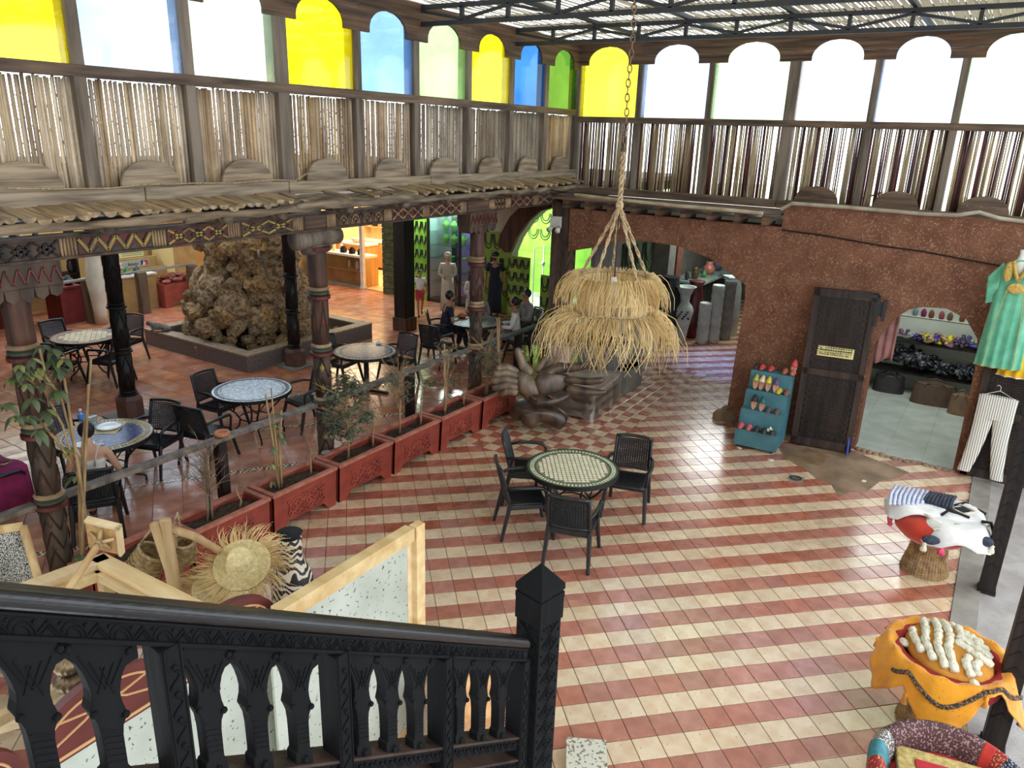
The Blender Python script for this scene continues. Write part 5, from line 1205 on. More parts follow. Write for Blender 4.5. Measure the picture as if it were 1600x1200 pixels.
bs2 = [blobshoe(mat('bright_shoe_%d' % k, rgb(*c), rough=.35)) for k, c in enumerate([(70, 62, 130), (206, 206, 30), (120, 80, 110), (150, 152, 158), (60, 62, 80), (170, 140, 100)])]
for k in range(115):
    y = random.uniform(-.5, 1.75); h = .05 + .3 * max(0, min(1, (y - .2) / 1.2)) * random.random() + .12 * random.random()
    o = put('bagged_shoe', random.choice(bs), loc=(15.7 + random.uniform(-.2, .2), y, .42 + h), rot=(random.uniform(-.8, .8), random.uniform(-.6, .6), random.uniform(0, 6)), scale=random.uniform(.8, 1.15)); tag(o, 'dark shoe in a clear bag heaped on the low shelf in the doorway room', 'shoe', 'dark bagged shoes')
for k in range(46):
    y = random.uniform(-.3, 1.35); o = put('bagged_shoe', bs2[k % 6], loc=(15.72 + random.uniform(-.1, .15), y, .99 + .12 * random.random()), rot=(random.uniform(-.6, .6), random.uniform(-.5, .5), random.uniform(0, 6)), scale=random.uniform(.75, 1.1)); tag(o, 'colourful bagged shoe on the upper shelf in the doorway room', 'shoe', 'colourful bagged shoes')
for k, (px_, c) in enumerate([(1430, (110, 140, 150)), (1443, (130, 30, 80)), (1455, (120, 70, 40)), (1471, (150, 70, 80)), (1484, (110, 84, 60)), (1503, (120, 76, 60))]):
    P = onx(px_, 489 + k * 2, 15.95); o = put('hanging_slipper', blobshoe(mat('wall_slipper_%d' % k, rgb(*c))), loc=P, rot=(1.2, 0, PI / 2), scale=.95); tag(o, ['pale blue', 'purple', 'brown suede', 'dusty red', 'olive brown', 'rust'][k] + ' slipper displayed high on the wall of the doorway room', 'shoe', 'slippers on the high wall row')
def bag(lb, P, d, col, rz=0):
    t = thing('travel_bag', lb, 'bag', P, rz, 'bags on the doorway room floor'); m = mat('bag_leather', rgb(*col), tuple(c * .7 for c in rgb(*col)[:3]) + (1,), scale=8, rough=.55)
    L, Wd, Hh = d
    MB().grid(lambda u, v: (Wd / 2 * math.cos(2 * PI * u) * (1 - .35 * v) * (abs(math.cos(2 * PI * u)) ** -.3 if abs(math.cos(2 * PI * u)) > .2 else 1), L / 2 * math.sin(2 * PI * u) * (1 - .1 * v) * (abs(math.sin(2 * PI * u)) ** -.3 if abs(math.sin(2 * PI * u)) > .2 else 1), Hh * v), 28, 6, True).add([(0, 0, 0)], []).build('bag_body', m, t, smooth=True)
    MB().ball((0, 0, Hh), (Wd * .34, L * .45, .05), 12, 6).build('bag_top', m, t, smooth=True)
    for s in (-1, 1): MB().tube([(s * Wd * .3, L * .25 * math.cos(PI * k / 8), Hh * .8 + .16 * math.sin(PI * k / 8)) for k in range(9)], .012, 5).build('handle', m, t, smooth=True)
bag('large brown leather travel bag on the pale tiles in the doorway room', (15.2, .52, 0), (.75, .34, .36), (92, 70, 56), .1)
bag('black travel bag left of the large brown one in the doorway room', (15.5, 1.3, 0), (.55, .32, .3), (44, 40, 42), .1)
bag('tan bag at the left jamb of the doorway room', (15.4, 1.78, 0), (.3, .3, .3), (140, 112, 82))
bag('light brown bag at the right jamb of the doorway room', (14.9, .08, 0), (.36, .3, .32), (126, 100, 76))
pkc = MB().grid(lambda u, v: (12.37 + .02 * math.sin(u * 18), 1.36 - .3 * u, 2.1 - .75 * v - .05 * math.sin(u * 6)), 16, 8).build('pink_scarf', mat('pink_scarf_cloth', rgb(170, 124, 118), rgb(140, 98, 92), scale=6, rough=.9), smooth=True, thick=.004); tag(pkc, 'pinkish scarf hanging inside the left of the arched doorway', 'scarf')
# ============================================================ CLOTHES BY THE RIGHT DOOR
m_kaf = mat('sea_green_cloth', rgb(104, 178, 144), rgb(82, 156, 124), scale=8, rough=.85, bump=.08, bscale=60, sheen=.3)
m_gold = mat('gold_embroidery', rgb(206, 172, 84), rgb(164, 130, 56), scale=40, rough=.6, bump=.5, bscale=60)
m_yel = mat('yellow_dress_cloth', rgb(236, 190, 30), rgb(214, 166, 20), scale=6, rough=.85)
kt = thing('sea_green_kaftan', 'sea green kaftan with gold embroidered neck hanging at the right of the clay wall', 'kaftan', (11.62, -.25, 3.14))
def robe(hw0, hw1, H, fold, dep=.1):
    def fn(u, v):
        a = 2 * PI * u; hw = hw0 + (hw1 - hw0) * v; q = math.cos(a); y = -hw * (abs(q) ** .8) * (1 if q > 0 else -1)
        return (-dep * math.sin(a) * (.6 + .5 * v) + .02 * fold * v * math.sin(9 * y / hw1 * 1.7 + 1), y, -H * v - (.1 * abs(y / hw0) ** 1.5 * (1 - v)))
    return fn
MB().grid(robe(.2, .27, 1.42, 1.3), 60, 14, True).build('robe_body', m_kaf, kt, smooth=True)
for s in (-1, 1): MB().grid(lambda u, v: (-.02 + .03 * math.sin(u * 9), s * (.19 + .14 * v * (1 - .25 * u) - .0), -.06 - .2 * v - .5 * u * (1 - .3 * v) + .0), 12, 7).build('sleeve', m_kaf, kt, smooth=True, thick=.01)
e = MB()
for s in (-1, 1): e.tube([(-.09, s * .09, -.02), (-.11, s * .05, -.15), (-.125, 0.0, -.26)], .026, 6); e.ball((-.1, s * .12, -.16), (.014, .055, .13), 10, 6)
e.ball((-.115, 0, -.36), (.014, .1, .07), 14, 8); e.build('neck_embroidery', m_gold, kt, smooth=True)
e = MB()
for s in (-1, 1): e.tube([(-.12, s * .09, -.38), (-.13, s * .14, -.8), (-.14, s * .17, -1.38)], .004, 4)
e.tube([robe(.2, .272, 1.42, 1.3)(i / 40, 1) for i in range(40)], .006, 4, closed=True); e.build('gold_piping', m_gold, kt)
MB().lathe([(.05, .12), (.045, .06), (.06, .0), (.1, -.05), (.09, -.2), (.02, -.28)], n=16).xf(Matrix.Diagonal((.8, 1, 1, 1))).build('bust_form', m_white, kt, smooth=True)
MB().tube([(0, 0, .1), (0, 0, .2), (.06, 0, .24), (.12, 0, .2)], .004, 5).build('hook', m_steel, kt)
yd = thing('yellow_dress', 'bright yellow dress hanging behind the sea green kaftan at the right edge', 'dress', (11.72, -.56, 3.0)); MB().grid(robe(.16, .3, 1.4, 1.5, .08), 60, 12, True).build('dress_body', m_yel, yd, smooth=True)
MB().tube([robe(.16, .302, 1.4, 1.5, .08)(i / 40, 1) for i in range(40)], .007, 4, closed=True).build('hem', m_white, yd); MB().tube([(0, 0, 0), (0, 0, .1), (.06, 0, .14), (.1, 0, .1)], .004, 5).build('hook', m_steel, yd)
m_str = mat('striped_linen', rgb(214, 208, 194), rgb(204, 198, 184), scale=6, rough=.9)
_nt = m_str.node_tree; _w = _nt.nodes.new('ShaderNodeTexWave'); _w.bands_direction = 'Y'; _w.inputs['Scale'].default_value = 11; _w.inputs['Distortion'].default_value = .4; _tc = _nt.nodes.new('ShaderNodeTexCoord'); _nt.links.new(_tc.outputs['Object'], _w.inputs[0])
_r = _nt.nodes.new('ShaderNodeValToRGB'); _r.color_ramp.elements[0].color = rgb(104, 102, 100); _r.color_ramp.elements[1].color = rgb(220, 214, 202); _r.color_ramp.elements[0].position = .1; _r.color_ramp.elements[1].position = .35; _nt.links.new(_w.outputs[1], _r.inputs[0]); _nt.links.new(_r.outputs[0], _nt.nodes['Principled BSDF'].inputs['Base Color'])
tr = thing('striped_trousers', 'cream trousers with thin grey stripes on a hanger before the dark carved door', 'trousers', (11.76, -.36, 1.27))
for s in (-1, 1):
    MB().grid(lambda u, v: (-.035 * math.sin(2 * PI * u) * (1.2 - .4 * v), s * (.105 + .11 * v * v * .9) + (.13 - .055 * v) * math.cos(2 * PI * u), -1.16 * v + (.02 * s if v > .9 else 0)), 20, 12, True).build('trouser_leg', m_str, tr, smooth=True)
MB().grid(lambda u, v: (-.042 * math.sin(2 * PI * u), (.2 + .035 * v) * math.cos(2 * PI * u), .0 - .32 * v), 24, 6, True).build('hip', m_str, tr, smooth=True)
MB().grid(lambda u, v: (-.045 * math.sin(2 * PI * u), .205 * math.cos(2 * PI * u), .01 - .05 * v), 24, 3, True).build('waistband', m_str, tr, smooth=True)
MB().tube([(0, .23, -.02), (0, 0, .09), (0, -.23, -.02), (0, .23, -.02)], .005, 5).build('hanger', m_steel2 if 'm_steel2' in globals() else m_white, tr); MB().tube([(0, 0, .09), (0, 0, .14), (0, .03, .17), (0, .05, .15)], .004, 5).build('hook', m_white, tr)
# ============================================================ RIGHT POSTS
for x, y, lb in ((8.64, -.57, 'dark square wooden post at the right edge beside the far wicker stool'), (6.12, -.70, 'dark square wooden post in the lower right corner beside the orange draped stool')):
    t = thing('terrace_post', lb, 'post', (x, y, 0)); MB().box((0, 0, 3.0), (.15, .15, 5.99)).build('shaft', m_dark, t, bev=.006); MB().box((0, 0, .02), (.17, .17, .035)).build('foot', m_dark, t)
    mb = MB()
    for k in range(20):
        for s in (-1, 1): mb.bar((-.077, s * .06, .3 + k * .14), (-.077, 0, .37 + k * .14), .008, .012)
    mb.build('zigzag_carving', m_dark, t)
# ============================================================ WICKER STOOLS AND POUFS
def weave(t, prof, n=44):
    mb = MB()
    for k in range(n):
        a = 2 * PI * k / n; mb.tube([(r * math.cos(a), r * math.sin(a), z) for r, z in prof], .006, 4)
    mb.build('wicker_stakes', m_wick, t, kind='stuff')
    mb = MB(); zs = [z for r, z in prof]; z = zs[0] + .01
    def rr(z):
        for (r0, z0), (r1, z1) in zip(prof, prof[1:]):
            if z0 <= z <= z1: return r0 + (r1 - r0) * (z - z0) / (z1 - z0)
        return prof[-1][0]
    i = 0
    while z < zs[-1]:
        r = rr(z); mb.tube([((r + .007 * math.cos(PI * k + i * PI)) * math.cos(2 * PI * k / n), (r + .007 * math.cos(PI * k + i * PI)) * math.sin(2 * PI * k / n), z) for k in range(n)], .0055, 4, closed=True); z += .0135; i += 1
    mb.build('wicker_weave', m_wick, t, kind='stuff')
def cloth(name, par, fn, m, nu=30, nv=12, th=.006): return MB().grid(fn, nu, nv).build(name, m, par, smooth=True, thick=th)
m_redf = mat('red_felt', rgb(196, 58, 34), rgb(172, 46, 28), scale=5, rough=.9, sheen=.3); m_redd = mat('dark_red_felt', rgb(160, 34, 30), rgb(134, 26, 24), scale=5, rough=.9)
m_wc = mat('white_cotton', rgb(228, 226, 222), rgb(208, 206, 204), scale=7, rough=.95, bump=.2); m_cch = mat('charcoal_tuft', rgb(62, 66, 84), rgb(42, 44, 56), scale=20, rough=.95, bump=.6, bscale=50)
m_ctuft = mat('cream_tuft', rgb(232, 226, 206), rgb(204, 196, 172), scale=26, rough=.95, bump=.8, bscale=60); m_pkt = mat('pink_tuft', rgb(228, 90, 124), rgb(200, 50, 90), scale=20, rough=.95, bump=.5)
m_lil = mat('lilac_white_tuft', rgb(206, 210, 232), rgb(184, 190, 216), scale=20, rough=.95, bump=.5)
s1 = thing('wicker_stool', 'wicker stool with red padded seat near the far right post', 'stool', (8.72, .03, 0))
weave(s1, [(.24, .0), (.225, .08), (.195, .2), (.18, .3), (.18, .36), (.21, .44)])
MB().lathe([(.2, .4), (.3, .42), (.38, .5), (.4, .58), (.37, .66), (.25, .7), (0, .705)], n=32).build('red_seat', m_redf, s1, smooth=True)
def flap(lb, name, loc, rz, fn, m, grp='tufted cushion covers on the far stool'):
    t = thing(name, lb, 'cushion cover', loc, rz, grp); return t
cx, cy_, cz = 8.72, .03, .0
def drp(u, v, w, l, zt, rad=.4, drop=.2):
    x, y = (u - .5) * w, (v - .5) * l; r = math.hypot(x, y); z = zt - (max(0, r - rad * .8) * 1.6 if r > rad * .8 else 0); z = max(z, zt - drop)
    k = 1 if r < rad else (rad + (r - rad) * .35) / r
    return (x * k, y * k, z + .008 * math.sin(x * 30) * math.cos(y * 23))
c1 = thing('cushion_cover', 'white cushion cover with charcoal diamonds and tassels, near side of the far stool', 'cushion cover', (8.72, .03, 0), .3, 'tufted cushion covers')
cloth('cloth', c1, lambda u, v: drp(u, v, .75, .8, .728, .36, .22), m_wc).location = (-.12, -.14, 0)
for pts in ([(-.4, .12, .69), (-.3, -.1, .7), (-.42, -.3, .64)], [(-.14, .2, .745), (-.3, .02, .72)], [(-.1, -.5, .68), (-.3, -.1, .73)]): MB().tube(pts, .016, 6).build('cream_ridge', m_ctuft, c1, smooth=True)
for p, d in (((-.47, .14, .6), (.05, .09, .05)), ((-.36, -.4, .62), (.06, .07, .05))): MB().ball(p, d, 10, 6).build('charcoal_patch', m_cch, c1, smooth=True)
for p in ((-.5, .2, .5), (-.36, -.46, .52)): MB().lathe([(.0, .08), (.025, .06), (.02, .045), (.035, 0), (.03, -.02), (0, -.02)], c=p, n=12).build('tassel', m_ctuft, c1, smooth=True)
MB().lathe([(.0, .06), (.03, .03), (.04, -.02), (0, -.03)], c=(-.46, .02, .47), n=12).build('pink_pompom', m_pkt, c1, smooth=True)
c2 = thing('cushion_cover', 'white cushion cover with black zigzag diamond on the right of the far stool', 'cushion cover', (8.72, .03, 0), .2, 'tufted cushion covers')
cloth('cloth', c2, lambda u, v: drp(u, v, .6, .62, .752, .3, .2), m_wc).location = (.08, -.2, 0)
for pts in ([(-.16, -.02, .762), (-.02, -.1, .765), (-.12, -.28, .762)], [(.14, -.18, .762), (.28, -.3, .755), (.2, -.5, .7)], [(-.14, -.4, .755), (-.05, -.5, .72), (-.18, -.52, .66)]): MB().tube(pts, .018, 6).build('black_zigzag', m_blk, c2, smooth=True)
MB().box((.06, -.24, .765), (.1, .12, .02), .6).build('black_diamond', m_blk, c2, bev=.006)
MB().tube([(.06, -.12, .765), (.18, -.24, .765), (.06, -.37, .765), (-.06, -.24, .765)], .014, 6, closed=True).build('cream_ridge', m_ctuft, c2, smooth=True)
c3 = thing('cushion_cover', 'lilac and navy ribbed cushion cover topmost on the far wicker stool', 'cushion cover', (8.72, .03, 0), .15, 'tufted cushion covers')
cloth('cloth', c3, lambda u, v: drp(u, v, .62, .7, .77, .36, .16), m_wc).location = (.1, .16, 0)
for k in range(8):
    y = .46 - .045 * k; MB().tube([(-.18 + .02 * k, y + .02, .775), (.08, y + .0, .79), (.36, y - .06, .78)], .02, 6).build('lilac_ridge', m_lil, c3, smooth=True)
for k in range(8):
    y = .1 - .035 * k; MB().tube([(.04 - .01 * k, y + .04, .792), (.2, y, .79), (.38, y - .05, .77)], .021, 6).build('navy_ridge', m_cch, c3, smooth=True)
c4 = thing('cushion_cover', 'white cushion cover with pink tufted pattern hanging at the left of the far stool', 'cushion cover', (8.72, .03, 0), .1, 'tufted cushion covers')
cloth('cloth', c4, lambda u, v: (-.1 + .32 * u - .2 * (1 - v) * u, .3 + .12 * (1 - (1 - v) ** 2), .74 - .3 * v + .02 * math.sin(u * 14)), m_wc)
MB().tube([(-.16, .33, .72), (-.05, .4, .7), (.1, .38, .735)], .014, 6).build('pink_ridge', m_pkt, c4, smooth=True); MB().tube([(-.02, .44, .64), (-.1, .43, .62), (-.08, .44, .56), (-.14, .42, .5)], .024, 6).build('pink_ridge', m_pkt, c4, smooth=True)
# orange draped stool
m_or = mat('saffron_cloth', rgb(222, 150, 24), rgb(194, 122, 16), scale=5, rough=.9, bump=.2, bscale=40, sheen=.3, speck=(rgb(150, 80, 30), 42, .68)); m_trim = mat('dark_woven_trim', rgb(52, 46, 46), rgb(150, 110, 60), scale=60, rough=.9, ramp=(.5, .6))
s2 = thing('wicker_stool', 'wicker stool with dark red seat under the saffron cloth in the lower right', 'stool', (6.1, -.27, 0))
weave(s2, [(.26, .0), (.24, .08), (.205, .2), (.19, .3), (.195, .36), (.23, .44)])
MB().lathe([(.2, .4), (.3, .43), (.4, .52), (.42, .62), (.4, .7), (.34, .7), (.3, .6), (0, .58)], n=32).build('red_seat', m_redd, s2, smooth=True)
oc = thing('saffron_cloth', 'saffron orange tasselled cloth draped over the rim of the lower right stool', 'cloth', (6.1, -.27, 0), .25)
def sf(u, v):
    a = 2 * PI * u; drop = .035 + max(.34 * max(0, 1 - abs(((math.degrees(a) + 14.3 - c + 180) % 360) - 180) / w) ** .8 * k for c, w, k in ((126, 34, .95), (180, 36, 1.25), (268, 36, 1.3), (20, 60, .3)))
    if v < .35: r = .3 + .13 * v / .35 + .008 * math.sin(a * 17); z = .62 + .1 * math.sin(v / .35 * PI / 2) + .012 * math.sin(a * 13 + 2) * v / .35
    else: q = (v - .35) / .65; r = .43 + (.03 + .3 * drop) * q + (.012 * math.sin(a * 9) + .01 * math.sin(a * 23 + 1)) * q; z = .72 - drop * q + .012 * math.sin(a * 13 + 2) * (1 - q)
    return (r * math.cos(a), r * math.sin(a), z)
MB().grid(sf, 90, 16, True).build('cloth', m_or, oc, smooth=True, thick=.008)
mb = MB()
for k in range(26): a = (2.1 + .09 * k) / (2 * PI); mb.tube([[c * 1.012 for c in sf(a, .62)], [c * 1.012 for c in sf(a + .0145, .62)]], .018, 5)
mb.build('woven_trim', m_trim, oc)
for k in range(6):
    a = (.35 + k) / 6; p = Vector(sf(a, 1.0)); MB().lathe([(.0, .02), (.018, .0), (.014, -.02), (.028, -.07), (0, -.075)], c=p, n=10).build('tassel', m_or, oc, smooth=True)
mb = MB()
for k in range(140): a = random.random(); p = Vector(sf(a, random.choice((1, .33, .5, .8)))); d = Vector((random.gauss(0, .012), random.gauss(0, .012), random.uniform(-.03, .02))); mb.tube([p, p + d], .003, 3)
mb.build('loose_threads', m_or, oc, kind='stuff')
cu2 = thing('tufted_cushion', 'ochre cushion with thick cream tufted zigzags lying inside the saffron cloth', 'cushion', (6.1, -.27, .64), .55)
MB().ball((0, 0, .04), (.36, .36, .13), 24, 10).xf(Matrix.Diagonal((1, .82, 1, 1))).build('pillow', mat('ochre_cushion', rgb(196, 136, 50), rgb(172, 112, 36), scale=8, rough=.95), cu2, smooth=True)
def cz_(x, y): return .04 + .125 * math.sqrt(max(.02, 1 - (x / .38) ** 2 - (y / .31) ** 2))
TW = [[(-.3, .12), (-.1, .08), (.02, 0)], [(-.26, .17), (-.06, .14), (.08, .06)], [(-.18, .22), (0, .2), (.16, .12)], [(-.08, .26), (.1, .24), (.2, .2)], [(.02, 0), (.18, -.06), (.33, -.1)], [(.08, .06), (.22, 0), (.34, -.04)], [(.16, .12), (.26, .08), (.34, .04)], [(-.02, -.02), (-.14, -.1), (-.22, -.2)], [(.04, -.06), (-.06, -.14), (-.14, -.24)], [(.1, -.1), (.02, -.18), (-.06, -.26)], [(.16, -.12), (.1, -.2), (.04, -.27)], [(.2, -.16), (.24, -.2), (.28, -.14)], [(-.34, .02), (-.24, .02), (-.18, -.04)], [(-.33, -.03), (-.26, -.04), (-.22, -.1)]]
for q in TW: MB().tube([(x, y, cz_(x, y) + .012) for i in range(len(q) - 1) for x, y in [(q[i][0] + (q[i + 1][0] - q[i][0]) * t / 5, q[i][1] + (q[i + 1][1] - q[i][1]) * t / 5) for t in range(6)]], [.03 + .005 * math.sin(k * 2.1) for k in range(6 * (len(q) - 1))], 7).build('tufted_ridge', m_ctuft, cu2, smooth=True)
for s in ((-.36, 0), (.36, -.02), (.1, .3)): MB().ball((s[0], s[1], .06), (.05, .035, .03), 9, 6).build('corner_tassel', m_ctuft, cu2, smooth=True)
# patchwork tub pouf in the corner
m_pw1 = mat('maroon_lace_patch', rgb(70, 34, 36), rgb(150, 120, 116), scale=70, rough=.7, ramp=(.56, .6), detail=1, bump=.4); m_pw2 = mat('red_patch', rgb(190, 50, 40), rgb(166, 38, 34), scale=12, rough=.8)
m_pw3 = mat('red_gold_band', rgb(140, 28, 34), rgb(196, 150, 84), scale=80, rough=.8, ramp=(.58, .62), detail=1); m_pw4 = mat('blue_black_lace', rgb(32, 32, 44), rgb(150, 156, 176), scale=95, rough=.8, ramp=(.54, .6), detail=1); m_pw5 = mat('silver_sequin_patch', rgb(70, 64, 64), rgb(196, 190, 182), scale=90, rough=.4, ramp=(.5, .58), detail=1); m_pw6 = mat('gold_brocade', rgb(196, 174, 110), rgb(160, 134, 74), scale=30, rough=.6, bump=.4); m_tq = mat('turquoise_patch', rgb(60, 130, 140), rgb(44, 100, 112), scale=20)
pf = thing('patchwork_tub_chair', 'round patchwork tub seat of red, lace and brocade patches in the bottom right corner', 'pouf', (4.74, -.42, 0), .2)
def tub(u0, u1, m, nm):
    def fn(u, v):
        a = 2 * PI * (u0 + (u1 - u0) * u); back = .5 + .5 * math.cos(a - .45); h = .58 + .08 * back; t = v * 3
        if t < 1: return ((.46 + .05 * t) * math.cos(a), (.46 + .05 * t) * math.sin(a), .05 + (h - .05) * t)
        if t < 2: r = .51 - .1 * (t - 1); return (r * math.cos(a), r * math.sin(a), h + .045 * math.sin((t - 1) * PI))
        r = .41 - .03 * (t - 2); return (r * math.cos(a), r * math.sin(a), h - (h - .5) * (t - 2))
    MB().grid(fn, 12, 22).build(nm, m, pf, smooth=True, thick=.012)
for u0, u1, m, nm in ((-.08, .16, m_pw1, 'lace_patch'), (.16, .2, m_pw5, 'sequin_patch'), (.2, .25, m_tq, 'turquoise_patch'), (.25, .3, m_pw3, 'red_gold_patch'), (.3, .5, m_pw5, 'sequin_patch'), (.5, .7, m_pw3, 'red_gold_patch'), (.7, .84, m_pw3, 'red_gold_patch'), (.84, .87, m_pw4, 'blue_lace_patch'), (.87, .895, m_pw3, 'red_gold_patch'), (.895, .92, m_pw2, 'red_patch')): tub(u0, u1, m, nm)
MB().lathe([(.4, .06), (.4, .5), (.36, .54), (0, .55)], n=28).build('seat_base', m_pw2, pf, smooth=True)
MB().box((-.02, .02, .565), (.6, .6, .05)).build('brocade_border', m_pw6, pf, bev=.012); MB().box((-.04, .0, .595), (.42, .42, .012)).build('red_panel', mat('crimson_panel', rgb(190, 26, 44), rgb(160, 20, 36), scale=8), pf)
mb = MB()
for i in range(4):
    for j in range(5): mb.box((-.24 + i * .09, -.14 + j * .07, .603), (.03, .045, .006))
mb.build('gold_motif', m_pw6, pf)
mb = MB()
for k in range(3): mb.tube([(.49 * math.cos(a) * 1.04, .49 * math.sin(a) * 1.04, .45 - k * .12) for a in [4.0 + i * .12 for i in range(12)]], .012, 5)
mb.build('beaded_braid', m_pw6, pf)
# ============================================================ ROCK FOUNTAIN
m_rock = mat('tufa_rock', rgb(184, 150, 102), rgb(104, 80, 54), scale=3.5, rough=.95, bump=.9, bscale=16, objrand=.18, island=.15)
m_gran = mat('granite_kerb', rgb(128, 116, 108), rgb(92, 84, 80), scale=30, rough=.6, speck=(rgb(60, 54, 52), 90, .58)); m_granl = mat('worn_kerb_top', rgb(170, 148, 122), rgb(140, 118, 96), scale=12, rough=.6)
rkf = thing('rock_fountain', 'tall fountain of piled tufa rocks in a low granite basin', 'fountain', (8.8, 11.5, 0))
BX, BYY, BH = 3.4, 3.25, .34
for lo, hi in (((0, 0), (BX, .24)), ((0, BYY - .24), (BX, BYY)), ((0, .24), (.24, BYY - .24)), ((BX - .24, .24), (BX, BYY - .24))):
    MB().b2((lo[0], lo[1], 0), (hi[0], hi[1], BH - .03)).build('basin_wall', m_gran, rkf); MB().b2((lo[0] - .01, lo[1] - .01, BH - .03), (hi[0] + .01, hi[1] + .01, BH)).build('kerb_top', m_granl, rkf)
MB().b2((.2, .2, 0), (BX - .2, BYY - .2, .16)).build('basin_bed', m_soil, rkf)
def rockmesh():
    mb = MB().ball((0, 0, 0), 1, 12, 8); V = []
    ph = [random.uniform(0, 6) for _ in range(9)]
    for v in mb.v:
        v = Vector(v); k = 1 + .2 * math.sin(v.x * 3.1 + ph[0]) * math.cos(v.y * 2.7 + ph[1]) + .16 * math.sin(v.z * 4.3 + ph[2] + v.x * 2) + .12 * math.sin(v.y * 7 + ph[3]) * math.sin(v.x * 6 + ph[4]) + random.uniform(-.07, .07); V.append(tuple(v * k))
    mb.v = V; return mb.mesh('rock', m_rock, False)
RM = [rockmesh() for _ in range(7)]
cxr, cyr = 1.5, 1.6
def rprof(z):
    for (z0, r0), (z1, r1) in zip([(0, 1.3), (.5, 1.22), (.9, 1.14), (1.3, .98), (1.7, .86), (2.0, .7), (2.2, .86), (2.5, .82), (2.7, .4)], [(.5, 1.22), (.9, 1.14), (1.3, .98), (1.7, .86), (2.0, .7), (2.2, .86), (2.5, .82), (2.7, .4), (3, 0)]):
        if z0 <= z <= z1: return r0 + (r1 - r0) * (z - z0) / (z1 - z0)
    return .3
z = .2
while z < 2.6:
    R = rprof(z); n = int(2 * PI * R / .3)
    for k in range(n):
        a = 2 * PI * (k + random.random() * .6) / n; s = random.uniform(.15, .27) * (.7 if z < .5 else 1)
        put('rock', random.choice(RM), rkf, loc=(cxr + R * math.cos(a) * random.uniform(.8, 1.1), cyr + R * math.sin(a) * random.uniform(.8, 1.1), z + random.uniform(-.06, .06)), rot=(random.uniform(0, 6), random.uniform(0, 6), random.uniform(0, 6)), scale=(s, s * random.uniform(.8, 1.1), s * random.uniform(.7, 1)))
    z += .2
MB().lathe([(1.0, .1), (.9, .9), (.7, 1.4), (.55, 2.0), (.55, 2.3), (.4, 2.5), (0, 2.55)], c=(cxr, cyr, 0), n=16).build('rock_core', m_soil, rkf)  # dark core: shade of the gaps between rocks put into its colour
for k in range(14):
    s = random.uniform(.08, .16); put('rock', random.choice(RM), rkf, loc=(random.uniform(.4, 2.9), random.uniform(.35, .75), .2), rot=(random.uniform(0, 6), 1, 2), scale=s)
mb = MB()
for k in range(1500):
    x, y = random.uniform(.26, BX - .26), random.uniform(.26, BYY - .26)
    if math.hypot(x - cxr, y - cyr) < 1.1: continue
    s = random.uniform(.018, .045); mb.ball((x, y, .165 + random.uniform(0, .03)), (s, s * .8, s * .6), 5, 3)
mb.build('pebbles', m_rock, rkf, kind='stuff')
MB().tube([(.95, .62, 2.15), (.85, .5, 2.05), (.98, .5, 2.0), (1.0, .52, 1.95), (.98, .45, 1.6)], .025, 6).build('water_pipe', m_conc, rkf, smooth=True)
ct = thing('cat', 'grey and white cat crouching on the corner of the fountain basin', 'cat', (8.86, 14.3, .34), .8)
m_cat = mat('grey_cat_fur', rgb(120, 112, 102), rgb(90, 82, 74), scale=20, rough=.9); cm = bpy.data.meshes.new('body')
CV = [((0, -.16, .1), .075), ((0, -.02, .11), .08), ((0, .1, .12), .065), ((0, .16, .16), .045), ((0, .2, .18), .05), ((0, .25, .165), .025), ((.05, .1, .06), .03), ((.05, .15, .015), .02), ((-.05, .1, .06), .03), ((-.05, .15, .015), .02), ((.07, -.14, .06), .045), ((.08, -.06, .02), .022), ((-.07, -.14, .06), .045), ((-.08, -.06, .02), .022), ((0, -.24, .05), .022), ((.1, -.26, .025), .018), ((.16, -.18, .02), .014), ((.03, .19, .225), .014), ((-.03, .19, .225), .014)]
cm.from_pydata([c[0] for c in CV], [(0, 1), (1, 2), (2, 3), (3, 4), (4, 5), (2, 6), (6, 7), (2, 8), (8, 9), (0, 10), (10, 11), (0, 12), (12, 13), (0, 14), (14, 15), (15, 16), (4, 17), (4, 18)], []); cm.materials.append(m_cat)
o = put('body', cm, ct); md = o.modifiers.new('skin', 'SKIN'); md.use_smooth_shade = True
for i, c in enumerate(CV): cm.skin_vertices[0].data[i].radius = (c[1], c[1]); cm.skin_vertices[0].data[i].use_root = i == 0
q_ = o.modifiers.new('smooth', 'SUBSURF'); q_.levels = q_.render_levels = 1
MB().ball((0, .15, .1), (.04, .03, .05), 8, 6).build('white_chest', m_wsh, ct, smooth=True)
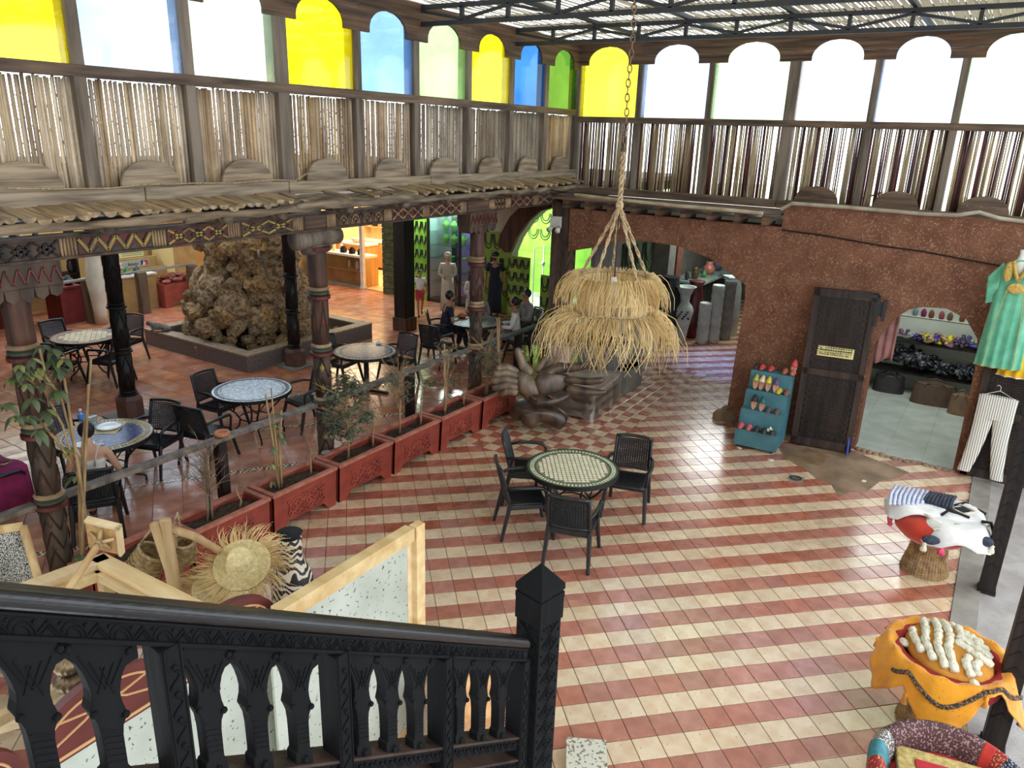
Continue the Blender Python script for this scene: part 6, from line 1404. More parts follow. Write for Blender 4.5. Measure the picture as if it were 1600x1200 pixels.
# ============================================================ HALL BACKGROUND, LEFT
fr2 = thing('far_rail', 'pale thin rail on brown square posts at the far left of the hall', 'railing', (0, 17.2, 0))
MB().bar((5.5, 0, 1.02), (12.0, .25, 1.0), .08, .05).build('rail_board', m_conc, fr2)
for x in (6.2, 7.6, 9.12, 10.4, 11.8): MB().box((x, .1, .5), (.2, .2, 1.0)).build('rail_post', wood('brown_post_wood', rgb(110, 90, 66), rgb(76, 60, 44)), fr2)
m_och = mat('ochre_board', rgb(186, 152, 96), rgb(164, 130, 78), scale=3, rough=.8)
ck = thing('ochre_counter', 'low ochre counter with small bright pots on its top at the far left', 'counter', (10.2, 17.9, 0)); MB().box((0, 0, .42), (1.6, .5, .84)).build('counter_body', m_och, ck); MB().box((0, 0, .86), (1.66, .56, .04)).build('counter_top', m_white, ck)
for k, (dx, c) in enumerate([(-.5, (220, 170, 50)), (-.28, (40, 60, 120)), (-.05, (36, 80, 130)), (.2, (60, 120, 70)), (-.7, (190, 60, 50)), (.45, (44, 60, 60))]):
    o = MB().lathe([(.07, 0), (.1, .04), (.09, .09), (.03, .16), (.02, .19), (0, .2)], n=14).build('tajine_pot', mat('glaze_%d' % k, rgb(*c), rough=.25), smooth=True); o.location = (10.2 + dx, 17.85, .88); tag(o, ['yellow', 'navy', 'blue', 'green', 'red', 'dark grey'][k] + ' little tajine pot on the ochre counter', 'pot')
sd = thing('stepped_display', 'stepped sand coloured display stand with signs behind the ochre counter', 'stand', (11.15, 18.7, -.25)); sd.scale = (.72, 1, .9)
for k in range(4): MB().b2((-.9, -.1 + .12 * k, .9 + .3 * k), (1.1 - .25 * k, .02 + .12 * k, 1.2 + .3 * k)).build('step', m_och, sd)
MB().b2((1.15, -.3, .28), (2.2, .5, 2.6)).build('side_wall', m_och, sd); MB().b2((1.1, -.35, .28), (1.2, .5, 2.2)).build('edge_strip', mat('pale_edge', rgb(222, 200, 140)), sd)
MB().b2((-.75, -.13, 1.0), (.5, -.11, 1.17)).build('tile_strip', mat('green_scale_tile', rgb(84, 96, 88), rgb(52, 62, 58), scale=24, rough=.4), sd)
MB().b2((-.72, .0, 1.24), (.52, .012, 1.45)).build('sign_board', mat('grey_sign', rgb(170, 168, 158)), sd)
text('Baltalar', sd, (-.3, -.006, 1.31), .11, m_blk, w=.4); MB().b2((-.66, -.006, 1.27), (-.5, -.002, 1.43)).build('number_plate', m_white, sd); text('17', sd, (-.63, -.009, 1.29), .12, m_blk, w=.1)
MB().b2((.2, -.006, 1.28), (.33, -.002, 1.42)).build('emblem_blue', mat('emblem_blue', rgb(34, 50, 100)), sd); MB().b2((.33, -.006, 1.28), (.46, -.002, 1.42)).build('emblem_red', mat('emblem_red', rgb(200, 50, 50)), sd)
MB().prism([(.24, 1.28), (.36, 1.28), (.38, 1.34), (.33, 1.36), (.33, 1.4), (.28, 1.4), (.28, 1.36)], -.01, -.006, lambda u, v, w: (u, w, v)).build('emblem_white', m_white, sd)
MB().b2((-.75, .12, 1.52), (.45, .13, 1.75)).build('sign_board', mat('cream_sign', rgb(222, 214, 160)), sd)
for k in range(3): MB().b2((-.4, .113, 1.57 + k * .055), (.38, .118, 1.59 + k * .055)).build('text_line', mat('faded_ink', rgb(160, 152, 110)), sd)
MB().bar((-.66, .115, 1.56), (-.6, .115, 1.7), .01, .02, (0, 1, 0)).build('letter_stroke', m_och, sd); MB().bar((-.6, .115, 1.7), (-.48, .115, 1.56), .01, .02, (0, 1, 0)).build('letter_stroke', m_och, sd)
pt = thing('red_pottery_table', 'dark red table set with glazed pottery at the far left', 'table', (8.3, 17.9, 0)); m_rt = mat('dark_red_table', rgb(128, 40, 36), rgb(100, 30, 28), scale=4, rough=.6)
MB().box((0, 0, .82), (1.6, .7, .06)).build('table_top', m_rt, pt)
for x in (-.72, .72):
    for y in (-.3, .3): MB().box((x, y, .4), (.07, .07, .8)).build('leg', m_rt, pt)
MB().b2((.3, -.35, 0), (.85, .35, .78)).build('side_cabinet', m_rt, pt)
for k, (dx, dy, r, h, c, lb) in enumerate([(-.62, -.1, .16, .1, (44, 58, 76), 'dark blue bowl on the red pottery table'), (-.45, .1, .2, .5, (206, 204, 196), 'white patterned jar on the red pottery table'), (-.2, -.05, .11, .16, (150, 190, 60), 'lime green pot on the red pottery table'), (.0, .05, .14, .28, (214, 212, 204), 'white tajine dish on the red pottery table'), (.22, -.1, .17, .1, (90, 110, 100), 'stack of glazed plates on the red pottery table'), (.42, .1, .13, .34, (226, 224, 216), 'white lidded jar on the red pottery table'), (.12, .2, .1, .2, (150, 180, 70), 'second lime green pot on the red pottery table'), (.62, -.1, .12, .22, (60, 70, 72), 'dark glazed pot at the right of the red pottery table')]):
    o = MB().lathe([(r * .5, 0), (r, h * .3), (r * .9, h * .6), (r * .4, h * .85), (r * .45, h), (0, h)], n=18).build('glazed_pot', mat('pottery_%d' % k, rgb(*c), tuple(x * .6 for x in rgb(*c)[:3]) + (1,), scale=18, rough=.3), smooth=True); o.location = (8.3 + dx, 17.85 + dy, .85); tag(o, lb, 'pot', 'pottery on the red table')
vv = thing('tall_white_vase', 'very tall slim white vase with a flared plate top at the far left', 'vase', (9.15, 17.0, 0)); MB().lathe([(.13, 0), (.14, .3), (.17, .7), (.2, 1.0), (.18, 1.3), (.13, 1.6), (.1, 1.72), (.16, 1.85), (.17, 1.88), (.1, 1.88)], n=24).build('body', m_cream, vv, smooth=True); MB().lathe([(.12, 1.88), (.42, 1.95), (.44, 1.97), (.1, 1.93)], n=28).build('dish', m_china, vv, smooth=True)
bj = thing('black_cream_jar', 'round jar, black below and cream above, beside the tall white vase', 'jar', (9.9, 17.95, .88)); MB().lathe([(.18, 0), (.24, .15), (.25, .42)], n=22).build('lower_half', m_blk, bj, smooth=True); MB().lathe([(.25, .42), (.22, .6), (.12, .68), (0, .68)], n=22).build('upper_half', m_cream, bj, smooth=True)
rs = thing('pottery_rack', 'dark wooden rack of pottery against the far wall at the left', 'rack', (8.4, 18.9, 0))
for z in (.9, 1.3, 1.75, 2.2): MB().box((0, 0, z), (2.6, .4, .04)).build('shelf_board', m_dark, rs)
for x in (-1.28, .0, 1.28): MB().box((x, 0, 1.15), (.05, .4, 2.3)).build('upright', m_dark, rs)
for k in range(22):
    r = random.uniform(.07, .13); h = random.uniform(.12, .3); c = random.choice([(210, 208, 200), (90, 110, 120), (60, 66, 70), (190, 180, 150), (120, 140, 130)])
    o = MB().lathe([(r * .6, 0), (r, h * .4), (r * .7, h * .8), (r * .8, h), (0, h)], n=12).build('shelf_pot', mat('shelf_glaze_%d' % k, rgb(*c), rough=.3), smooth=True); o.location = (7.25 + (k % 8) * .33, 18.85, [.925, 1.325, 1.775][k // 8]); tag(o, 'glazed pot on the %s board of the dark pottery rack, number %d from the left' % (('lowest', 'middle', 'upper')[k // 8], k % 8 + 1), 'pot', 'pots on the far pottery rack')
rp = thing('red_planter_chest', 'red carved planter heaped with rust coloured cloth behind the rock fountain', 'planter', (11.6, 17.6, 0)); MB().b2((-.6, -.25, .12), (.6, .25, .6)).build('chest', m_planter, rp)
for s in (-1, 1): MB().b2((s * .5 - .1, -.25, 0), (s * .5 + .1, .25, .12)).build('foot', m_planter, rp)
mb = MB()
for k in range(26): mb.ball((random.uniform(-.5, .5), random.uniform(-.2, .2), .62 + random.uniform(0, .16)), (.14, .09, .05), 8, 5, Matrix.Rotation(random.uniform(0, 3), 3, 'Z'))
mb.build('cloth_heap', mat('rust_cloth', rgb(170, 96, 76), rgb(120, 62, 50), scale=14, rough=.9, island=.25), rp, smooth=True, kind='stuff')
mk = thing('maroon_kaftan', 'maroon kaftan with gold hem hanging at the left edge behind the leafy column', 'kaftan', (3.4, 9.85, 2.55), 2.2); MB().grid(robe(.2, .3, 1.3, 1.4), 50, 12, True).build('robe_body', m_mag, mk, smooth=True); MB().tube([robe(.2, .302, 1.3, 1.4)(i / 40, 1) for i in range(40)], .012, 5, closed=True).build('gold_hem', m_gold, mk)
MB().tube([(0, 0, -.02), (0, 0, .96)], .006, 5).build('hanger_wire', m_iron, mk)
mg = thing('magenta_shawl', 'magenta shawl spread over the armchair at the left picture edge', 'shawl', (3.42, 9.1, 0), R_(4) - PI / 2)
MB().grid(lambda u, v: (-.3 + .62 * u, -.2 + .45 * v, .685 + .02 * math.sin(u * 7) * math.sin(v * 5) - (.45 * (u - .9) / .1 * 1 if u > .9 else 0)), 20, 10).build('cloth', m_mag, mg, smooth=True, thick=.01)
MB().tube([(.0, .0, .7), (.1, .1, .71), (.05, .2, .7), (-.08, .12, .71)], .012, 5).build('cord', m_rope, mg, smooth=True)
sg2 = thing('hanging_sign', 'small white sign with a red round emblem hanging behind the beam', 'sign', (11.9, 15.2, 2.62)); sg2.rotation_euler = (0, 0, -.5)
MB().b2((-.3, 0, -.09), (.3, .01, .09)).build('board', m_white, sg2); text('cosmetics', sg2, (-.08, -.003, -.02), .07, mat('sign_red', rgb(150, 50, 60)), w=.32)
MB().tube([(-.19 + .055 * math.cos(k * PI / 8), -.005, .01 + .055 * math.sin(k * PI / 8)) for k in range(16)], .009, 5, closed=True).build('round_emblem', m_maroon, sg2); MB().tube([(.28, .005, .09), (.28, .005, .85)], .006, 5).build('hanger_rod', m_iron, sg2); MB().tube([(-.28, .005, .09), (-.28, .005, .85)], .006, 5).build('hanger_rod', m_iron, sg2)
# ============================================================ SHOPS AT THE BACK
XS = 16.15
m_oak = mat('light_oak', rgb(206, 160, 100), rgb(178, 130, 76), scale=5, rough=.5, stretch=(3, 3, .3)); m_oakf = mat('pale_plank_floor', rgb(226, 196, 140), rgb(206, 172, 116), scale=4, rough=.35, stretch=(3, .3, 1)); m_panel = mat('pale_wood_panelling', rgb(232, 206, 150), rgb(214, 184, 126), scale=4, rough=.6, stretch=(3, 3, .3))
sf_ = MB().b2((XS, 14.4, -.1), (19.4, 19.4, .01)).build('floor', m_oakf, kind='structure')
MB().b2((16.2, 18.2, 0), (19.4, 18.3, 3.5)).build('wall_left', m_panel, kind='structure'); wp2 = MB().b2((19.28, 14.4, 0), (19.38, 18.3, 3.5)).build('wall_back', m_panel, kind='structure'); MB().b2((XS, 14.3, 0), (19.4, 14.4, 3.5)).build('wall_right', m_panel, kind='structure')
for k in range(26): MB().b2((19.265, 14.42 + k * .148, 0), (19.28, 14.42 + k * .148 + .138, 3.4)).build('panel_board', m_panel, wp2)
MB().b2((XS - .05, 7.2, 3.05), (XS + .1, 18.3, 3.5)).build('wall_back', m_cream, kind='structure')
gc = thing('glass_counter', 'wooden shop counter with glass front and shelves at the back of the hall', 'counter', (XS + .05, 15.5, 0))
MB().b2((0, 0, .86), (.55, 2.6, .92)).build('counter_top', m_china, gc); MB().b2((0, -.03, 0), (.55, .06, .86)).build('end_panel', m_oak, gc); MB().b2((.45, 0, 0), (.55, 2.6, .86)).build('back_panel', m_oak, gc)
for z in (.06, .45): MB().b2((.0, .06, z), (.45, 2.6, z + .025)).build('shelf_board', m_oak, gc)
for y in (.9, 1.75): MB().b2((.02, y, .05), (.45, y + .02, .86)).build('divider', m_oak, gc)
MB().b2((-.008, .03, .06), (0, 2.6, .86)).build('glass_front', glass('counter_glass', (.8, .85, .78, 1), .12), gc); MB().b2((-.03, .0, 0), (.0, 2.6, .06)).build('plinth', m_conc, gc)
for k in range(7): o = MB().lathe([(.05, 0), (.06, .05), (.05, .2), (.02, .24), (0, .24)], n=10).build('jar', m_china if k % 2 else m_panel, smooth=True); o.location = (XS + .3, 15.7 + k * .32, .92 if k > 2 else .475); tag(o, 'small jar %s the glass fronted shop counter, number %d from the white post' % ('on' if k > 2 else 'inside', k + 1), 'jar', 'jars on the glass shop counter')
for k, y in enumerate((15.85, 16.2, 16.55)): o = MB().box((0, 0, .07), (.12, .16, .14)).box((0, 0, .16), (.08, .1, .05)).build('counter_gadget', m_blk); o.location = (XS + .28, y, .92); tag(o, ['small black device nearest the white shop post', 'small black device in the middle of the shop counter', 'small black device at the left of the shop counter'][k], 'device')
mn = thing('monitor', 'lit blue monitor on the shop counter beside the grey post', 'monitor', (XS + .25, 17.75, .92), -PI / 2); MB().box((0, 0, .02), (.2, .16, .03)).build('stand_foot', m_blk, mn); MB().box((0, 0, .15), (.04, .04, .25)).build('neck', m_blk, mn); MB().box((0, 0, .45), (.56, .04, .4)).build('bezel', m_blk, mn); MB().box((0, -.022, .45), (.5, .006, .34)).build('screen', emit('blue_screen', (.3, .7, .9, 1), 1.4), mn)
pw = thing('white_shop_post', 'slim white post at the corner of the shop counter', 'post', (XS - .02, 15.5, 0)); MB().box((0, 0, 1.7), (.11, .11, 3.4)).build('shaft', m_white, pw); MB().box((0, 0, .03), (.15, .15, .06)).build('foot', m_white, pw)
cb2 = thing('oak_cabinet', 'oak wall cabinet with white top under the lit shelves of the shop', 'cabinet', (18.75, 14.42, 0)); MB().b2((0, 0, .08), (.5, 3.8, .9)).build('body', m_oak, cb2); MB().b2((-.03, -.0, .9), (.5, 3.8, .95)).build('top', m_china, cb2); MB().b2((.04, 0, 0), (.5, 3.8, .08)).build('kick_board', m_dark, cb2)
for k in range(12): MB().b2((-.012, .02 + k * .315, .1), (.0, .02 + k * .315 + .3, .88)).build('door', m_oak, cb2)
cb3 = thing('oak_cabinet', 'shorter oak cabinet with a basin in the left rear of the shop', 'cabinet', (17.6, 16.75, 0)); MB().b2((0, 0, 0), (.5, 1.3, .95)).build('body', m_oak, cb3); MB().b2((-.03, -.03, .95), (.53, 1.33, 1.0)).build('top', m_china, cb3); MB().lathe([(.12, 1.0), (.2, 1.1), (.21, 1.14), (.18, 1.12), (0, 1.04)], c=(.25, .6, 0), n=18).build('basin', m_cream, cb3, smooth=True)
wsx = thing('lit_wall_shelf', 'long wall shelves with small goods in the lit shop', 'shelf', (19.1, 14.42, 0))
for z in (1.35, 1.78, 2.2): MB().b2((-.12, .1, z), (.16, 3.8, z + .03)).build('shelf_board', m_oak, wsx)
for k in range(39):
    z = (1.38, 1.81, 2.23)[k % 3]; y = 14.62 + (k // 3) * .28 + random.uniform(-.05, .05); d = (random.uniform(.06, .12), random.uniform(.07, .15), random.uniform(.1, .24)); c = random.choice([m_china, m_china, m_panel, m_blk, m_gsh])
    o = MB().box((0, 0, d[2] / 2), d, taper=.9).box((0, 0, d[2] + .015), (d[0] * .5, d[1] * .5, .03)).build('packaged_good', c); o.location = (19.08, y, z); tag(o, 'packaged article on the %s lit shop shelf, number %d from the right' % (('bottom', 'middle', 'top')[k % 3], k // 3 + 1), 'article', 'goods on the lit shop shelves')
gs = thing('grey_sign', 'grey blank sign hung at the right of the shop opening', 'sign', (XS - .1, 14.8, 2.25), -PI / 2); MB().box((0, 0, 0), (.34, .03, .55)).build('board', mat('lilac_grey_board', rgb(150, 150, 178)), gs); MB().box((0, 0, .5), (.03, .02, .5)).build('bracket', m_dark, gs)
gp2 = thing('green_pilaster', 'dark green pilaster of stones between shop and black post', 'pilaster', (XS, 14.4, 0)); m_gst = mat('green_stone', rgb(84, 104, 60), rgb(52, 66, 40), scale=9, rough=.5, island=.2)
for k in range(20): MB().b2((-.15, -.22, k * .17), (.02, .22, k * .17 + .16)).build('stone', m_gst, gp2, bev=.01)
m_lime = mat('lime_green_backing', rgb(140, 206, 64), rgb(116, 184, 50), scale=4, rough=.7); m_olv = mat('olive_green_backing', rgb(150, 172, 76), rgb(126, 150, 58), scale=4, rough=.8); m_bead = mat('black_bead_string', rgb(40, 46, 34), rgb(26, 30, 24), scale=30, rough=.5); m_dgr = mat('dark_green_backing', rgb(56, 82, 40), rgb(42, 64, 30), scale=4, rough=.8)
def neckboard(lb, X, y0, y1, z0, z1, m, rows, cols, depth=.04):
    t = thing('necklace_board', lb, 'display board', (X, (y0 + y1) / 2, 0), 0, None); h = (y1 - y0) / 2
    MB().b2((0, -h, z0), (depth, h, z1)).build('backing', m, t)
    for i in range(cols):
        for j in range(rows):
            yc = -h + (i + .5) * 2 * h / cols; zt = z1 - .06 - (z1 - z0 - .3) * j / rows; w = h / cols * .88
            mb = MB()
            for q in (1, .72): mb.tube([(-.012, yc + w * q * math.cos(PI * k / 8), zt - (z1 - z0) / rows * .55 * q * math.sin(PI * k / 8) ** .8) for k in range(9)], .013, 4)
            mb.build('necklace', m_bead, t)
    return t
neckboard('bright lime necklace wall beside the black post', XS - .02, 13.12, 13.95, .0, 2.95, m_lime, 7, 5)
neckboard('olive green necklace board behind the man in navy', XS - .05, 10.36, 11.2, .02, 2.08, m_olv, 3, 3)
neckboard('olive green necklace board leaning at the arch, right of the man in navy', XS - .55, 9.5, 10.1, .02, 1.62, m_olv, 4, 3)
neckboard('small olive board at the right of the arch', XS - .5, 8.95, 9.2, .02, 1.25, m_olv, 2, 1)
neckboard('bright lime wall of necklaces seen through the plaster arch', 19.2, 7.4, 12.6, 1.15, 3.3, m_lime, 4, 13)
MB().b2((19.1, 7.2, 0), (19.2, 12.6, 1.15)).build('wall_back', m_lime, kind='structure')
dw_ = thing('jewellery_window', 'tall lit jewellery window with glass shelves and purple back', 'display case', (XS - .1, 11.28, 0))
MB().b2((.75, 0, .1), (.8, 1.72, 3.0)).build('back_panel', mat('lilac_back', rgb(176, 140, 226), rgb(150, 116, 206), scale=3), dw_); MB().b2((0, 0, 0), (.8, 1.72, .1)).build('base', m_steel, dw_)
MB().b2((.0, 1.68, .1), (.8, 1.72, 3.0)).build('white_side', m_china, dw_); MB().b2((.7, 1.4, .1), (.76, 1.68, 3.0)).build('white_stile', m_china, dw_)
for y in (0, .62, 1.68): MB().b2((-.03, y, 0), (.03, y + .06, 3.0)).build('frame_post', m_iron, dw_)
for y in (.35, 1.3): MB().b2((.68, y, .1), (.75, y + .14, 3.0)).build('dark_stile', m_iron, dw_)
MB().b2((-.03, 0, 2.94), (.03, 1.74, 3.0)).build('frame_head', m_iron, dw_)
for z in (.55, .85, 1.2, 1.55, 1.9, 2.25, 2.6): MB().b2((.02, .03, z), (.7, 1.7, z + .012)).build('glass_shelf', glass('shelf_glass', (.7, .95, .9, 1), .25), dw_)
MB().b2((-.012, .03, .1), (-.004, 1.7, 2.94)).build('window_glass', glass('window_glass', (.95, .98, .98, 1), .06), dw_); MB().b2((.1, .3, 2.9), (.5, 1.4, 2.93)).build('light_strip', emit('cool_strip', (.8, .95, 1, 1), 9), dw_)
m_gb = mat('green_bust', rgb(150, 214, 90), rgb(120, 186, 66), scale=9, rough=.7)
for z in (1.56, 1.91, 2.26, 2.61):
    for y in (.2, .5, .85, 1.15, 1.42):
        if (y * 7 + z * 3) % 1 < .1: continue
        MB().lathe([(.03, 0), (.07, .03), (.1, .14), (.11, .2), (.05, .24), (.045, .28), (0, .28)], c=(.4, y, z), n=12).xf(Matrix.Identity(4)).build('necklace_bust', m_gb, dw_, smooth=True)
for z in (.56, .86, 1.21):
    for k in range(7): MB().ball((.35, .15 + k * .2, z + .03), (.1, .06, .03), 8, 5).build('jewellery_tray', m_gb if k % 2 else m_bead, dw_, smooth=True)
# plaster arch between hall and necklace room
mb = MB(); ar = [(10.37, 0), (10.37, 1.6), (10.2, 2.0), (9.9, 2.4), (9.57, 2.69), (9.1, 2.85), (8.4, 2.9), (7.8, 2.8), (7.4, 2.4), (7.3, 1.6), (7.3, 0), (7.1, 0), (7.1, 3.1), (11.15, 3.1), (11.15, 0)]
mb.prism(ar, XS, XS + .3, lambda u, v, w: (w, u, v)).build('wall_back', m_cream, kind='structure')
mb = MB().prism([(10.36, 1.62), (10.19, 2.0), (9.89, 2.4), (9.56, 2.69), (9.1, 2.85), (8.4, 2.9), (8.4, 3.05), (9.3, 3.05), (10.0, 2.85), (10.4, 2.5), (10.7, 2.0), (10.75, 1.75), (10.5, 1.6)], XS - .1, XS + .02, lambda u, v, w: (w, u, v)).build('trim_6', m_red_col, kind='structure')
gcase = thing('glass_case', 'lit glass showcase with shelves through the plaster arch', 'display case', (17.3, 9.6, 0))
for x in (0, .5):
    for y in (0, .8): MB().box((x, y, .8), (.03, .03, 1.6)).build('frame_post', m_china, gcase)
for z in (.3, .7, 1.1, 1.58): MB().b2((0, 0, z), (.5, .8, z + .02)).build('glass_shelf', glass('case_glass', (.8, .97, .9, 1), .2), gcase)
for k in range(9): MB().lathe([(.04, 0), (.06, .06), (.03, .12), (0, .13)], c=(.25, .12 + (k % 3) * .27, (.32, .72, 1.12)[k // 3]), n=10).build('ornament', m_gb if k % 2 else m_china, gcase, smooth=True)
MB().b2((16.45, 7.06, -.1), (19.5, 13.18, .008)).build('floor', m_wt, kind='structure')
# ============================================================ ROOM BEHIND THE WIDE ARCH
nb_ = neckboard('dark green necklace board behind the straw lamp', 0, -.8, .8, .02, 2.25, m_dgr, 2, 3); nb_.location = (16.1, 6.9, 0); nb_.rotation_euler = (0, 0, PI / 2)
MB().b2((14.0, 6.95, 0), (22.5, 7.05, 3.2)).build('wall_left', m_gp, kind='structure')
pc_ = thing('grey_pillar', 'grey plastered pillar behind the straw lamp ropes', 'pillar', (17.15, 6.7, 0)); MB().box((0, 0, 1.6), (.42, .4, 3.2)).build('shaft', m_gp, pc_); MB().box((0, 0, .1), (.46, .44, .2)).build('base', m_gp, pc_)
pc_ = thing('brown_pillar', 'brown clay pillar between grey pillar and dark counter', 'pillar', (17.72, 6.72, 0)); MB().box((0, 0, 1.6), (.36, .4, 3.2)).build('shaft', m_clay, pc_); MB().box((0, 0, .1), (.4, .44, .2)).build('base', m_clay, pc_)
cn = thing('dark_counter', 'dark green shop counter with pale green glass top through the wide arch', 'counter', (18.1, 6.85, 0)); cn.rotation_euler = (0, 0, -PI / 2); m_cnt = mat('blackish_green_panel', rgb(26, 36, 40), rgb(18, 26, 30), rough=.5)
MB().b2((0, 0, 0), (.75, 3.6, 1.05)).build('counter_body', m_cnt, cn); MB().b2((-.02, -.05, 1.05), (.85, 3.65, 1.1)).build('counter_top', mat('pale_green_top', rgb(150, 176, 164), rgb(126, 152, 142), rough=.2), cn)
for k in range(6): MB().b2((.75, .02 + k * .6, .05), (.77, .02 + k * .6 + .57, 1.0)).build('front_panel', m_cnt, cn)
for k, (x, y, r, h, c, lb) in enumerate([(18.6, 6.4, .1, .3, (90, 70, 40), 'amber glass vessel on the dark counter'), (19.5, 6.35, .17, .34, (196, 120, 100), 'large salmon and white pot on the dark counter'), (20.3, 6.4, .16, .36, (84, 96, 116), 'blue grey pot on the dark counter'), (19.0, 6.3, .07, .18, (90, 140, 80), 'small green cup on the dark counter'), (18.3, 6.5, .06, .22, (60, 50, 44), 'dark bottle at the left of the dark counter'), (21.0, 6.4, .1, .16, (170, 150, 120), 'tan bowl at the right of the dark counter')]):
    o = MB().lathe([(r * .6, 0), (r, h * .35), (r * .9, h * .6), (r * .5, h * .82), (r * .6, h), (0, h)], n=16).build('pot', mat('counter_pot_%d' % k, rgb(*c), tuple(q * .6 for q in rgb(*c)[:3]) + (1,), scale=10, rough=.35), smooth=True); o.location = (x, y, 1.1); tag(o, lb, 'pot')
m_vw = mat('white_ceramic', rgb(190, 200, 192), rgb(164, 174, 168), scale=5, rough=.4); m_vr = mat('dark_red_ceramic', rgb(104, 40, 38), rgb(76, 30, 30), scale=5, rough=.4)
def ovase(lb, px_, py_, prof, m, name='floor_vase'):
    P = onz(px_, py_); t = thing(name, lb, 'vase', (P.x, P.y, 0), 0, 'floor vases beyond the wide arch'); return t, P
t, P = ovase('white floor vase with S shaped side and pierced leafy belly', 1063, 536, None, None)
MB().lathe([(.1, 0), (.11, .05), (.14, .35), (.2, .65), (.22, .78), (.18, .88), (.1, .97), (.12, 1.12), (.2, 1.3), (.24, 1.32), (.18, 1.27)], n=24).build('body', m_vw, t, smooth=True)
mb = MB()
for k in range(14):
    a = PI + .9 - k * .15; mb.ball((.215 * math.cos(a), .215 * math.sin(a), .62 + .15 * ((k * 7) % 4) / 3), (.018, .03, .025), 6, 4)
mb.build('pierced_motif', m_cnt, t)
for k, (px_, py_, h, lb) in enumerate([(1096, 536, .95, 'shorter ribbed white cylinder vase of the pair beyond the wide arch'), (1113, 535, 1.35, 'taller ribbed white cylinder vase of the pair beyond the wide arch'), (1131, 530, 1.4, 'pale cylinder vase with flared dish, behind the ribbed pair')]):
    t, P = ovase(lb, px_, py_, None, None); n = int(h / .16); pr = [(.0, 0), (.13, 0)]
    for i in range(n): pr += [(.135, i * h / n + .01), (.145, (i + .5) * h / n), (.135, (i + 1) * h / n - .01)]
    pr += [(.13, h), (.1, h - .03)]; MB().lathe(pr, n=22).build('body', m_vw if k < 2 else m_gsh, t, smooth=True)
    if k == 2: MB().lathe([(.1, h), (.3, h + .08), (.31, h + .1), (.08, h + .04)], n=24).build('dish', glass('dish_glass', (.7, .8, .8, 1), .3), t, smooth=True)
t, P = ovase('slender white bottle vase with silver neck beside the black curtain', 1142, 524, None, None); MB().lathe([(.13, 0), (.14, .4), (.12, 1.1), (.08, 1.35), (.1, 1.42), (.09, 1.5), (.03, 1.56), (0, 1.6)], n=20).build('body', m_vw, t, smooth=True)
t, P = ovase('dark red floor vase between the white S vase and the ribbed pair', 1080, 527, None, None); MB().lathe([(.14, 0), (.2, .4), (.19, .9), (.13, 1.2), (.19, 1.35), (.14, 1.36)], n=20).build('body', m_vr, t, smooth=True)
t, P = ovase('small dark red vase low behind the straw lamp fringe', 1005, 538, None, None); MB().lathe([(.16, 0), (.24, .25), (.2, .5), (.12, .6), (.14, .64), (.1, .62)], n=20).build('body', m_vr, t, smooth=True)
t, P = ovase('large black floor vase left of the white S vase', 1040, 532, None, None); MB().lathe([(.18, 0), (.3, .5), (.32, .9), (.2, 1.3), (.16, 1.45), (.2, 1.5), (.14, 1.48)], n=22).build('body', m_cnt, t, smooth=True)
bc = thing('black_curtain', 'black patterned curtain hanging at the right of the wide arch', 'curtain', (17.2, 4.15, 0)); MB().grid(lambda u, v: (.06 * math.sin(u * 24), .45 - .9 * u, .05 + 2.1 * v), 50, 6).build('cloth', mat('black_print_cloth', rgb(16, 18, 28), rgb(40, 46, 70), scale=30, rough=.8, ramp=(.55, .7)), bc, smooth=True, thick=.006); MB().cyl((0, -.5, 2.16), (0, .5, 2.16), .015).build('curtain_rod', m_iron, bc)
wc = thing('white_chest', 'white chest behind the straw lamp through the wide arch', 'chest', (15.0, 6.5, 0)); MB().b2((-.4, -.55, .0), (.4, .35, .85)).build('body', m_wt, wc, bev=.01); MB().b2((-.42, -.57, .85), (.42, .37, .9)).build('lid', m_wt, wc); MB().b2((-.415, -.15, .4), (-.4, .0, .45)).build('handle', m_iron, wc)
for k, (dx, c) in enumerate([(-.15, (224, 106, 50)), (.12, (120, 80, 60))]):
    o = MB().lathe([(.1, 0), (.15, .1), (.12, .26), (.07, .34), (.09, .4), (0, .38)], n=16).build('pot', mat('chest_pot_%d' % k, rgb(*c), rough=.4), smooth=True); o.location = (15.05, 6.3 + dx * 1.6, .9); tag(o, ['orange pot on the white chest, seen through the lamp ring', 'brown pot on the white chest, seen through the lamp ring'][k], 'pot')
# ============================================================ FOREGROUND STAIR RAILING
E0 = EYE + 2.94 * ray(815, 994); DV = ray(1500, 1062).normalized(); hx = Vector((DV.x, DV.y, 0)).normalized(); hn = Vector((-hx.y, hx.x, 0)); SL = DV.z / math.hypot(DV.x, DV.y)
sr = thing('stair_railing', 'black carved wooden stair railing with fretwork balusters across the foreground', 'railing', (0, 0, 0))
def rp_(s, h, d=0.0): return E0 - DV * s - Vector((0, 0, h)) + hn * d
hrp = [(-.034, .014), (-.034, .034), (-.024, .046), (.024, .046), (.034, .034), (.034, .014), (.022, .0), (-.022, .0)]
def sweep(prof, s0, s1): 
    n = len(prof); vs = [rp_(s0, v, u) for u, v in prof] + [rp_(s1, v, u) for u, v in prof]
    return MB().add(vs, [tuple(range(n))[::-1], tuple(range(n, 2 * n))] + [(i, (i + 1) % n, n + (i + 1) % n, n + i) for i in range(n)])
sweep(hrp, -.02, 2.6).build('handrail', m_blacktop, sr, bev=.006)
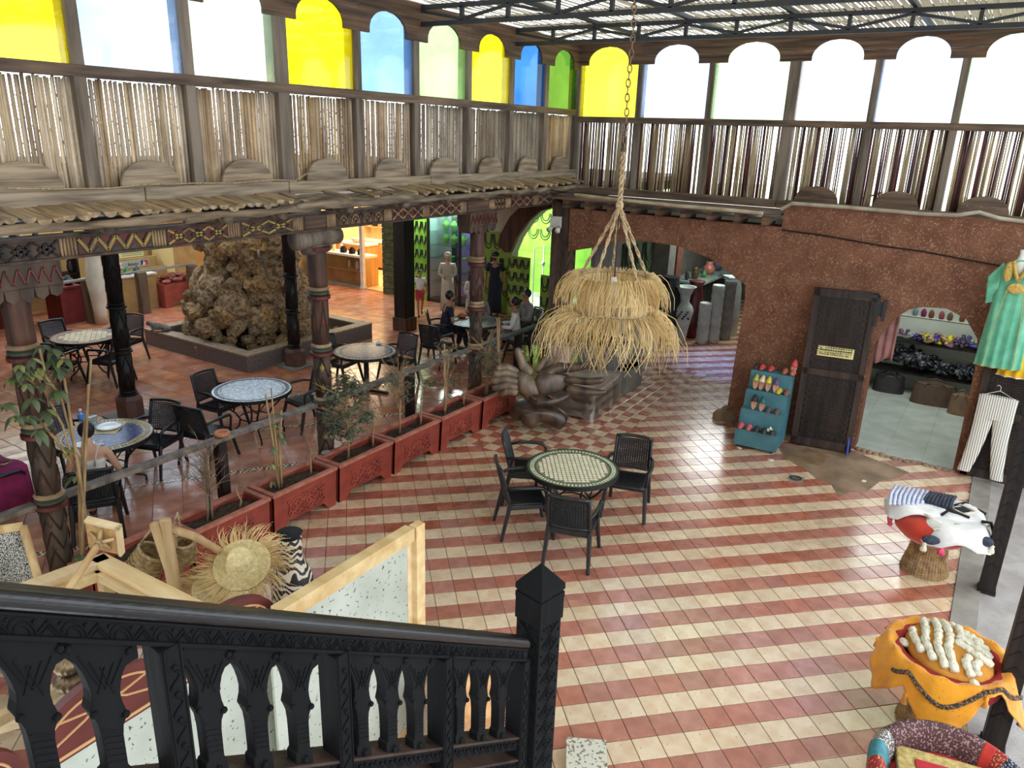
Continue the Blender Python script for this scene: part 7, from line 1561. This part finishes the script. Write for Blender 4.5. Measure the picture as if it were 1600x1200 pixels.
def pbox(s0, s1, h0, h1, d0, d1, nm, m=None): 
    return MB().add([rp_(s, h, d) for h in (h0, h1) for s, d in ((s0, d0), (s1, d0), (s1, d1), (s0, d1))], [(0, 1, 2, 3), (4, 7, 6, 5), (0, 4, 5, 1), (1, 5, 6, 2), (2, 6, 7, 3), (3, 7, 4, 0)]).build(nm, m or m_black, sr, bev=.003)
pbox(-.02, 2.6, .046, .098, -.022, .022, 'frieze_board'); pbox(-.02, 2.6, .094, .106, -.03, .03, 'moulding'); pbox(-.02, 2.6, .046, .054, -.027, .027, 'moulding')
def arcs(s0, s1, hc, hh, step, nm):
    mb = MB(); s = s0; k = 0
    while s + step < s1:
        if k % 2 == 0:
            for r in (1, .6): mb.tube([rp_(s + step / 2 + r * step * .5 * math.cos(PI * i / 8), hc + hh - 2 * hh * r * math.sin(PI * i / 8), -.024) for i in range(9)], .0022, 4)
        else:
            for r in (1, .6): mb.tube([rp_(s + step / 2 - r * step * .5, hc + hh, -.024), rp_(s + step / 2, hc + hh - 2 * hh * r, -.024), rp_(s + step / 2 + r * step * .5, hc + hh, -.024)], .0022, 4)
        s += step; k += 1
    mb.build(nm, m_black, sr)
    mb = MB(); s = s0; k = 0
    while s < s1: mb.ball(rp_(s, hc - hh * .7, -.025), .004, 8, 5); s += step
    mb.build('nail_heads', m_black, sr, smooth=True)
arcs(.02, 2.5, .075, .016, .05, 'carved_arcs')
for (h0, h1) in ((.482, .54), (.595, .65)):
    pbox(-.02, 2.6, h0, h1, -.02, .03, 'lower_rail'); pbox(-.02, 2.6, h0 - .012, h0, -.03, .06, 'rail_cap', m_brown2)
    mb = MB(); s = .02
    while s < 2.5:
        mb.tube([rp_(s, h1 - .012, -.023), rp_(s + .025, h0 + .015, -.023), rp_(s + .05, h1 - .012, -.023)], .004, 4); mb.ball(rp_(s + .05, h0 + .025, -.024), .008, 7, 5); s += .05
    mb.build('carved_zigzag', m_black, sr)
posts = [.005, .556, 1.085, 1.638, 2.19]
def vpost(s, w, d0, d1, h0, h1, nm):
    c = E0 - DV * s; o = MB(); q = [c + hx * (-w / 2) + hn * d0, c + hx * (w / 2) + hn * d0, c + hx * (w / 2) + hn * d1, c + hx * (-w / 2) + hn * d1]
    o.add([Vector((p.x, p.y, c.z - h)) for h in (h1, h0) for p in q], [(0, 3, 2, 1), (4, 5, 6, 7), (0, 1, 5, 4), (1, 2, 6, 5), (2, 3, 7, 6), (3, 0, 4, 7)]); o.build(nm, m_black, sr, bev=.003)
    mb = MB(); k = 0
    while h0 + .05 + k * .07 < h1:
        h = h0 + .05 + k * .07; a = c + hn * (d0 - .002); mb.ball((a.x, a.y, c.z - h), .007, 7, 5)
        P = [a + hx * (.012 * math.sin(i * .9)) + Vector((0, 0, -h - .008 - .05 * i / 6)) for i in range(7)]; mb.tube([Vector((p.x, p.y, c.z + p.z - a.z)) if False else Vector((p.x, p.y, c.z - h - .008 - .05 * i / 6)) for i, p in enumerate(P)], .003, 4); k += 1
    mb.build('post_carving', m_black, sr, smooth=True)
    mb = MB()
    for e in (-.019, .019): a = c + hn * (d0 - .001) + hx * e; mb.bar((a.x, a.y, c.z - h0), (a.x, a.y, c.z - h1), .003, .004)
    mb.build('post_groove', m_black, sr)
for s in posts: vpost(s, .05, -.035, .045, .104, .9, 'rail_post')
HW = [(0, .0735), (.027, .0735), (.032, .062), (.043, .0455), (.06, .036), (.08, .03), (.097, .027), (.115, .029), (.13, .034), (.137, .036), (.145, .031), (.16, .024), (.183, .021), (.24, .0205), (.252, .021), (.256, .028), (.29, .029), (.297, .029)]
def baluster(s):
    c = E0 - DV * s; pts = [(w, .106 + h * 1.27) for h, w in HW]; poly = [(w, h) for w, h in pts] + [(-w, h) for w, h in pts[::-1]]
    def fn(u, h, d): q = c + hx * u + hn * d; return (q.x, q.y, c.z + SL * u * (1 if h < .33 else .6) - h)
    bal = MB().prism(poly, -.02, .02, fn).build('baluster', m_black, sr, bev=.003)
    mb = MB()
    for u, h in ((-.055, .122), (.055, .122), (-.03, .28), (.03, .28), (0, .455)): mb.ball(fn(u, h, -.022), .0085, 8, 5)
    mb.build('nail_heads', m_black, bal, smooth=True)
    mb = MB()
    for k in range(3):
        for a, b in (((-.04 + k * .018, .14), (-.012 + k * .014, .205)), ((.04 - k * .018, .14), (.012 - k * .014, .205))): mb.tube([fn(a[0], a[1] + k * .012, -.021), fn(b[0], b[1] + k * .012, -.021)], .0022, 3)
    for k in range(6): mb.tube([fn(-.018, .32 + k * .016, -.021), fn(.018, .326 + k * .016, -.021)], .002, 3)
    for k in range(4): a = k * PI / 4; mb.tube([fn(.014 * math.cos(a), .455 + .014 * math.sin(a), -.021), fn(-.014 * math.cos(a), .455 - .014 * math.sin(a), -.021)], .002, 3)
    mb.build('chip_carving', m_black, bal)
for a, b in zip(posts[:-1], posts[1:]):
    for k in range(3): baluster(a + (b - a) * (k + .9) / 3.75 + .028)
# newel
nw = EYE + 3.0 * ray(843, 905); nt = thing('newel_post', 'black carved newel post with pyramid cap at the foot of the stair railing', 'newel', (nw.x + .01, nw.y - .0, nw.z + .035), -.2)
b = .069
MB().add([(-b * 1.04, -b * 1.04, -.055), (b * 1.04, -b * 1.04, -.055), (b * 1.04, b * 1.04, -.055), (-b * 1.04, b * 1.04, -.055), (0, 0, .035)], [(3, 2, 1, 0), (0, 1, 4), (1, 2, 4), (2, 3, 4), (3, 0, 4)]).build('pyramid_cap', m_black, nt, bev=.002)
MB().box((0, 0, -.068), (2 * b * 1.04, 2 * b * 1.04, .026)).build('cap_moulding', m_black, nt, bev=.003); MB().box((0, 0, -.086), (2 * b * .95, 2 * b * .95, .012)).build('cap_neck', m_black, nt); MB().box((0, 0, -.105), (2 * b * 1.03, 2 * b * 1.03, .026)).build('cap_moulding', m_black, nt, bev=.003)
MB().box((0, 0, -.165), (2 * b * 1.01, 2 * b * 1.01, .1)).build('shaft_head', m_black, nt, bev=.003)
MB().box((0, 0, -1.5), (2 * b * .93, 2 * b * .93, 2.6)).build('shaft', m_black, nt, bev=.003)
for fc in range(2):
    mb = MB()
    for k in range(17):
        z = -.22 - k * .085; q = b * .93 + .003
        P = lambda u, v: (u, -q, v) if fc == 0 else (-q, u, v)
        for r in (1, .55):
            for (u0, v0), (u1, v1) in (((0, .04 * r), (.045 * r, 0)), ((.045 * r, 0), (0, -.04 * r)), ((0, -.04 * r), (-.045 * r, 0)), ((-.045 * r, 0), (0, .04 * r))): mb.tube([P(u0, z + v0), P(u1, z + v1)], .003, 4)
        mb.ball(P(0, z), .008, 7, 5); mb.ball(P(.05, z + .043), .005, 6, 4); mb.ball(P(-.05, z + .043), .005, 6, 4)
    mb.build('diamond_carving', m_black, nt)
# ============================================================ STALL BELOW THE STAIR
sf2 = thing('pine_stall_frame', 'raw pine frame of a small market stall below the stair railing', 'frame', (0, 0, 0))
Zp = 1.9
def beam(a, b_, w=.07, h=.09, nm='beam'): MB().bar(a, b_, w, h).build(nm, m_pine, sf2, bev=.004)
beam((2.14, 4.3, Zp - .045), (.6, 4.52, Zp - .045), .1, .05); beam((2.14, 4.24, Zp - .1), (.6, 4.46, Zp - .1), .05, .06)
beam((2.1, 4.34, Zp - .045), (2.14, 3.07, Zp - .045), .1, .05); beam((2.05, 4.3, Zp - .1), (2.09, 3.07, Zp - .1), .05, .06)
for p in ((2.08, 4.25), (.7, 4.45)): MB().box((p[0], p[1], .9), (.07, .07, 1.8)).build('upright', m_pine, sf2, bev=.004)
beam((2.35, 3.0, Zp - .05), (3.5, 3.0, Zp - .05), .085, .1, 'top_rail')
MB().box((3.555, 2.985, .95), (.09, .07, 1.9)).build('upright', m_pine, sf2, bev=.004); MB().box((3.49, 3.02, .93), (.05, .05, 1.76)).build('upright', m_pine, sf2, bev=.004)
beam((1.0, 4.4, 1.2), (2.0, 3.4, 1.5), .05, .07, 'brace'); beam((.7, 3.9, 1.5), (1.8, 4.1, 1.3), .06, .06, 'brace')
m_stuc = mat('stained_white_board', rgb(192, 198, 188), rgb(156, 160, 148), scale=2.4, rough=.7, bump=.15, speck=(rgb(74, 70, 60), 34, .62), ramp=(.3, .8))
MB().b2((2.3, 3.0, .25), (3.47, 3.02, 1.8)).build('stained_board', m_stuc, sf2); MB().b2((2.3, 2.995, .2), (3.47, 3.03, .26)).build('bottom_rail', m_pine, sf2)
m_mred = mat('maroon_header_paint', rgb(98, 40, 36), rgb(80, 32, 30), scale=4, rough=.5); m_line = mat('tan_painted_line', rgb(196, 150, 104), rough=.7)
for k, x0 in enumerate((.42, 1.12, 1.80)):
    w = .66; yy = 3.15 - .0 * k; t = thing('arched_screen', ['white screen panel with maroon arched header, lower left of the railing', 'white screen panel with maroon arched header beside the bronze lantern', 'white screen panel with maroon arched header left of the pine framed board'][k], 'screen', (x0, yy, 0), 0, 'maroon headed screens')
    MB().b2((0, 0, .1), (w, .03, 1.68)).build('white_board', m_stuc, t); zb, zt = 1.66, 1.98
    arc = [(w / 2 + (w / 2) * math.cos(PI * i / 20), zb + .1 + (zt - zb - .1) * math.sin(PI * i / 20)) for i in range(21)]
    MB().prism([(0, zb), (w, zb)] + arc, -.012, .035, lambda u, v, q: (u, q, v)).build('maroon_header', m_mred, t)
    ln = MB(); ln.bar((0, -.015, zb + .025), (w, -.015, zb + .025), .006, .016); ln.tube([(w / 2 + (w / 2 - .05) * math.cos(PI * i / 20), -.014, zb + .1 + (zt - zb - .15) * math.sin(PI * i / 20)) for i in range(21)], .006, 5)
    c = (w / 2, zb + .16)
    for s in (-1, 1): ln.tube([(c[0] - s * .24, -.014, c[1] - .06), (c[0] - s * .1, -.014, c[1] - .01), (c[0], -.014, c[1] + .06), (c[0] + s * .07, -.014, c[1]), (c[0], -.014, c[1] - .07), (c[0] - s * .06, -.014, c[1] - .02)], .006, 5); ln.tube([(c[0], -.014, c[1] + .06), (c[0] + s * .08, -.014, c[1] + .02), (c[0] + s * .22, -.014, c[1] + .05)], .006, 5)
    ln.build('painted_pattern', m_line, t)
    for x in (0, w - .035): MB().b2((x, -.006, .1), (x + .035, .036, zb)).build('stile', m_pine, t)
lnp = onz(108, 1046, 1.9); ln_ = thing('bronze_lantern', 'ribbed double gourd bronze lantern hanging among the pine beams', 'lantern', lnp); m_brz = mat('aged_bronze', rgb(150, 130, 100), rgb(88, 74, 56), scale=10, rough=.4, metal=.6)
def gourd(z, r, h):
    def fn(u, v): a = 2 * PI * u; q = math.sin(PI * (.06 + .88 * v)); k = r * q * (1 + .09 * abs(math.sin(a * 8))); return (k * math.cos(a), k * math.sin(a), z - h / 2 * math.cos(PI * v))
    return MB().grid(fn, 64, 12, True)
gourd(.03, .062, .09).build('upper_gourd', m_brz, ln_, smooth=True); gourd(-.06, .075, .1).build('lower_gourd', m_brz, ln_, smooth=True); MB().cyl((0, 0, .07), (0, 0, .09), .012).build('neck', m_iron, ln_); MB().tube([(.018 * math.cos(k * PI / 6), 0, .11 + .02 * math.sin(k * PI / 6)) for k in range(12)], .003, 5, closed=True).build('ring', m_iron, ln_); MB().tube([(0, 0, .13), (.02, .0, .3)], .002, 4).build('wire', m_iron, ln_)
# small pine stand lying on the beam corner
sp = onz(163, 838, 2.08); ps = thing('pine_stand', 'small pine stand lying upside down, square base up, on the beam corner', 'stand', sp)
nn = (-_f * .8 - CU * .5 - CR * .12).normalized(); tx = (CR - nn * CR.dot(nn)).normalized(); tx = (Matrix.Rotation(-.2, 3, nn) @ tx); ty = nn.cross(tx); RM3 = Matrix((tx, ty, nn)).transposed(); ps.rotation_euler = RM3.to_euler()
MB().box((0, 0, 0), (.2, .23, .03)).build('square_base', mat('chipboard', rgb(196, 160, 106), rgb(170, 132, 84), scale=30, rough=.8), ps, bev=.004); MB().b2((.09, -.12, -.02), (.108, .12, .022)).build('edge_strip', m_pine, ps); MB().b2((-.1, .1, -.02), (.108, .12, .022)).build('edge_strip', m_pine, ps)
for k in range(5): a = .3 + k * 2 * PI / 5; MB().cyl((.012 * math.cos(a), .012 * math.sin(a), .05), (.08 * math.cos(a), .08 * math.sin(a), .018), .014, .01, 8).build('peg', m_euc, ps, smooth=True)
MB().cyl((0, -.0, .03), (-.05, -.2, .5), .021, .021, 12).build('pole', m_euc, ps, smooth=True); MB().tube([(.024 * math.cos(k * PI / 6), .024 * math.sin(k * PI / 6), .07) for k in range(12)], .006, 5, closed=True).build('rope_binding', m_rope, ps)
# branch rack with baskets
br = thing('branch_rack', 'rack of peeled branches holding straw baskets and the hat', 'rack', (0, 0, 0)); b0 = onz(258, 812, 1.8)
MB().tube([b0, (b0.x + .02, b0.y, 1.0), (b0.x, b0.y + .02, 0)], [.04, .042, .045], 10).build('upright_branch', m_euc, br, smooth=True)
b1 = onz(241, 818, 1.78); MB().tube([b1, (b1.x + .05, b1.y - .03, 1.4), (b1.x + .1, b1.y - .1, .0)], [.034, .035, .035], 9).build('upright_branch', m_euc, br, smooth=True)
b2 = onz(266, 826, 1.72); b3 = onz(345, 862, 1.5); MB().tube([b2, b2.lerp(b3, .5) + Vector((0, 0, .03)), b3], [.03, .03, .026], 8).build('cross_branch', m_euc, br, smooth=True)
b4 = onz(265, 835, 1.68); b5 = onz(290, 925, .85); MB().tube([b4, b4.lerp(b5, .5), (b5.x, b5.y, 0)], [.034, .034, .036], 8).build('leaning_branch', m_euc, br, smooth=True)
def basket(lb, P, r, h, rot, handle=True):
    t = thing('straw_basket', lb, 'basket', P); t.rotation_euler = rot
    MB().lathe([(0, -h), (r * .8, -h), (r * 1.02, -h * .75), (r * 1.08, -h * .4), (r, 0), (r * .95, .0), (r * 1.0, -h * .4), (r * .9, -h * .8), (0, -h * .95)], n=26).build('body', m_bask, t, smooth=True)
    mb = MB()
    for k in range(9): z = -h + h * k / 9 + .01; q = r * (.86 + .26 * math.sin(PI * min(1, (k + 1) / 9) * .8)); mb.tube([(q * math.cos(i * PI / 14), q * math.sin(i * PI / 14), z) for i in range(28)], .008, 5, closed=True)
    mb.build('woven_rows', m_bask, t, smooth=True); MB().tube([(r * math.cos(i * PI / 14), r * math.sin(i * PI / 14), 0) for i in range(28)], .012, 6, closed=True).build('rim', m_rope, t, smooth=True)
    if handle:
        for s in (-1, 1): MB().tube([(s * r * .6, r * .8, .0), (s * r * .5, r * .7, .16), (0, r * .5, .26), (-s * r * .2, r * .3, .2)], .009, 5).build('handle', m_rope, t, smooth=True)
m_bask = mat('palm_basket', rgb(178, 152, 104), rgb(126, 102, 66), scale=30, rough=.8, bump=.6, bscale=60)
basket('large open straw basket hanging left of the peeled branch post', onz(240, 862, 1.45), .11, .3, (.35, .45, 0)); basket('small straw basket hanging by looped handles right of the branch post', onz(287, 845, 1.55), .075, .2, (.2, -.2, .4))
hp = onz(378, 882, 1.42); hn_ = (-_f * .62 + Vector((0, 0, 1)) * .7 + CR * .1).normalized(); hat = thing('straw_hat', 'straw sun hat with a wide frayed raffia brim propped on the baskets', 'hat', hp); hat.rotation_euler = hn_.to_track_quat('Z', 'Y').to_euler()
m_hat = mat('plaited_straw', rgb(236, 220, 172), rgb(210, 188, 132), scale=40, rough=.7, bump=.5, bscale=70)
MB().lathe([(.2, -.02), (.19, .0), (.12, .008), (.105, .015), (.098, .06), (.088, .11), (.075, .135), (.05, .14), (.02, .13), (0, .132)], n=40).build('crown_and_brim', m_hat, hat, smooth=True)
mb = MB()
for k in range(12): r = .115 + k * .0075; mb.tube([(r * math.cos(i * PI / 20), r * math.sin(i * PI / 20), .01 - .012 * (k / 12)) for i in range(40)], .004, 4, closed=True)
for k in range(9): r = .1 - .0015 * k ** 1.3; mb.tube([(r * math.cos(i * PI / 20), r * math.sin(i * PI / 20), .02 + .013 * k) for i in range(40)], .0045, 4, closed=True)
mb.build('plaited_rows', m_hat, hat, smooth=True)
mb = MB()
for k in range(330):
    a = random.uniform(0, 2 * PI); L = random.uniform(.1, .2) * (1.25 if random.random() < .2 else 1); sw = random.uniform(-.35, .1); P = []
    for i in range(5): t = i / 4; r = .185 + L * t; aa = a + sw * t * t; P.append((r * math.cos(aa), r * math.sin(aa), -.015 + .03 * math.sin(t * 2.2) * random.uniform(.2, 1) - .05 * t * t))
    mb.tube(P, [.004, .0036, .003, .002, .0008], 3, cap=False)
mb.build('frayed_fringe', m_raffia, hat, kind='stuff', normals=False)
hp2 = onz(345, 925, 1.15); hat2 = thing('straw_hat', 'second frayed straw hat lying beneath the sun hat, in crumpled plastic', 'hat', hp2); hat2.rotation_euler = (.3, .2, 0)
MB().lathe([(.22, -.02), (.2, .0), (.11, .01), (.1, .07), (.08, .1), (0, .11)], n=30).build('crown_and_brim', m_hat, hat2, smooth=True)
mb = MB()
for k in range(240):
    a = random.uniform(0, 2 * PI); L = random.uniform(.1, .24); P = [((.2 + L * t) * math.cos(a), (.2 + L * t) * math.sin(a), -.01 - .1 * t * t + .02 * math.sin(t * 3)) for t in (0, .33, .66, 1)]; mb.tube(P, [.004, .0036, .003, .001], 3, cap=False)
mb.build('frayed_fringe', m_raffia, hat2, kind='stuff', normals=False)
# zebra vase
m_zeb = bpy.data.materials.new('zebra_stripe_glaze'); m_zeb.use_nodes = True; _nt = m_zeb.node_tree; _w = _nt.nodes.new('ShaderNodeTexWave'); _w.wave_type = 'RINGS'; _w.inputs['Scale'].default_value = 6.5; _w.inputs['Distortion'].default_value = 9; _w.inputs['Detail'].default_value = .6; _w.inputs['Detail Scale'].default_value = 1.2
_tc = _nt.nodes.new('ShaderNodeTexCoord'); _mp = _nt.nodes.new('ShaderNodeMapping'); _mp.inputs['Scale'].default_value = (1.5, 1.5, .8); _nt.links.new(_tc.outputs['Object'], _mp.inputs[0]); _nt.links.new(_mp.outputs[0], _w.inputs[0]); _r = _nt.nodes.new('ShaderNodeValToRGB'); _r.color_ramp.elements[0].color = rgb(26, 25, 26); _r.color_ramp.elements[1].color = rgb(214, 204, 186); _r.color_ramp.elements[0].position = .52; _r.color_ramp.elements[1].position = .56
_nt.links.new(_w.outputs[1], _r.inputs[0]); _nt.links.new(_r.outputs[0], _nt.nodes['Principled BSDF'].inputs['Base Color']); _nt.nodes['Principled BSDF'].inputs['Roughness'].default_value = .5
zp = onz(452, 832, 1.02); zv = thing('zebra_vase', 'tall black and cream zebra striped floor vase behind the straw hat', 'vase', (zp.x, zp.y, 0)); MB().lathe([(.12, 0), (.17, .15), (.2, .4), (.19, .6), (.13, .71), (.105, .78), (.1, .9), (.115, 1.02)], n=36).build('body', m_zeb, zv, smooth=True, sub=1); MB().lathe([(.115, 1.02), (.1, 1.015), (.085, .9), (.09, .7), (0, .65)], n=30).build('dark_mouth', m_blk, zv, smooth=True)
# sling chair at the left edge
slc = thing('sling_chair', 'folding sling chair with black and white woven cloth at the left picture edge', 'chair', (0, 0, 0)); a = ony(36, 822, 4.9); b_ = ony(60, 905, 4.7)
m_wov = mat('black_white_weave', rgb(30, 30, 34), rgb(216, 214, 206), scale=260, rough=.9, ramp=(.47, .55), detail=0, stretch=(1, 1, .6))
dwn = (b_ - a); MB().tube([a, b_, a + dwn * 2.6], .026, 9).build('wooden_pole', m_euc, slc, smooth=True); MB().tube([a + Vector((-.62, .35, .02)), b_ + Vector((-.62, .35, 0)), a + dwn * 2.6 + Vector((-.62, .35, 0))], .026, 9).build('wooden_pole', m_euc, slc, smooth=True); MB().bar(a, a + Vector((-.62, .35, .02)), .04, .04).build('top_bar', m_euc, slc)
MB().grid(lambda u, v: a + dwn * (2.2 * v + .02) + Vector((-.62, .35, 0)) * (.03 + .94 * u) + Vector((.06, .12, -.05)) * math.sin(PI * v), 16, 12).build('woven_sling', m_wov, slc, smooth=True, thick=.008)
for k, (c, lb) in enumerate([((64, 40, 110), 'purple cloth folded over the sling chair'), ((40, 150, 170), 'turquoise cloth folded over the sling chair')]):
    o = MB().grid(lambda u, v: a + dwn * (.25 + .25 * k + 1.9 * v) + Vector((-.62, .35, 0)) * (.42 + .2 * k + .25 * v * (1 - k) * .3 + .5 * u) + Vector((.05, -.06 - .02 * k, .02)), 10, 10).build('folded_cloth', mat('cloth_%d' % k, rgb(*c), rough=.9), smooth=True, thick=.012); tag(o, lb, 'cloth')
# wrapped wicker chair seen between the balusters
wcp = onz(742, 1120, .45); wch = thing('wicker_chair', 'new wicker chair wrapped in clear plastic standing on the tiles behind the railing', 'chair', (wcp.x, wcp.y, 0), 2.2)
m_pch = mat('fresh_wicker', rgb(232, 186, 138), rgb(206, 156, 108), scale=12, rough=.6, island=.1)
mb = MB()
for i in range(9):
    for j in range(12):
        if (i + j) % 2: mb.box((-.28 + i * .07, .3, .45 + j * .06), (.075, .014, .05), Matrix.Rotation(.6, 3, 'Y'))
        else: mb.box((-.28 + i * .07, .3, .45 + j * .06), (.05, .012, .075), Matrix.Rotation(.6, 3, 'Y'))
mb.b2((-.3, .305, .42), (.3, .312, 1.15)); mb.build('woven_back', m_pch, wch)
for x in (-.3, .3):
    MB().tube([(x, -.25, .0), (x, -.25, .62), (x, .1, .66), (x, .32, .7)], .028, 8).build('arm_frame', m_pine, wch, smooth=True); MB().tube([(x, .3, 0), (x, .31, .6), (x, .33, 1.18)], .026, 8).build('back_leg', m_pine, wch, smooth=True)
    for k in range(3): MB().cyl((x, -.12 + k * .12, .42), (x, -.1 + k * .12, .64), .01, n=6).build('spindle', m_pine, wch)
MB().b2((-.3, -.25, .36), (.3, .3, .42)).build('seat', m_pch, wch); mb = MB()
for k in range(420): p = Vector((random.uniform(-.34, .34), random.uniform(-.34, .25), random.uniform(.02, .4))); d = Vector((random.gauss(0, .08), random.gauss(0, .08), random.gauss(0, .06))); mb.tube([p, p + d], .003, 3, cap=False)
mb.build('packing_straw', m_raffia, wch, kind='stuff', normals=False)
MB().grid(lambda u, v: (.38 * math.cos(2 * PI * u) * (1 + .05 * math.sin(u * 50)), .36 * math.sin(2 * PI * u) * (1 + .05 * math.sin(u * 41)), .02 + .72 * v), 50, 6, True).build('plastic_wrap', pane('clear_wrap', (.93, .93, .95, 1), .3, .1), wch, smooth=True)
tb = thing('mosaic_sample', 'white patterned tile sample at the bottom edge beside the newel post', 'tile', onz(915, 1197, .0)); MB().box((.0, .0, .1), (.3, .3, .03), .5).build("tile_face", m_thc if False else mat('cream_pattern_tile', rgb(206, 204, 190), rgb(120, 112, 96), scale=40, rough=.5, ramp=(.55, .62), detail=1), tb); MB().box((0, 0, .042), (.2, .2, .084), .5).build("block", m_conc, tb)

# tiny carved or strung pieces, too small to pick apart singly, stay joined
for o in bpy.data.objects:
    if o.parent and o.name.split('.')[0] in ('nail_heads', 'zigzag_carving', 'carved_zigzag', 'carved_relief', 'painted_diamonds', 'twist_carving', 'raised_pattern', 'green_diamonds', 'fluted_block', 'scroll_ornament', 'carved_grid', 'diamond_carving', 'chip_carving', 'carved_arcs', 'post_carving', 'post_groove', 'seat_ribs', 'woven_back', 'plaited_rows', 'woven_rows', 'necklace', 'gold_motif', 'painted_pattern', 'twigs', 'broken_threshold', 'cement_footing', 'beaded_braid', 'pierced_motif', 'eyes'): o['kind'] = 'stuff'
